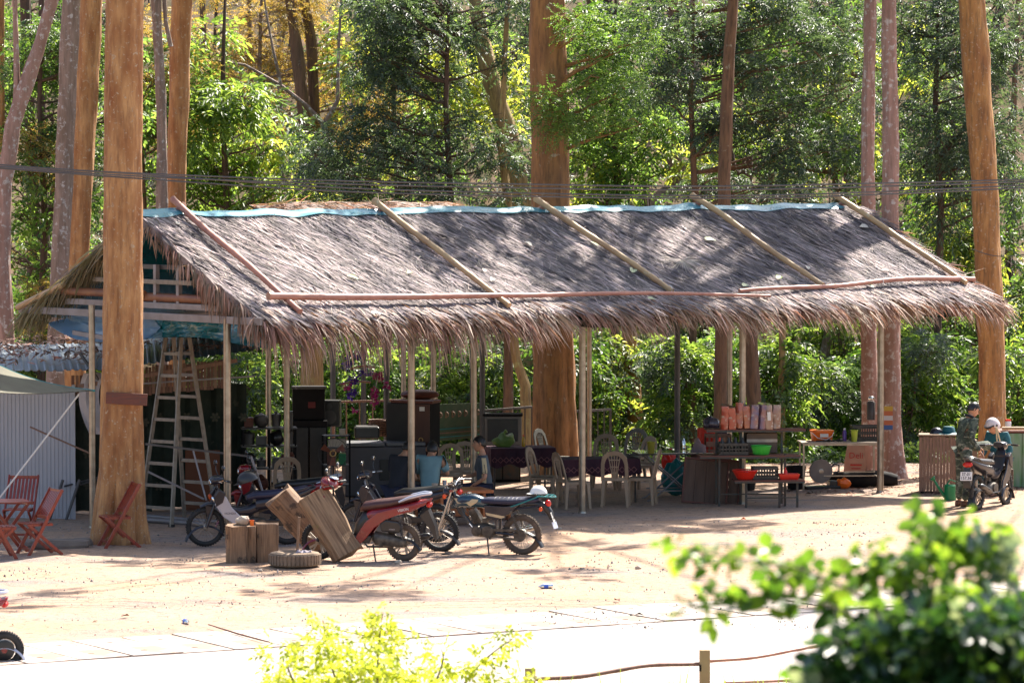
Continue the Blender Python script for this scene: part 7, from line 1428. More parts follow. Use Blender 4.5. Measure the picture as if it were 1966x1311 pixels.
for j in range(8):
    p = on(ST, -.06 + (j % 4) * .11, .08 + .12 * (j // 4), .85); o = MB(); o.lathe([(.035, 0), (.036, .16), (.014, .22), (.014, .26)], 12); o = tag(o.build('bottle', M['black'], None, smooth=True), 'dark bottle standing in the black crate on the middle shelf', 'bottle', 'bottles in the black crate'); o.location = p
def basket(lb, p, r0, r1, h, m, nm='basket'):
    t = thing(nm, lb, 'basket', p); mb = MB(); mb.lathe([(r0 * .9, .0), (r0, .01), (r1, h * .9)], 28, cap=False); mb.lathe([(0, .004), (r0, .004)], 28, cap=False); mb.build('bowl', m, t, smooth=True)
    mb = MB(); mb.torus(r1, .011, 28, 6, (0, 0, h), 'z'); mb.build('rim', m, t, smooth=True)
    mb = MB()
    for k in range(28): a = 2 * math.pi * k / 28; mb.bar((r0 * 1.01 * math.cos(a), r0 * 1.01 * math.sin(a), .01), (r1 * 1.01 * math.cos(a), r1 * 1.01 * math.sin(a), h), .008)
    mb.build('rib', m, t); return t
basket('bright green plastic basket on the middle shelf beside the black crate', on(ST, .57, .08, .832), .12, .16, .14, M['green_plastic'])
basket('red plastic basket holding glasses on the lowest shelf', on(ST, .27, -.22, .452), .12, .20, .15, M['red_plastic'])
for j in range(4): o = MB(); o.lathe([(.025, 0), (.033, .1), (.03, .1), (.022, .01)], 12); o = tag(o.build('drinking_glass', M['glass'], None, smooth=True), 'glass lying in the red basket on the lowest shelf', 'glass', 'glasses in the red basket'); o.location = on(ST, .22 + .05 * j, -.22 + .03 * (j % 2), .50); o.rotation_euler = (.4, .5 - .3 * j, 0)
crate('dark slotted crate on the lowest shelf behind the red basket', on(ST, .60, -.12, .452), 4, .40, .26, .20, M['black'])
t = thing('red_tray', 'red rectangular plastic tray on the right end of the lowest shelf', 'tray', on(ST, .98, -.2, .452), 4); mb = MB(); V = [(-.14, -.1, 0), (.14, -.1, 0), (.14, .1, 0), (-.14, .1, 0), (-.17, -.12, .09), (.17, -.12, .09), (.17, .12, .09), (-.17, .12, .09), (-.155, -.105, .09), (.155, -.105, .09), (.155, .105, .09), (-.155, .105, .09), (-.13, -.09, .01), (.13, -.09, .01), (.13, .09, .01), (-.13, .09, .01)]; mb.add(V, [(3, 2, 1, 0), (12, 13, 14, 15)] + [(k * 4 + j, k * 4 + (j + 1) % 4, (k + 1) * 4 + (j + 1) % 4, (k + 1) * 4 + j) for k in range(3) for j in range(4)]); mb.build('tray', M['red_plastic'], t); mb = MB(); mb.lathe([(.03, 0), (.03, .12), (.01, .15), (.01, .18)], 12, (-.05, 0, .012)); mb.build('jar', M['red_plastic'], t, smooth=True)
# wrapped packages
m_wrap = []
for nm_, c1, c2, sp in (('orange red', (.42, .06, .025), (.3, .04, .02), (.4, .28, .2)), ('orange', (.45, .13, .05), (.3, .07, .04), (.42, .32, .24)), ('blue', (.06, .08, .2), (.34, .12, .07), (.42, .32, .26)), ('pale', (.36, .24, .17), (.25, .10, .06), (.45, .38, .32))): m_wrap.append(mat(nm_ + ' printed wrapper', c1, c2, scale=7, rough=.3, bump=.006, bscale=9, spots=sp, spot_scale=9, spot_t=.58, coat=.5))
for k in range(8):
    p = on(ST, .0 + k * .122, .42, 1.236); pj = random.Random(k * 7 + 1); p = p + Vector((0, pj.uniform(-.03, .03), 0)); t = thing('snack_package', ['leftmost orange red wrapped package of the row on the top shelf', 'orange red wrapped package second in the row on the top shelf', 'orange wrapped package third in the row on the top shelf', 'orange wrapped package fourth in the row on the top shelf', 'package with a blue patch in the middle of the row on the top shelf', 'blue and orange package right of the middle on the top shelf', 'pale package with a white label near the right of the top shelf row', 'rightmost pale package of the row on the top shelf'][k], 'package', p, 4, 'wrapped packages on the top shelf')
    mb = MB(); rs_ = random.Random(k); V = []; nz_ = 8; nn = 12
    for i in range(nz_ + 1):
        z = .40 * i / nz_; f = 1 - .05 * (abs(i - nz_ / 2) / (nz_ / 2)) ** 3
        for j in range(nn): th = 2 * math.pi * j / nn; cx, sy = math.cos(th), math.sin(th); x = math.copysign(abs(cx) ** .35, cx) * .068 * f; y = math.copysign(abs(sy) ** .6, sy) * .17 * f; d_ = .012 * noise.noise(Vector((x * 14 + k, y * 10, z * 12))); V.append((x + d_, y + d_ * 1.5, z + d_))
    mb.add(V, [(i * nn + j, i * nn + (j + 1) % nn, (i + 1) * nn + (j + 1) % nn, (i + 1) * nn + j) for i in range(nz_) for j in range(nn)] + [tuple(range(nn)), tuple(nz_ * nn + j for j in range(nn))]); mb.build('wrapper', m_wrap[[0, 0, 1, 1, 2, 2, 3, 3][k]], t, smooth=True)
    t.rotation_euler = (R(pj.uniform(-5, 5)), R(pj.uniform(-5, 5)), R(4 + pj.uniform(-8, 8))); t.scale = (1.08, 1, pj.uniform(.88, 1.03))
    if k == 6: mb = MB(); mb.box((0, -.178, .22), (.05, .004, .14)); mb.build('paper_label', M['paper'], t)
# boxes under the packages
t = thing('cardboard_box', 'dark brown box under the wrapped packages', 'box', on(ST, .62, .5, .84), 4); mb = MB(); mb.box((0, 0, .16), (.5, .3, .32)); mb.build('carton', mat('brown carton', (.14, .09, .06), (.1, .065, .045), rough=.8), t, bevel=.004); mb = MB(); mb.box((0, -.151, .2), (.5, .004, .05)); mb.build('tape', M['stone'], t)
t = crate('tall brown slatted crate behind the leaning tabletops', gp(1378, 955), 0, .42, .34, 1.05, mat('brown crate plastic', (.2, .1, .06), rough=.6), 'tall_crate', 6)
mb = MB(); [mb.box((0, -.185, .12 + .13 * k), (.4, .01, .085)) for k in range(7)]; mb.build('slat', mat('brown crate slat', (.22, .11, .07), rough=.6), t)
q = gp(1362, 950); t = thing('red_bin', 'red plastic bin with dark bags on top, behind the chair', 'bin', q); mb = MB(); mb.lathe([(.17, 0), (.21, 1.12), (.2, 1.12), (.16, .03)], 20); mb.build('shell', M['red_plastic'], t, smooth=True)
for dx, z, r_, lb in ((.02, 1.2, .15, 'upper dark plastic bag on the red bin'), (.17, 1.1, .14, 'lower dark plastic bag sagging beside the red bin top')):
    mb = MB(); mb.ell((0, 0, 0), (r_, r_, r_ * .8), 18, 12)
    for i, v in enumerate(mb.v): p = Vector(v); mb.v[i] = tuple(p * (1 + .3 * noise.noise(p * 11 + Vector((z, 0, 0)))))
    o = tag(mb.build('plastic_bag', mat('shiny dark bag', (.035, .025, .04), (.12, .1, .12), scale=14, rough=.25), None, smooth=True), lb, 'bag'); o.location = (q.x + dx, q.y - .05, z)
q = gp(1342, 958); mb = MB(); mb.ell((0, 0, .5), (.15, .13, .5), 18, 16)
for i, v in enumerate(mb.v): p = Vector(v); mb.v[i] = tuple(p * (1 + .16 * noise.noise(p * 7)))
o = tag(mb.build('sack', mat('pale pink sack', (.3, .2, .19), (.2, .13, .13), scale=6, rough=.8), None, smooth=True), 'pale pinkish sack standing left of the red bin', 'sack'); o.location = q
# ------------------------------------------------------------------ steel table at the right
A = gp(1612, 938); TB = thing('steel_table', 'long steel table with an orange tub and black crate near the right post', 'table', A, 3); mb = MB(); mb.box((0, 0, .80), (1.38, .62, .025)); mb.build('tabletop', M['stone'], TB, bevel=.003)
for x in (-.65, .62):
    for y in (-.27, .27): steel_leg(TB, x, y, .79, 'steel', .03)
mb = MB(); [mb.bar((-.65, y, .77), (.62, y, .77), .025) for y in (-.27, .27)]; [mb.bar((x, -.27, .22), (x, .27, .22), .02) for x in (-.65, .62)]; mb.bar((-.65, .0, .22), (.62, 0, .22), .02); mb.bar((-.65, .1, .28), (.62, .1, .28), .02); mb.build('stretcher', M['steel'], TB)
t = thing('orange_tub', 'orange plastic tub with a white handle on the left of the steel table', 'tub', on(TB, -.3, .08, .813), 6); mb = MB(); V = []
for z, w_, d in ((0, .17, .12), (.15, .19, .14), (.16, .2, .15), (.185, .2, .15), (.19, .17, .12)):
    for j in range(20): th = 2 * math.pi * j / 20; c, s = math.cos(th), math.sin(th); V.append((math.copysign(abs(c) ** .5, c) * w_, math.copysign(abs(s) ** .5, s) * d, z))
mb.add(V, [(i * 20 + j, i * 20 + (j + 1) % 20, (i + 1) * 20 + (j + 1) % 20, (i + 1) * 20 + j) for i in range(4) for j in range(20)] + [tuple(range(20)), tuple(80 + j for j in range(20))]); mb.build('tub', M['orange_plastic'], t, smooth=True)
mb = MB(); mb.tube([(-.19, -.1, .15), (-.1, -.17, .06), (.05, -.175, .03), (.15, -.165, .09), (.19, -.1, .15)], .007, 6); mb.build('handle', M['white'], t, smooth=True); mb = MB(); mb.box((.02, -.142, .10), (.14, .004, .06)); mb.build('paper_label', M['paper'], t)
crate('large black plastic crate on the right end of the steel table', on(TB, .46, .08, .813), 3, .50, .36, .26, M['black'], slots=12)
cup(on(TB, .22, -.2, 0), .813, .045, .062, .2, M['yellow_plastic'], 'lime yellow cup in front of the black crate on the steel table')
t = thing('bottle', 'purple bottle beside the black crate on the steel table', 'bottle', on(TB, .08, 0, .813)); mb = MB(); mb.lathe([(.035, 0), (.036, .15), (.02, .19)], 14); mb.build('body', mat('purple plastic', (.14, .06, .3), rough=.3), t, smooth=True); mb = MB(); mb.lathe([(.02, .19), (.02, .22)], 10); mb.build('cap', M['white'], t, smooth=True)
for dx, dy, r_, lb in ((-.12, -.18, .05, 'black ladle head lying on the steel table'), (-.32, -.24, .03, 'black knife handle at the front edge of the steel table')):
    mb = MB(); mb.tube([(-.12, 0, .012), (.05, 0, .02), (.1, 0, .03)], [.012, .014, r_ * .5], 8); mb.ell((.11, 0, .03), (r_, r_ * .8, .025), 12, 8); o = tag(mb.build('utensil', M['black'], None, smooth=True), lb, 'utensil'); o.location = on(TB, dx, dy, .814)
# under the table: cut-off saw, rolled net, sack, bucket
q = gp(1578, 938); t = thing('cut_off_saw', 'dusty metal cut-off saw with a round blade guard on the ground', 'saw', q, 12); mb = MB(); mb.lathe([(.0, -.03), (.20, -.03), (.205, 0), (.20, .03), (0, .03)], 28, (-.02, 0, .30), 'y', cap=False); mb.build('blade_guard', mat('dusty grey guard', (.22, .18, .15), (.14, .11, .1), rough=.6, metal=.3), t, smooth=True)
mb = MB(); mb.box((.0, 0, .03), (.6, .24, .05)); mb.box((.18, 0, .09), (.14, .2, .1)); mb.build('base', M['black'], t, bevel=.01); mb = MB(); mb.lathe([(.07, 0), (.08, .05), (.08, .22), (.05, .26)], 16, (.08, 0.02, .26), 'y'); mb.build('motor', M['steel_dark'], t, smooth=True); mb = MB(); mb.tube([(.1, 0, .3), (.22, 0, .42), (.3, 0, .4), (.3, 0, .3), (.2, 0, .25)], .016, 8); mb.build('handle', M['black'], t, smooth=True); mb = MB(); mb.lathe([(.03, -.035), (.045, -.032)], 12, (-.02, 0, .30), 'y'); mb.build('bolt', M['steel'], t)
q = gp(1662, 935); mb = MB(); mb.tube([(-.62 + .13 * k, .02 * math.sin(k), .14 + .02 * math.sin(k * 1.3)) for k in range(10)], [.05, .10, .12, .13, .14, .135, .13, .13, .12, .08], 14)
for i, v in enumerate(mb.v): p = Vector(v); mb.v[i] = tuple(p + Vector((0, 1, 1)) * .03 * noise.noise(p * 8))
o = tag(mb.build('rolled_net', M['black_matt'], None, smooth=True), 'long black rolled shade net lying under the steel table', 'net'); o.location = q
q = gp(1640, 925); t = thing('paper_sack', 'tan paper sack with red lettering standing behind the steel table', 'sack', (q.x, q.y, 0), -4); mb = MB(); V = [(-.2, -.03, 0), (.2, -.03, 0), (.2, .06, 0), (-.2, .06, 0), (-.12, -.02, .66), (.16, -.02, .7), (.16, .02, .7), (-.12, .02, .66), (-.17, -.05, .35), (.19, -.05, .35), (.19, .07, .35), (-.17, .07, .35)]; mb.add(V, [(3, 2, 1, 0), (4, 5, 6, 7)] + [(j, (j + 1) % 4, 8 + (j + 1) % 4, 8 + j) for j in range(4)] + [(8 + j, 8 + (j + 1) % 4, 4 + (j + 1) % 4, 4 + j) for j in range(4)]); mb.build('paper', mat('tan sack paper', (.5, .3, .2), (.42, .24, .15), scale=4, rough=.8), t)
lettering('Deli', .15, t, (.03, -.052, .46), (86, 0, 0), M['ink_red'], .0008); mb = MB(); mb.box((.03, -.056, .3), (.2, .003, .03)); mb.box((.03, -.056, .24), (.16, .003, .015)); mb.build('printed_bar', M['ink_red'], t)
for px, py, r_, h, m_, lb in ((1528, 938, .17, .38, 'black_matt', 'dark bucket behind the left legs of the steel table'), (1440, 940, .1, .12, 'black', 'small dark pot on the ground under the shelf')):
    q = gp(px, py); t = thing('bucket', lb, 'bucket', q); mb = MB(); mb.lathe([(r_ * .8, 0), (r_, h), (r_ * .93, h), (r_ * .75, .02)], 22); mb.build('shell', M[m_], t, smooth=True); mb = MB(); mb.torus(r_, .01, 22, 6, (0, 0, h), 'z'); mb.build('rim', M[m_], t, smooth=True)
for px, py, mm, lb in ((1600, 930, 'red_plastic', 'red plastic scoop on the ground behind the saw'), (1620, 938, 'orange_plastic', 'small orange lid on the ground by the rolled net'), (1298, 952, 'teal_paint', 'teal cloth bundle under the glass table'), (1283, 945, 'red_plastic', 'red bag under the left of the glass table')):
    q = gp(px, py); mb = MB(); mb.ell((0, 0, .09), (.13, .09, .09), 12, 8)
    for i, v in enumerate(mb.v): p = Vector(v); mb.v[i] = tuple(p * (1 + .4 * noise.noise(p * 12 + Vector((px, 0, 0)))))
    o = tag(mb.build('bundle', M[mm], None), lb, 'bundle'); o.location = q
    if 'teal' in lb: o.scale = (1.8, 1.5, 3.4)
    if 'red bag' in lb: o.scale = (1, 1, 2); o.location.z = .35
# flag cloth strip on the trunk, pot hanging
q = at(1703, 803, 74.2); t = thing('striped_flag', 'small flag with yellow, orange and white stripes hanging beside the end post', 'flag', q, 0)
for k, c in enumerate(('yellow', 'orange', 'white', 'orange', 'blue')):
    mb = MB(); mb.box((0, 0, .17 - k * .082), (.2, .008, .080)); mb.build('stripe', mat(c + ' flag cloth', dict(yellow=(.45, .28, .04), orange=(.42, .12, .05), white=(.5, .45, .44), blue=(.05, .1, .25))[c], rough=.8), t)
q = at(1671, 772, 75.0); t = thing('spray_bottle', 'old grey tin hanging on the left pinkish trunk', 'tin', q); mb = MB(); mb.lathe([(.07, -.3), (.075, 0), (.05, .03)], 14, (0, -.15, 0)); mb.build('tin', M['steel_dark'], t, smooth=True); mb = MB(); mb.ell((0, -.18, .08), (.06, .05, .04), 12, 8); mb.build('lid', M['glass'], t, smooth=True)
# ------------------------------------------------------------------ bamboo bin, hats, watering can, green board
q = gp(1803, 945); t = thing('bamboo_bin', 'square bin of upright bamboo slats with hats on top', 'bin', q, -6); w_, h = .66, .92
for j in range(12):
    x = -w_ / 2 + w_ * (j + .5) / 12
    mb = MB(); mb.box((x, -.22, h / 2 + .03), (w_ / 12 - .006, .012, h + rnd.uniform(-.02, .02))); mb.build('slat', M['bin_slat'], t)
    mb = MB(); mb.box((x, .22, h / 2 + .03), (w_ / 12 - .004, .012, h)); mb.build('slat', M['bin_slat'], t)
for j in range(8):
    y = -.22 + .44 * (j + .5) / 8
    for s in (-1, 1): mb = MB(); mb.box((s * w_ / 2, y, h / 2 + .03), (.012, .44 / 8 - .004, h)); mb.build('slat', M['bin_slat'], t)
mb = MB(); mb.box((0, 0, h + .055), (w_ + .03, .48, .025)); mb.build('lid', M['bin_slat'], t, bevel=.004); mb = MB(); [mb.box((x, y, .03), (.06, .06, .06)) for x in (-.28, .28) for y in (-.18, .18)]; mb.build('foot', M['black_matt'], t)
HT = h + .07
b_ = helmet('dark_helmet', 'dark helmet lying on the left of the bamboo bin lid', M['blackpaint'], (q.x - .05, q.y, HT), 180, cap=False, scale=.85)
t = thing('bush_hat', 'teal cloth hat with a brim on the bamboo bin lid', 'hat', (q.x + .15, q.y - .05, HT)); mb = MB(); mb.lathe([(.19, 0), (.14, .015), (.115, .03), (.10, .10), (.08, .125), (.0, .13)], 24, cap=False); mb.build('crown', M['jacket_teal'], t, smooth=True); mb = MB(); mb.torus(.113, .008, 24, 6, (0, 0, .035), 'z'); mb.build('band', M['teal_sheet'], t, smooth=True)
q = gp(1824, 960); t = thing('watering_can', 'green plastic watering can beside the bamboo bin', 'watering can', q, 185); mb = MB(); mb.lathe([(.10, 0), (.105, .24), (.085, .26)], 22); mb.build('body', M['green_can'], t, smooth=True); mb = MB(); mb.tube([(.09, 0, .06), (.2, 0, .22), (.27, 0, .34)], [.03, .022, .018], 10); sp = mb.build('spout', M['green_can'], t, smooth=True); mb = MB(); mb.lathe([(.018, 0), (.05, .05), (.05, .06)], 14, (.26, 0, .33), 'z', M=Euler((0, R(42), 0)).to_matrix()); mb.build('rose', M['green_can'], sp, smooth=True); mb = MB(); mb.tube([(.06, 0, .25), (.0, 0, .34), (-.11, 0, .30), (-.115, 0, .12)], .014, 8); mb.build('handle', M['green_can'], t, smooth=True)
m_board = mat('green streaked board', (.08, .22, .06), (.24, .27, .22), scale=4, stretch=(3, 1, .5), rough=.5, bump=.003)
q = gp(1962, 935); t = thing('green_counter', 'green streaked counter at the right edge with a white jar on top', 'counter', (q.x + .1, q.y + .2, 0), 0)
for k in range(3): mb = MB(); mb.box((-.3 + .4 * k, -.2, .46), (.39, .03, .92)); mb.build('panel', m_board, t, bevel=.003)
mb = MB(); mb.box((.1, .1, .95), (1.3, .66, .04)); mb.build('top', M['wood_board'], t, bevel=.004); mb = MB(); mb.box((.1, .15, .46), (1.15, .5, .9)); mb.build('carcass', M['log_dark'], t)
mb = MB(); mb.tube([(-.5, -.15, .99), (.6, -.15, .99)], .03, 10); o = tag(mb.build('bamboo_stick', M['bamboo_tan'], None, smooth=True), 'thick yellow bamboo stick lying on the green counter', 'stick'); o.location = (q.x + .15, q.y + .1, 0.02)
t = thing('jar', 'white jar with a red lid on the green counter', 'jar', (q.x - .22, q.y + .2, .97)); mb = MB(); mb.lathe([(.05, 0), (.055, .12), (.045, .15)], 16); mb.build('body', M['white'], t, smooth=True); mb = MB(); mb.lathe([(.05, .15), (.05, .18)], 16); mb.build('lid', M['red_plastic'], t, smooth=True)
q = gp(1862, 938); t = thing('crate', 'yellow green plastic box behind the man in camouflage', 'box', (q.x - .05, q.y + .3, .82)); mb = MB(); mb.box((0, 0, .17), (.26, .2, .33)); mb.build('box', M['yellow_plastic'], t, bevel=.01); mb = MB(); mb.box((0, 0, .345), (.28, .22, .02)); mb.build('lid', M['yellow_plastic'], t, bevel=.004)
tag(MB().box((q.x - .05, q.y + .35, .41), (.4, .3, .81)).build('sitting_block', M['bin_slat'], None, bevel=.01), 'brown box carrying the yellow green plastic box', 'box')
q = gp(1905, 960); t = thing('tote_bag', 'pale cloth bag with red print hanging at the right of the motorbike', 'bag', (q.x + .18, q.y - .3, 0), 10); mb = MB(); V = [(-.1, 0, .62), (.1, 0, .66), (.09, 0, .1), (-.03, 0, .06), (-.1, 0, .3)]; V = V + [(x, y + .04, z) for x, y, z in V]; mb.add(V, [(0, 1, 2, 3, 4), (9, 8, 7, 6, 5)] + [(j, (j + 1) % 5, 5 + (j + 1) % 5, 5 + j) for j in range(5)]); mb.build('bag', M['cream'], t, bevel=.008); mb = MB(); mb.tube([(-.08, .02, .62), (-.14, .02, 1.0), (-.16, .02, 1.22)], .012, 6); mb.tube([(.09, .02, .65), (-.06, .02, .9), (-.15, .02, 1.22)], .012, 6); mb.build('strap', M['cream'], t, smooth=True); lettering('XANH', .075, t, (-.0, -.006, .36), (90, -75, 0), M['ink_red'], .0008)

q = gp(1882, 968); mb = MB(); mb.tube([(-.05, 0, 0), (.0, 0, .01), (.12, 0, .02), (.25, .0, .01), (.3, 0, .0)], [.03, .07, .08, .075, .05], 14)
for i, v in enumerate(mb.v): p = Vector(v); mb.v[i] = tuple(p + Vector((0, 1, 1)) * .03 * noise.noise(p * 14))
o = tag(mb.build('camo_roll', M['camo'], None, smooth=True), 'camouflage cloth roll lying across the seat of the dusty motorbike', 'jacket'); o.location = (q.x - .08, q.y + .35, .90); o.rotation_euler = (0, R(-5), R(10))  # cloth roll in place of a thigh across the seat
# ------------------------------------------------------------------ shed and awning at the left
m_corr = mat('pale corrugated metal', (.42, .41, .44), (.34, .33, .36), scale=1.5, stretch=(1, 1, .4), rough=.5, metal=.15, bump=.002)
def corrugated(name, p0, p1, up, amp=.012, pitch=.11, m=None, parent=None, seam=True):
    p0, p1, up = Vector(p0), Vector(p1), Vector(up); L_ = (p1 - p0).length; d = (p1 - p0) / L_; nn = d.cross(up).normalized(); k = int(L_ / pitch); V = []
    for i in range(k):
        for f, o_ in ((0, 0), (.18, 1), (.36, 1), (.54, 0)): V.append(p0 + d * (i + f) * pitch + nn * amp * o_)
    V.append(p1); n = len(V); V = V + [v + up for v in V]; V = V + [v + nn * .004 for v in V]
    mb = MB(); mb.add(V, [(i, i + 1, n + i + 1, n + i) for i in range(n - 1)] + [(2 * n + i, 3 * n + i, 3 * n + i + 1, 2 * n + i + 1) for i in range(n - 1)]); return mb.build(name, m or m_corr, parent)
S0 = gp(-120, 992); S1 = gp(140, 996)
sh = thing('metal_shed', 'pale corrugated metal shed wall under a leaf strewn metal roof at the far left', 'shed', S0)
dW = S1 - S0; ctr = 9
for k in range(5):
    a, b_ = dW * (k / 5), dW * ((k + 1) / 5); corrugated('wall_panel', a, b_, Vector((0, 0, 2.05)), .010, .062, parent=sh)
mb = MB(); mb.bar(dW + Vector((.02, -.02, 0)), dW + Vector((.02, -.02, 2.1)), .05, .05); mb.build('corner_trim', m_corr, sh)
def at0(px, py, D): return at(px, py, D) - S0
m_roof = mat('blue grey metal roof', (.16, .22, .27), (.24, .27, .3), scale=1.5, rough=.45, metal=.4, bump=.004, spots=(.2, .11, .06), spot_scale=1.2, spot_t=.58)
fl, fr_ = at0(-120, 715, 65.6), at0(200, 712, 65.9); bl, br = at0(-120, 664, 69.5), at0(200, 657, 69.5)
for k in range(4):
    a = fl.lerp(fr_, k / 4); b_ = fl.lerp(fr_, (k + 1) / 4); up = (bl - fl); corrugated('roof_sheet', a + Vector((0, 0, .01 * (k % 2))), b_ + Vector((0, 0, .01 * (k % 2))), up, .02, .12, m_roof, sh)
q0, q1 = at0(180, 712, 65.9), at0(500, 672, 66.6); corrugated('roof_sheet', q0, q1, Vector((-.3, 3.2, .34)), .02, .12, m_roof, sh)
mb = MB(); mb.bar(at0(150, 742, 66.1), at0(455, 692, 66.8), .05, .06); mb.build('eave_beam', M['bin_slat'], sh)
for k in range(26):                                         # hanging slats above the opening
    f = k / 26; a = at0(268, 705, 66.9).lerp(at0(440, 690, 67.1), f); mb = MB(); mb.box(a + Vector((0, 0, -.22 + .02 * rnd.uniform(-1, 1))), (.047, .012, .44)); mb.build('slat', mat('red brown slat %d' % (k % 3), [(.2, .1, .07), (.26, .15, .1), (.15, .08, .055)][k % 3], rough=.8) if k < 3 else bpy.data.materials['red brown slat %d' % (k % 3)], sh)
for k in range(6): a = at0(140 + k * 8, 724, 66.6); mb = MB(); mb.box(a + Vector((0, 0, -.14)), (.05, .012, .34)); mb.build('slat', bpy.data.materials['red brown slat %d' % (k % 3)], sh)
mb = MB(); mb.bar(at0(262, 737, 66.5), at0(490, 722, 66.9), .025); mb.build('curtain_rail', M['galv'], sh)
# dark patterned cloth walls
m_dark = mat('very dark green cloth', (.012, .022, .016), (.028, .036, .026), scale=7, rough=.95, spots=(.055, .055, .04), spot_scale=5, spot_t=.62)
def cloth_wall(lb, pa, pb, h, lbm, nm='cloth_wall', m=None, wav=.05):
    t = thing(nm, lb, 'curtain', pa); d = pb - pa; V = []; n = 40
    for i in range(n + 1):
        f = i / n
        for z in (0.02, h * .5, h): V.append(d * f + Vector((0, wav * math.sin(f * 23) + .02 * math.sin(f * 51), z + .02 * math.sin(f * 9))))
    k = len(V); V += [v + Vector((0, .01, 0)) for v in V]; mb = MB(); mb.add(V, [(3 * i + j, 3 * i + j + 1, 3 * i + j + 4, 3 * i + j + 3) for i in range(n) for j in range(2)] + [tuple(a + k for a in (3 * i + j + 3, 3 * i + j + 4, 3 * i + j + 1, 3 * i + j)) for i in range(n) for j in range(2)]); mb.build('cloth', m or m_dark, t, smooth=True); return t
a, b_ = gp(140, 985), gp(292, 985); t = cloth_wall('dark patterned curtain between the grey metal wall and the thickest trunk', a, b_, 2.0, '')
m_pat = mat('faint floral print', (.08, .075, .05), (.05, .05, .035), scale=20, rough=.95)
def medallions(t, L_, zs, y=-.09):
    for z in zs:
        for x in np.arange(.25, L_ - .1, .45):
            mb = MB(); 
            for k in range(6): a_ = k * math.pi / 3; mb.ell((x + .05 * math.cos(a_), y, z + .05 * math.sin(a_)), (.03, .004, .022), 8, 4, (0, -math.degrees(a_), 0))
            mb.ell((x, y - .002, z), (.022, .004, .022), 8, 4); mb.build('floral_print', m_pat, t)
medallions(t, (b_ - a).length, (.45, .95, 1.45))
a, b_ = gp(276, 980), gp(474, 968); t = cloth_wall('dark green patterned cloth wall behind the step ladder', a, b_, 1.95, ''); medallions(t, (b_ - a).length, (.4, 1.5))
mb = MB(); mb.box((.95, -.1, .5), (.55, .03, .95)); mb.build('orange_patch', mat('dull orange panel', (.13, .04, .015), rough=.8), t)
q = gp(175, 1000); o = MB(); V = []
for i in range(11):
    z = 1.35 + .95 * i / 10
    for j in range(9): f = j / 8; V.append((-.17 * math.sin(i / 10 * 2.6) * 1.0 - .02 + f * .32 , .06 * math.sin(f * 8 + i * .3), z))
o.add(V, [(i * 9 + j, i * 9 + j + 1, (i + 1) * 9 + j + 1, (i + 1) * 9 + j) for i in range(10) for j in range(8)]); k = len(V); o.add([(x, y + .012, z) for x, y, z in V], [(i * 9 + j, i * 9 + j + 1, (i + 1) * 9 + j + 1, (i + 1) * 9 + j) for i in range(10) for j in range(8)])
o = tag(o.build('grey_sheet', mat('grey plastic sheet', (.42, .38, .37), (.34, .3, .3), scale=3, rough=.55, bump=.01), None, smooth=True), 'grey plastic sheet draped behind the thickest trunk', 'sheet'); o.location = q
mb = MB(); mb.tube([(0, 0, 0), (0, 0, 2.6)], .03, 8); o = tag(mb.build('thin_pole', M['galv'], None, smooth=True), 'thin pole standing left of the thickest trunk', 'pole'); o.location = gp(178, 1003)
# trestle and other leaning bits
q = gp(122, 998); t = thing('steel_trestle', 'dark steel trestle leaning by the metal wall corner', 'trestle', q, 10)
for x in (-.12, .14): mb = MB(); mb.tube([(x - .1, 0, 0), (x + .12, .1, .62)], .024, 8); mb.build('leg', M['steel_dark'], t, smooth=True)
mb = MB(); mb.tube([(.02, .08, .52), (.6, .3, .64)], .016, 7); mb.tube([(.27, .1, .54), (.7, .3, .64)], .014, 7); mb.build('bar', M['steel_dark'], t, smooth=True)
q0, q1 = gp(62, 1000), gp(190, 1000); mb = MB(); mb.tube([(0, 0, 1.38), (1.0, -.1, .95)], .014, 7); o = tag(mb.build('thin_stick', M['bin_slat'], None, smooth=True), 'thin stick leaning across the grey metal wall and curtain', 'stick'); o.location = (q0.x, q0.y - .25, 0.1)
# awning sheet and rope at the far left
pts = {}
A0, A1, A2, A3 = at(-60, 672, 60.5), at(-60, 750, 58.5), at(182, 750, 61.5), at(60, 712, 63.2)
t = thing('canvas_awning', 'sagging pale canvas awning with a green edge at the far left', 'awning', (A1.x, A1.y, 0)); V = []; n = 16
for i in range(n + 1):
    u_ = i / n; far = A0.lerp(A2, u_); near = A1.lerp(A2, u_)
    for j in range(7):
        v_ = j / 6; p = near.lerp(far, v_); p.z += -.12 * math.sin(u_ * math.pi) * (.4 + .6 * v_) ; V.append(p - Vector((A1.x, A1.y, 0)))
mb = MB(); mb.add(V, [(i * 7 + j, i * 7 + j + 1, (i + 1) * 7 + j + 1, (i + 1) * 7 + j) for i in range(n) for j in range(6)]); k = len(V); mb.add([v + Vector((0, 0, .008)) for v in V], [(i * 7 + j, (i + 1) * 7 + j, (i + 1) * 7 + j + 1, i * 7 + j + 1) for i in range(n) for j in range(6)])
mb.build('canvas', mat('dusty pale canvas', (.13, .12, .075), (.09, .08, .05), scale=3, rough=.8, bump=.006, trans=(.2, .17, .12), tw=.15), t, smooth=True)
mb = MB(); mb.tube([V[i * 7 + 6] for i in range(n + 1)], .016, 6); mb.build('edge_hem', M['teal_paint'], t, smooth=True)
mb = MB(); mb.tube([(0, 0, 0), (0, 0, 2.9)], .03, 8, ); o = mb.build('support_pole', M['galv'], t, smooth=True); o.location = (-.6, .5, 0)
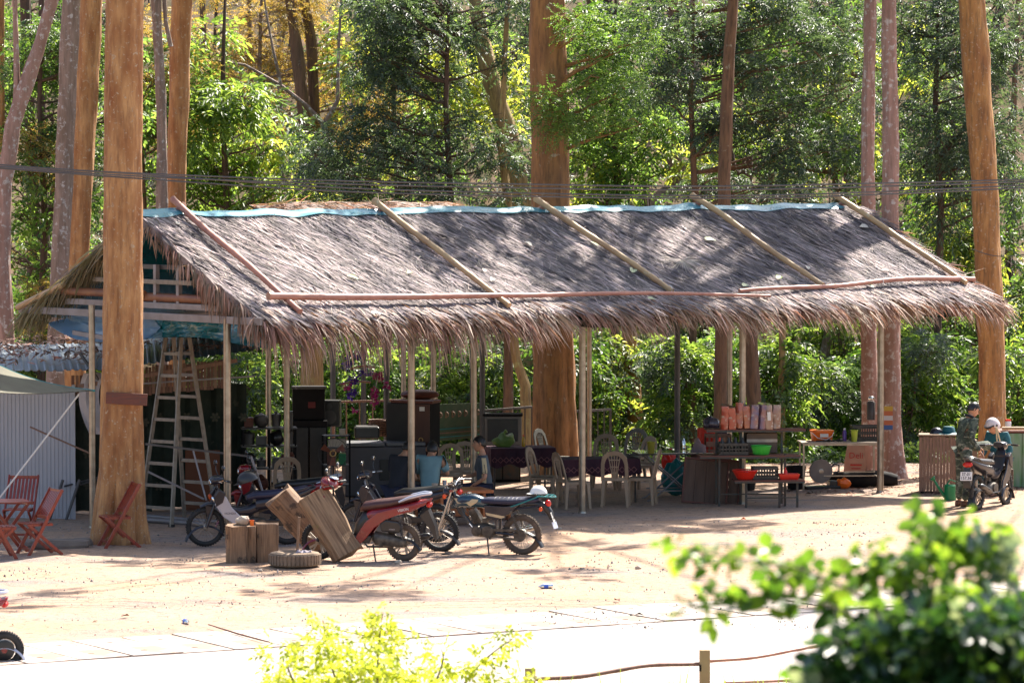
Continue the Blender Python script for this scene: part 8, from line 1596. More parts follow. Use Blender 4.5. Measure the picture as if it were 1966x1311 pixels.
p0, p1 = at(152, 756, 61.4), gp(-30, 1010); p1 = at(-6, 962, 60.9); mb = MB(); mb.tube([p0, p1, p1 + (p1 - p0) * .35], .013, 7); tag(mb.build('guy_pole', M['rope'], None, smooth=True), 'thin white guy pole slanting from the awning corner past the folding table', 'pole')
# yellow poster
q = gp(130, 992); t = thing('poster', 'small yellow poster on the grey metal wall', 'poster', (q.x, q.y - .06, 0), 2); mb = MB(); mb.box((0, 0, 1.32), (.15, .006, .42)); mb.build('sheet', mat('yellow poster print', (.72, .5, .06), (.68, .62, .4), scale=5, rough=.5), t)
mb = MB(); mb.box((0, -.005, 1.19), (.15, .004, .14)); mb.build('lower_panel', M['orange_wood'], t); mb = MB(); mb.ell((0, -.006, 1.37), (.035, .004, .06), 12, 6); mb.build('printed_figure', M['paper'], t); mb = MB(); [mb.box((0, -.009, 1.17 + .03 * k), (.11, .003, .01)) for k in range(3)]; mb.build('printed_lines', M['paper'], t)
# pipes on the ground and the slanted frame by the ladder
for k, (a, b_, r_, lb) in enumerate(((gp(284, 1003), gp(372, 1012), .045, 'thick galvanised pipe lying on the ground below the ladder'), (gp(284, 994), gp(430, 1008), .03, 'thin galvanised pipe lying behind the thick one'))): mb = MB(); mb.tube([a + Vector((0, 0, r_)), b_ + Vector((0.2, 0, r_))], r_, 12); tag(mb.build('pipe', M['galv'], None, smooth=True), lb, 'pipe')
Q = gp(395, 1022); t = thing('steel_rail_frame', 'thin steel rail frame with slanting legs beside the ladder', 'frame', Q); W_ = lambda px, py, D: at(px, py, D) - Q; D0 = Q.y
mb = MB(); mb.bar(W_(280, 852, D0 + .6), W_(482, 876, D0 - .2), .03, .03); mb.build('rail', M['steel_dark'], t)
for (ax, ay, bx, by) in ((482, 876, 505, 945), (371, 865, 396, 960), (284, 905, 392, 958)): mb = MB(); mb.bar(W_(ax, ay, D0 - .2), W_(bx, by, D0 - .3), .026); mb.build('leg', M['galv'], t)
# flat rocks by the trunk foot
for k, (px, py, sx, sy, sz, lb) in enumerate(((105, 1052, .5, .22, .17, 'flat dark rock between the folding chairs and the thickest trunk'), (158, 1048, .16, .14, .15, 'small brown rock against the foot of the thickest trunk'))):
    q = gp(px, py); mb = MB(); mb.ell((0, 0, sz * .3), (sx, sy, sz), 18, 10)
    for i, v in enumerate(mb.v): p = Vector(v); p *= 1 + .22 * noise.noise(p * 5); p.z = min(p.z, sz * .75); mb.v[i] = tuple(p)
    o = tag(mb.build('rock', mat('dark rock %d' % k, (.13, .10, .085), (.2, .16, .13), scale=5, rough=.9, bump=.01), None), lb, 'rock'); o.location = q
# dead leaves on the shed roof
n = 2600; f = rng.rand(n); g_ = rng.rand(n) ** .8; P = np.array([tuple(S0 + fl.lerp(at0(500, 672, 66.6), a_ * 1.0) + (bl - fl) * b2 + Vector((0, 0, .05))) for a_, b2 in zip(f, g_)])
P = P[[noise.noise(Vector((p[0] * 1.3, p[1] * 2, 0))) > -.05 for p in P]]; n = len(P); D = rng.normal(0, 1, (n, 3)) * np.array([1, 1, .25]); S = nrm(np.cross(D, np.array([0, 0, 1]) + rng.normal(0, .5, (n, 3))))
ribbons(P, D, S, rng.uniform(.06, .18, n), rng.uniform(.02, .05, n), np.full(n, .2), 'roof_leaf_litter', mat('brown leaf litter on the roof', (.3, .17, .11), rough=.8, island=.5), None, segs=2, curl=.4)
# ------------------------------------------------------------------ dim goods at the back left of the pavilion
DK = M['black_matt']
q = gp(590, 952); t = thing('dark_cabinet', 'tall black cabinet with a raised top box in the shade at the back left', 'cabinet', (q.x, q.y + .5, 0), 4); mb = MB(); mb.box((0, 0, .62), (.62, .5, 1.24)); mb.build('cabinet', DK, t, bevel=.01); mb = MB(); mb.box((.0, 0, 1.53), (.54, .4, .55)); mb.build('top_box', DK, t, bevel=.01); mb = MB(); mb.box((.0, -.21, 1.79), (.58, .06, .05)); mb.build('top_edge', M['steel_dark'], t, bevel=.004); [MB().box((x, -.262, .6), (.27, .02, 1.05)).build('door', M['black'], t, bevel=.006) for x in (-.15, .15)]; mb = MB(); mb.box((0.05, -.203, 1.5), (.12, .006, .1)); mb.build('red_label', mat('dull red label', (.12, .01, .01), rough=.6), t)
q = gp(628, 948); t = thing('loudspeaker', 'black loudspeaker box right of the tall black cabinet', 'speaker', (q.x + .05, q.y + .3, 1.12), -5); mb = MB(); mb.box((0, 0, .22), (.33, .3, .44)); mb.build('cabinet', M['black'], t, bevel=.012); mb = MB(); mb.lathe([(.12, -.155), (.08, -.14), (.02, -.15)], 20, (0, 0, .16), 'y'); mb.lathe([(.05, -.155), (.02, -.15)], 16, (0, 0, .34), 'y'); mb.build('cone', M['steel_dark'], t, smooth=True)
q = gp(655, 965); t = thing('metal_rack', 'dark metal rack holding papers and small boxes below the loudspeaker', 'rack', (q.x - .08, q.y, 0), 2)
for x in (-.22, .22):
    for y in (-.15, .15): mb = MB(); mb.bar((x, y, 0), (x, y, 1.12), .03); mb.build('post', DK, t)
for z in (.3, .62, .9, 1.1): mb = MB(); mb.box((0, 0, z), (.46, .32, .02)); mb.build('shelf', M['steel_dark'], t)
for x, z, w_, h, m_ in ((-.08, .73, .14, .2, 'wood_board'), (.1, .72, .12, .18, 'green_can'), (.02, .99, .3, .12, 'stone'), (-.05, .38, .25, .12, 'engine'), (.1, 1.16, .1, .1, 'stone')): mb = MB(); mb.box((x, -.02, z), (w_, .2, h)); mb.build('small_box', M[m_], t, bevel=.004)
q = gp(508, 975); t = thing('utility_shelf', 'crowded dark shelf unit of pots and bags behind the left motorbikes', 'shelf', (q.x + .05, q.y + .35, 0), 6)
for x in (-.42, .0, .42):
    for y in (-.2, .2): mb = MB(); mb.bar((x, y, 0), (x, y, 1.28), .03); mb.build('post', DK, t)
for z in (.25, .62, .98, 1.27): mb = MB(); mb.box((0, 0, z), (.9, .44, .02)); mb.build('shelf', M['steel_dark'], t)
cols = ['wood_board', 'engine', 'steel_dark', 'steel_dark', 'wood_board', 'black', 'log_dark', 'black']
rr_ = random.Random(5); kk = 0
for z in (.26, .63, .99, 1.28):
    for x in (-.32, -.12, .12, .32):
        kk += 1; mm = cols[rr_.randrange(8)]; px_, pz_ = x, z
        if (kk % 3) == 0: mb = MB(); r_ = rr_.uniform(.07, .1); h = rr_.uniform(.1, .2); mb.lathe([(r_ * .9, 0), (r_, h), (r_ * .9, h), (r_ * .3, h + .03), (.02, h + .05)], 16); nm_ = 'pot'; lb = 'dark lidded pot on the crowded shelf unit'
        elif (kk % 3) == 1: mb = MB(); w_, h = rr_.uniform(.12, .18), rr_.uniform(.12, .25); mb.box((0, 0, h / 2), (w_, .25, h)); mb.box((0, -.127, h * .6), (w_ * .6, .004, h * .3)); nm_ = 'carton'; lb = 'small carton on the crowded shelf unit'
        else:
            mb = MB(); mb.ell((0, 0, .1), (.12, .14, .12), 14, 10); nm_ = 'bag'; lb = 'lumpy bag on the crowded shelf unit'
            for i, v in enumerate(mb.v): p = Vector(v); mb.v[i] = tuple(p * (1 + .35 * noise.noise(p * 9 + Vector((kk, 0, 0)))))
        o = tag(mb.build(nm_, M[mm], None, smooth=nm_ != 'carton'), lb + ', ' + {.26: 'bottom', .63: 'second', .99: 'third', 1.28: 'top'}[z] + ' shelf, ' + {-.32: 'far left', -.12: 'centre left', .12: 'centre right', .32: 'far right'}[x], nm_, {'pot': 'pots', 'carton': 'cartons', 'bag': 'bags'}[nm_] + ' on the crowded shelf unit'); o.location = t.matrix_basis @ Vector((px_, 0, pz_ + .012))
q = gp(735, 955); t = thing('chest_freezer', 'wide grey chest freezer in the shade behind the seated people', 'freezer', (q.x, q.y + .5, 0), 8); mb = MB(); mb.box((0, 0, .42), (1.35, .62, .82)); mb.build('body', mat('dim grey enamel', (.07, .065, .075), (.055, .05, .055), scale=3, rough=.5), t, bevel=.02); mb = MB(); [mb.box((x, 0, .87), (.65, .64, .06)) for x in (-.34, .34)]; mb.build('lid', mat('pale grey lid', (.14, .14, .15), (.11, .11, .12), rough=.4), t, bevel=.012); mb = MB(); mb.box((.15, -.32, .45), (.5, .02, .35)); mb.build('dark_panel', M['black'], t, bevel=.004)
q = gp(640, 985); t = thing('standing_fan', 'standing fan with three dull orange blades in front of the freezer', 'fan', q, 0); cz = .96; mb = MB(); mb.lathe([(.18, 0), (.17, .03), (.02, .05)], 20); mb.tube([(0, 0, .04), (0, 0, cz)], .015, 8); mb.build('stand', M['black'], t, smooth=True); m_bl = mat('dull orange fan blade', (.2, .05, .02), rough=.5)
for k in range(3):
    a = R(90 + 120 * k + 180); mb = MB(); mb.add([(.04 * math.cos(a - .4), -.1, cz + .04 * math.sin(a - .4)), (.2 * math.cos(a - .3), -.12, cz + .2 * math.sin(a - .3)), (.21 * math.cos(a + .25), -.085, cz + .21 * math.sin(a + .25)), (.05 * math.cos(a + .4), -.09, cz + .05 * math.sin(a + .4))] + [(.04 * math.cos(a - .4), -.094, cz + .04 * math.sin(a - .4)), (.2 * math.cos(a - .3), -.114, cz + .2 * math.sin(a - .3)), (.21 * math.cos(a + .25), -.079, cz + .21 * math.sin(a + .25)), (.05 * math.cos(a + .4), -.084, cz + .05 * math.sin(a + .4))], [(0, 1, 2, 3), (7, 6, 5, 4), (0, 4, 5, 1), (1, 5, 6, 2), (2, 6, 7, 3), (3, 7, 4, 0)]); mb.build('blade', m_bl, t)
mb = MB(); mb.torus(.045, .01, 20, 6, (0, -.12, cz), 'y'); mb.build('hub_ring', M['gold'], t, smooth=True); mb = MB(); mb.torus(.24, .006, 32, 5, (0, -.1, cz), 'y'); [mb.bar((.04 * math.cos(a), -.135, cz + .04 * math.sin(a)), (.24 * math.cos(a), -.11, cz + .24 * math.sin(a)), .003) for a in [2 * math.pi * k / 20 for k in range(20)]]; mb.build('guard', M['black'], t, smooth=True)
q = gp(700, 950); t = thing('black_box', 'black covered box standing on the freezer', 'box', (q.x + .02, q.y + .5, .915), 5); mb = MB(); mb.box((0, 0, .1), (.42, .32, .2)); mb.build('cover', M['black'], t, bevel=.04, seg=4); mb = MB(); mb.box((0, 0, .205), (.36, .26, .012)); mb.build('lid', M['steel_dark'], t, bevel=.004)
t = thing('wicker_basket', 'brown wicker basket beside the black box with a pink flower on top', 'basket', (q.x + .22, q.y + .75, .93)); mb = MB()
for k in range(9): mb.torus(.17 + .004 * (k % 2), .012, 24, 5, (0, 0, .02 + .032 * k), 'z')
for k in range(16): a = 2 * math.pi * k / 16; mb.bar((.165 * math.cos(a), .165 * math.sin(a), 0), (.178 * math.cos(a), .178 * math.sin(a), .29), .012)
mb.build('weave', M['bin_slat'], t, smooth=True)
q = gp(798, 950); t = thing('wardrobe', 'dark wardrobe with a reddish brown side panel and a white label', 'wardrobe', (q.x, q.y + .3, 0), -18); mb = MB(); mb.box((-.05, 0, .78), (.78, .5, 1.5)); mb.build('carcass', DK, t, bevel=.008); mb = MB(); mb.box((.19, -.256, .78), (.29, .012, 1.48)); mb.build('brown_door', mat('reddish brown veneer', (.10, .035, .02), (.07, .025, .016), scale=3, stretch=(6, 1, 1), rough=.4), t, bevel=.004); mb = MB(); mb.box((-.2, -.256, .78), (.46, .012, 1.48)); mb.build('dark_door', M['black'], t, bevel=.004); mb = MB(); mb.box((.2, -.266, 1.44), (.09, .004, .07)); mb.build('paper_label', M['paper'], t); mb = MB(); mb.torus(.035, .008, 20, 6, (.18, -.27, .92), 'y'); mb.build('gold_ring', M['gold'], t, smooth=True); mb = MB(); mb.box((0, 0, 1.55), (.74, .46, .05)); mb.build('top', M['wood_board'], t, bevel=.01)
q = gp(808, 948); mb = MB(); mb.ell((0, 0, .05), (.33, .2, .09), 18, 8); o = tag(mb.build('round_tray', M['wood_board'], None, smooth=True), 'red brown tray lying on top of the wardrobe', 'tray'); o.location = (q.x - .02, q.y + .3, 1.60)
# green patterned mat hung on the railing
m_gm = mat('green figured mat', (.05, .09, .045), (.09, .11, .06), scale=5, rough=.9); a, b_ = gp(838, 926), gp(922, 918); t = thing('hanging_mat', 'green patterned mat hung along the railing beside the wardrobe', 'mat', a); d = (b_ - a); mb = MB()
mb.add([(0, -.05, .72), tuple(d + Vector((0, -.05, .72))), tuple(d + Vector((0, -.05, 1.33))), (0, -.05, 1.36)] + [(0, -.03, .72), tuple(d + Vector((0, -.03, .72))), tuple(d + Vector((0, -.03, 1.33))), (0, -.03, 1.36)], [(0, 1, 2, 3), (7, 6, 5, 4), (0, 4, 5, 1), (3, 2, 6, 7)]); mb.build('mat', m_gm, t)
for k in range(7):
    f = (k + .5) / 7; p = d * f; mb = MB(); mb.torus(.045, .009, 12, 5, (p.x, -.058 + p.y, 1.17), 'y'); mb.box((p.x, -.058 + p.y, 1.17), (.03, .006, .12)); mb.build('printed_motif', M['bin_slat'], t)
for z in (.78, .85, .92): mb = MB(); mb.bar(Vector((0, -.056, z)), d + Vector((0, -.056, z)), .006, .018); mb.build('stripe', M['teal_paint'] if z != .85 else M['bin_slat'], t)
# railing at the back
def railing(lb, a, b_, h, n, m='steel_dark', h1=None):
    t = thing('railing', lb, 'railing', a); d = b_ - a; h1 = h1 or h
    mb = MB(); mb.bar((0, 0, h), d + Vector((0, 0, h1)), .04); mb.build('top_rail', M[m], t); mb = MB(); mb.bar((0, 0, .12), d + Vector((0, 0, .12)), .03); mb.build('bottom_rail', M[m], t)
    for k in range(n): f = k / (n - 1); p = d * f; hh = h + (h1 - h) * f; w_ = .045 if k in (0, n - 1) else .022; mb = MB(); mb.bar((p.x, p.y, 0 if k in (0, n - 1) else .13), (p.x, p.y, hh - .02), w_); mb.build('baluster', M[m], t)
railing('dark steel railing left of the ribbed trunk base', gp(922, 915), gp(1022, 905), 1.16, 8); railing('dark steel railing between the ribbed trunk and the shrubs', gp(1074, 908), gp(1172, 900), 1.08, 9); railing('pale railing behind the flower garlands', gp(640, 930), gp(840, 922), 1.42, 9, 'bin_slat')
# flower garlands
m_pu = mat('purple blossoms', (.10, .03, .32), rough=.7, island=.5, trans=(.2, .06, .5), tw=.3); m_mg = mat('magenta blossoms', (.42, .03, .16), rough=.7, island=.4, trans=(.6, .08, .3), tw=.3)
KIND['bloom'] = (.05, 6, .035, .8, 60, .1)
def garland(lb, pts, D, m, rad, n, nm='flower_garland'):
    P_ = [at(px, py, D) for px, py in pts]; t = thing(nm, lb, 'garland', P_[0]); V = []; Fq = []; rs = np.random.RandomState(len(lb))
    cl = []
    for a, b_ in zip(P_[:-1], P_[1:]):
        for k in range(max(1, int((b_ - a).length / .05))): cl.append((tuple(a.lerp(b_, rs.rand()) - P_[0]), (rad, rad, rad), n))
    VV, FF = leafy(cl, 'bloom', rs); np_mesh('blossoms', VV, FF, m, t); mb = MB(); mb.tube([p - P_[0] for p in P_], .006, 5); mb.build('stem', M['rope'], t)
garland('purple flower garland hanging in the middle of the opening', [(676, 718), (680, 745), (672, 768)], 70.5, m_pu, .05, 9); garland('magenta flower garland hanging beside the wardrobe', [(728, 712), (722, 740), (716, 775)], 70.3, m_mg, .05, 8)
garland('purple flower spray under the eave left of the magenta garland', [(692, 716), (712, 714)], 70.4, m_pu, .04, 8); garland('magenta flower tuft left of the purple garland', [(656, 742), (672, 741)], 70.4, m_mg, .035, 7); garland('dark purple flower bunch at the top under the hanging thatch', [(660, 708), (680, 680), (712, 686)], 70.6, m_pu, .045, 7); garland('pink flower bunch next to the thin dark post', [(742, 745), (746, 738)], 70.2, m_mg, .05, 10); garland('pink flowers on the wicker basket', [(680, 787), (690, 786)], 70.6, m_mg, .035, 8)
for k, (a, b_) in enumerate((((652, 738), (712, 734)), ((672, 708), (720, 706)))): p, p2 = at(*a, 70.6), at(*b_, 70.6); mb = MB(); mb.tube([p, p.lerp(p2, .5) + Vector((0, 0, .04)), p2], .018, 7); tag(mb.build('hanging_stick', M['bamboo'], None, smooth=True), ['lower bamboo stick carrying the flower garlands', 'upper bamboo stick carrying the flower garlands'][k], 'stick')
for k, (px, py) in enumerate(((652, 738), (712, 734), (672, 708), (720, 706))): pass
# ------------------------------------------------------------------ overhead wires
wires = [([(-60, 312), (200, 330), (640, 347), (1000, 354), (1340, 358), (1700, 352), (2030, 343)], 57.5), ([(-60, 316), (250, 338), (640, 353), (1000, 361), (1340, 365), (1700, 358), (2030, 347)], 57.7), ([(-60, 317), (250, 334), (640, 360), (1000, 371), (1340, 376), (1600, 372), (1966, 356), (2030, 353)], 58), ([(-60, 319), (250, 342), (640, 367), (1000, 377), (1340, 381), (1600, 377), (1966, 361), (2030, 357)], 58.2)]
def smooth_path(P_, k=8):
    out = []
    for i in range(len(P_) - 1):
        p0, p1, p2, p3 = P_[max(0, i - 1)], P_[i], P_[i + 1], P_[min(len(P_) - 1, i + 2)]
        for j in range(k): t = j / k; out.append(.5 * ((2 * p1) + (p2 - p0) * t + (2 * p0 - 5 * p1 + 4 * p2 - p3) * t * t + (3 * p1 - p0 - 3 * p2 + p3) * t ** 3))
    return out + [P_[-1]]
for k, (pp, D) in enumerate(wires):
    P_ = smooth_path([at(px, py, D) for px, py in pp]); P_ = [P_[0] + (P_[0] - P_[1]) * 40] + P_ + [P_[-1] + (P_[-1] - P_[-2]) * 40]
    mb = MB(); mb.tube(P_, .012, 6); tag(mb.build('power_line', M['wire'], None, smooth=True), ['topmost black cable crossing in front of the ridge', 'second cable from the top crossing in front of the ridge', 'third cable from the top crossing in front of the ridge', 'lowest cable crossing in front of the ridge'][k], 'cable')
p0, p1 = at(1590, 470, 70), at(1990, 505, 76); mb = MB(); P_ = smooth_path([at(1866, 478, 76.0), at(1915, 492, 75), at(1990, 487, 74)]); mb.tube(P_, .008, 5); tag(mb.build('power_line', M['wire'], None, smooth=True), 'short thin cable tied to the large trunk at the right', 'cable')
# bits of litter in the yard
for k, (px, py, lb) in enumerate(((1047, 1130, 'crushed clear bottle with a blue label lying in the yard'), (357, 1199, 'crushed clear bottle with a blue label near the drain slabs'))):
    q = gp(px, py); t = thing('plastic_bottle', lb, 'bottle', (q.x, q.y, .035), 20 + 90 * k); mb = MB(); mb.lathe([(.012, -.1), (.013, -.08), (.032, -.05), (.034, .0), (.03, .06), (.031, .1), (.02, .105)], 12, (0, 0, 0), 'x'); mb.build('body', M['glass'], t, smooth=True); mb = MB(); mb.lathe([(.036, -.03), (.036, .03)], 12, (0, 0, 0), 'x', cap=False); mb.build('label_band', mat('blue label %d' % k, (.03, .1, .5), rough=.4), t, smooth=True)
for k, (px, py, s_, mm, lb) in enumerate(((855, 1068, .09, 'hair', 'dark curled dead leaf on the ground below the wheel of the black motorcycle'), (1350, 1136, .07, 'green_can', 'dark green curled leaf in the open yard'), (1185, 1156, .08, 'litter', 'brown curled leaf near the drain slabs'), (1228, 1185, .06, 'hair', 'dark dead leaf lying on a slab'), (240, 1185, .08, 'litter', 'brown curled leaf in the left of the yard'), (422, 1163, .06, 'litter', 'small red brown leaf in front of the tyre'), (1427, 1000, .05, 'orange_plastic', 'orange scrap on the ground before the metal shelf'))):
    q = gp(px, py); mb = MB(); mb.add([(-s_, 0, .01), (0, -s_ * .5, .04), (s_, 0, .015), (0, s_ * .5, .05), (0, 0, .02)], [(0, 1, 4), (1, 2, 4), (2, 3, 4), (3, 0, 4)]); o = tag(mb.build('dead_leaf', M[mm], None), lb, 'leaf'); o.location = (q.x, q.y, gz(q.x, q.y) + .01 + (.1 if -1.7 < road_v(q.x, q.y) < 0 else 0)); o.rotation_euler = (0, 0, k)
for k, (px, py, s_) in enumerate(((765, 1083, .05), (1225, 1092, .045), (575, 1100, .04), (500, 1095, .035), (1075, 1016, .03))):
    q = gp(px, py); mb = MB(); mb.ell((0, 0, s_ * .4), (s_, s_ * .8, s_ * .7), 10, 7)
    for i, v in enumerate(mb.v): p = Vector(v); mb.v[i] = tuple(p * (1 + .3 * noise.noise(p * 30 + Vector((k, 0, 0)))))
    o = tag(mb.build('stone', M['stone'], None), ['stone below the front wheel of the red scooter', 'round pale stone alone in the open yard', 'stone in front of the flat tyre', 'stone left of the flat tyre', 'stone at the foot of the third front post'][k], 'stone'); o.location = (q.x, q.y, gz(q.x, q.y))
mb = MB(); q = gp(400, 1206); q2 = gp(518, 1240); mb.tube([q + Vector((0, 0, .05)), q.lerp(q2, .5) + Vector((0, 0, .04)), q2 + Vector((0, 0, .05))], [.007, .012, .006], 6); tag(mb.build('fallen_branch', M['litter'], None), 'thin dark fallen branch lying along a slab joint', 'branch')
# ------------------------------------------------------------------ low rail fence and plants by the road, near side
def fpost(px, py, D, lb):
    p = at(px, py, D); g0 = gz(p.x, D); t = thing('fence_post', lb, 'post', (p.x, D, g0)); h = p.z - g0; mb = MB(); mb.box((0, 0, h / 2), (.10, .10, h)); mb.build('post', M['bamboo_tan'], t, bevel=.008); mb = MB(); mb.box((-.045, -.052, h - .17), (.02, .01, .06)); mb.build('notch', M['black_matt'], t); return p
pA = fpost(1353, 1246, 40, 'square wooden fence post at the bottom right of the middle'); pB = fpost(1018, 1281, 39.0, 'shorter square wooden fence post left of the tall one'); 
for k, (a, b_, r_, mm, lb) in enumerate((((1030, 1302), (1346, 1272), .022, 'bin_slat', 'brown bamboo rail between the two fence posts'), ((1360, 1268), (1700, 1226), .018, 'bamboo', 'reddish bamboo rail running right from the tall fence post'), ((1392, 1310), (1720, 1296), .018, 'bamboo', 'lower reddish bamboo rail at the bottom edge'))):
    cane(at(*a, 39.2 if k == 0 else 40), at(*b_, 40 if k == 0 else 41.5), r_, r_ * .8, M[mm], None, 'bamboo_rail', .03, k); o = [o for o in COL.objects if o.name.startswith('bamboo_rail') and not o.get('label')][-1]; tag(o, lb, 'rail')
# upright grassy plants along the fence
m_gr = mat('upright green blades', (.10, .2, .03), (.16, .26, .04), scale=2, rough=.5, island=.3, trans=(.4, .6, .08), tw=.45)
for k, px in enumerate((1205, 1290, 1398, 1442, 1470, 1500, 560, 1010)):
    p = at(px, 1330, 38 + .2 * k); g0 = gz(p.x, p.y); n = 26; P = np.array([[rng.uniform(-.12, .12), rng.uniform(-.1, .1), 0] for _ in range(n)]); D = np.array([[rng.normal(0, .25), rng.normal(0, .2), 1] for _ in range(n)]); S = nrm(np.cross(D, rng.normal(0, 1, (n, 3))))
    t = thing('blade_plant', 'tuft of upright green blades ' + ['midway between the fence posts', 'just left of the tall fence post', 'just right of the tall fence post', 'second tuft right of the tall fence post', 'third tuft right of the tall fence post', 'beside the dark out of focus bush', 'left in the yellow green shrub', 'at the foot of the short fence post'][k], 'plant', (p.x, p.y, g0), 0, 'blade plants along the rail fence'); hh = (at(px, 1285, p.y).z - g0) * 1.0
    ribbons(P, D, S, rng.uniform(.6, 1.1, n) * hh, rng.uniform(.02, .04, n), rng.uniform(.0, .25, n), 'blades', m_gr, t, segs=4, tip=.05); t.children[0]['kind'] = 'stuff'
# yellow green shrub, half out of focus
m_yl = mat('glowing yellow green leaves', (.27, .34, .03), (.42, .42, .04), scale=3, rough=.45, island=.4, trans=(.7, .8, .06), tw=.5)
KIND['small'] = (.10, 6, .05, .5, 50, .1); KIND['round'] = (.06, 3, .058, .7, 55, .15)
def shrub(nm, lb, D, root_px, clumps, kind, ms, stems, seed, lscale=1.0, dens=1.0):
    r0 = at(root_px, 1311, D); g0 = gz(r0.x, D); t = thing(nm, lb, 'shrub', (r0.x, D, g0)); b0 = Vector((r0.x, D, g0)); allc = []; rs = np.random.RandomState(seed)
    for mk, cl in zip(ms, clumps):
        L_ = [(tuple(at(px, py, D + dd) - b0), (rx, rx, rz), n_) for px, py, dd, rx, rz, n_ in cl]; V, Fq = leafy(L_, kind, rs, dens, flat=.8, lscale=lscale); np_mesh('foliage', V, Fq, mk, t)
    for st in stems:
        pts = [Vector((rnd.uniform(-.1, .1), 0, -.05))] + [at(px, py, D + dd) - b0 for px, py, dd in st]; pts = smooth_path(pts, 6); mb = MB(); k = len(pts); mb.tube(pts, [.012 * (1 - .8 * i / k) * (D / 25) ** .5 for i in range(k)], 6); mb.build('stem', mat_stem, t, smooth=True)
    return t
mat_stem = mat('brown green twig', (.2, .16, .08), (.12, .09, .05), rough=.8)
def strew(px0, px1, f_top, n, r, nt_, seed, bot=1330, dd=.5):
    r_ = random.Random(seed); out = []
    for _ in range(n): px = r_.uniform(px0, px1); tp = f_top(px); py = tp + (bot - tp) * r_.random() ** .8; out.append((px, py, r_.uniform(-dd, dd), r * r_.uniform(.7, 1.2), r * r_.uniform(.7, 1.3), nt_))
    return out
ft = lambda px: 1245 - 55 * math.exp(-((px - 735) / 25) ** 2) - 45 * math.exp(-((px - 620) / 30) ** 2) + 50 * (px > 800) + 30 * math.sin(px * .07) * .4
spires = [(735, 1170 + 14 * k, 0, .035, .05, 5) for k in range(6)] + [(728, 1200, 0, .06, .05, 8), (618, 1190, 0, .05, .06, 7), (622, 1215, 0, .07, .06, 8), (650, 1225, 0, .08, .06, 8), (965, 1232, 0, .07, .04, 9), (985, 1226, 0, .05, .03, 7), (945, 1250, 0, .06, .05, 8), (920, 1270, 0, .06, .05, 8), (845, 1248, 0, .06, .06, 8), (705, 1212, 0, .05, .05, 7)]
shrub('yellow_shrub', 'sunlit yellow green shrub at the bottom centre, slightly out of focus', 30, 720, [spires + strew(530, 830, ft, 46, .12, 12, 1) + strew(830, 1010, lambda p: 1270, 12, .11, 10, 2)], 'small', [m_yl], [[(725, 1280, 0), (735, 1175, 0)], [(640, 1290, 0), (620, 1190, 0)], [(900, 1300, 0), (985, 1225, 0)], [(840, 1300, 0), (848, 1245, 0)], [(560, 1300, 0), (570, 1270, 0)]], 31, .95)
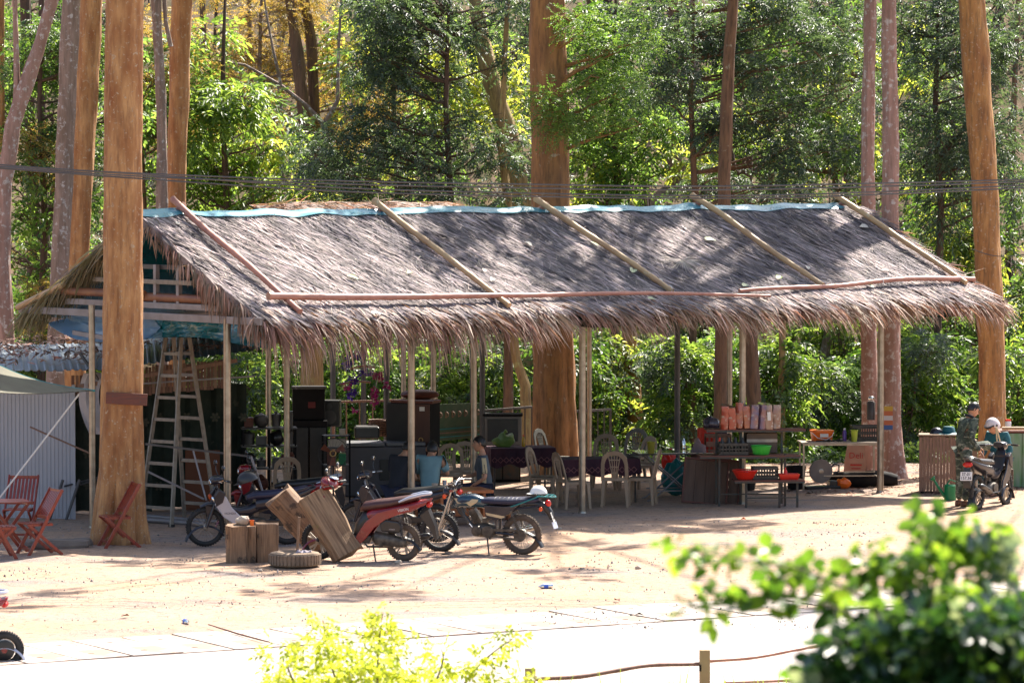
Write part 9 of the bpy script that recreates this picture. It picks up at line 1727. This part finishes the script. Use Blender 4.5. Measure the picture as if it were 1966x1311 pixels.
# dark leaved bush close to the camera at the lower right
m_n1 = mat('fresh rounded leaves', (.06, .13, .015), (.09, .17, .02), scale=9, rough=.4, island=.5, trans=(.24, .44, .03), tw=.42); m_n2 = mat('deep green rounded leaves', (.02, .055, .02), (.035, .085, .03), scale=9, rough=.22, island=.5, trans=(.08, .2, .02), tw=.3, spec=.9); m_n3 = mat('pale shiny leaves', (.14, .19, .12), (.2, .26, .18), scale=9, rough=.2, island=.3, trans=(.4, .5, .2), tw=.3, spec=1.0)
def dome(px): return 1205 + 190 * max(0, (1700 - px) / 190) ** 1.3 + 20 * math.sin(px * .045) if px < 1700 else 1185 + 16 * math.sin(px * .05)
dark = strew(1580, 2010, dome, 125, .055, 15, 3, 1345, .35); mid = strew(1590, 2010, lambda p: dome(p) - 14, 60, .06, 7, 4, 1330, .4)
bright = [(1310 + 14 * k, 1050 + 3.4 * k + 4 * math.sin(k), .2, .012, .012, 1) for k in range(0, 26, 3)] + [(1325 + 22 * k, 1168 - 2.5 * k, .1, .012, .010, 1) for k in range(0, 14, 2)] + [(1640 + 22 * k, 1085 + 8 * math.sin(k), 0, .03, .02, 2) for k in range(8)] + [(1790 + 2 * k, 1000 + 16 * k, .1, .015, .02, 2) for k in range(7)] + [(1880, 1020 + 18 * k, .2, .012, .02, 1) for k in range(6)] + [(1830, 990, 0, .03, .02, 4), (1660, 1060, 0, .015, .02, 2), (1705, 1110, 0, .05, .03, 5), (1760, 1090, 0, .05, .04, 5)] + strew(1560, 2010, lambda p: dome(p) - 50, 34, .05, 4, 9, 1340, .4)
pale = strew(1520, 2010, lambda p: dome(p) - 40, 36, .06, 3, 6, 1330, .4) + [(1890 + 8 * k, 1010 + 22 * k, .2, .02, .02, 1) for k in range(5)]
shrub('near_bush', 'dark and bright leaved bush close to the camera at the lower right, out of focus', 12.6, 1790, [dark, mid, bright, pale], 'round', [m_n2, m_n2, m_n1, m_n3], [[(1700, 1200, 0), (1560, 1100, .1), (1430, 1075, .2), (1300, 1050, .2)], [(1680, 1230, 0), (1540, 1150, .1), (1320, 1168, .1)], [(1790, 1200, 0), (1800, 1080, .1), (1795, 990, .1), (1830, 985, .1)], [(1850, 1200, 0), (1880, 1080, .2), (1960, 980, .3)], [(1800, 1240, 0), (1740, 1120, 0), (1660, 1060, 0)], [(1900, 1260, 0), (1930, 1150, 0), (1985, 1060, 0)], [(1660, 1290, 0), (1600, 1230, 0), (1540, 1290, 0)]], 41, 1.0)
for k, (px, py, rx) in enumerate(((1443, 1158, 40), (1585, 1188, 75))):
    p = at(px, py, 12.7); mb = MB(); n = 12; L_ = .042
    V = [(0, 0, 0)] + [(L_ * math.cos(a) * 1.2, 0.006 * math.sin(2 * a), L_ * .62 * math.sin(a)) for a in [2 * math.pi * j / n for j in range(n)]]; mb.add(V, [(0, 1 + j, 1 + (j + 1) % n) for j in range(n)])
    o = mb.build('large_leaf', m_n1 if k == 0 else m_n2, [c for c in COL.objects if c.name == 'near_bush'][0], smooth=True); o.location = p - Vector([c for c in COL.objects if c.name == 'near_bush'][0].location); o.rotation_euler = (.3, R(-12 - 30 * k), 0)
# ------------------------------------------------------------------ tidy: drop unlinked leftovers
bpy.context.view_layer.update()
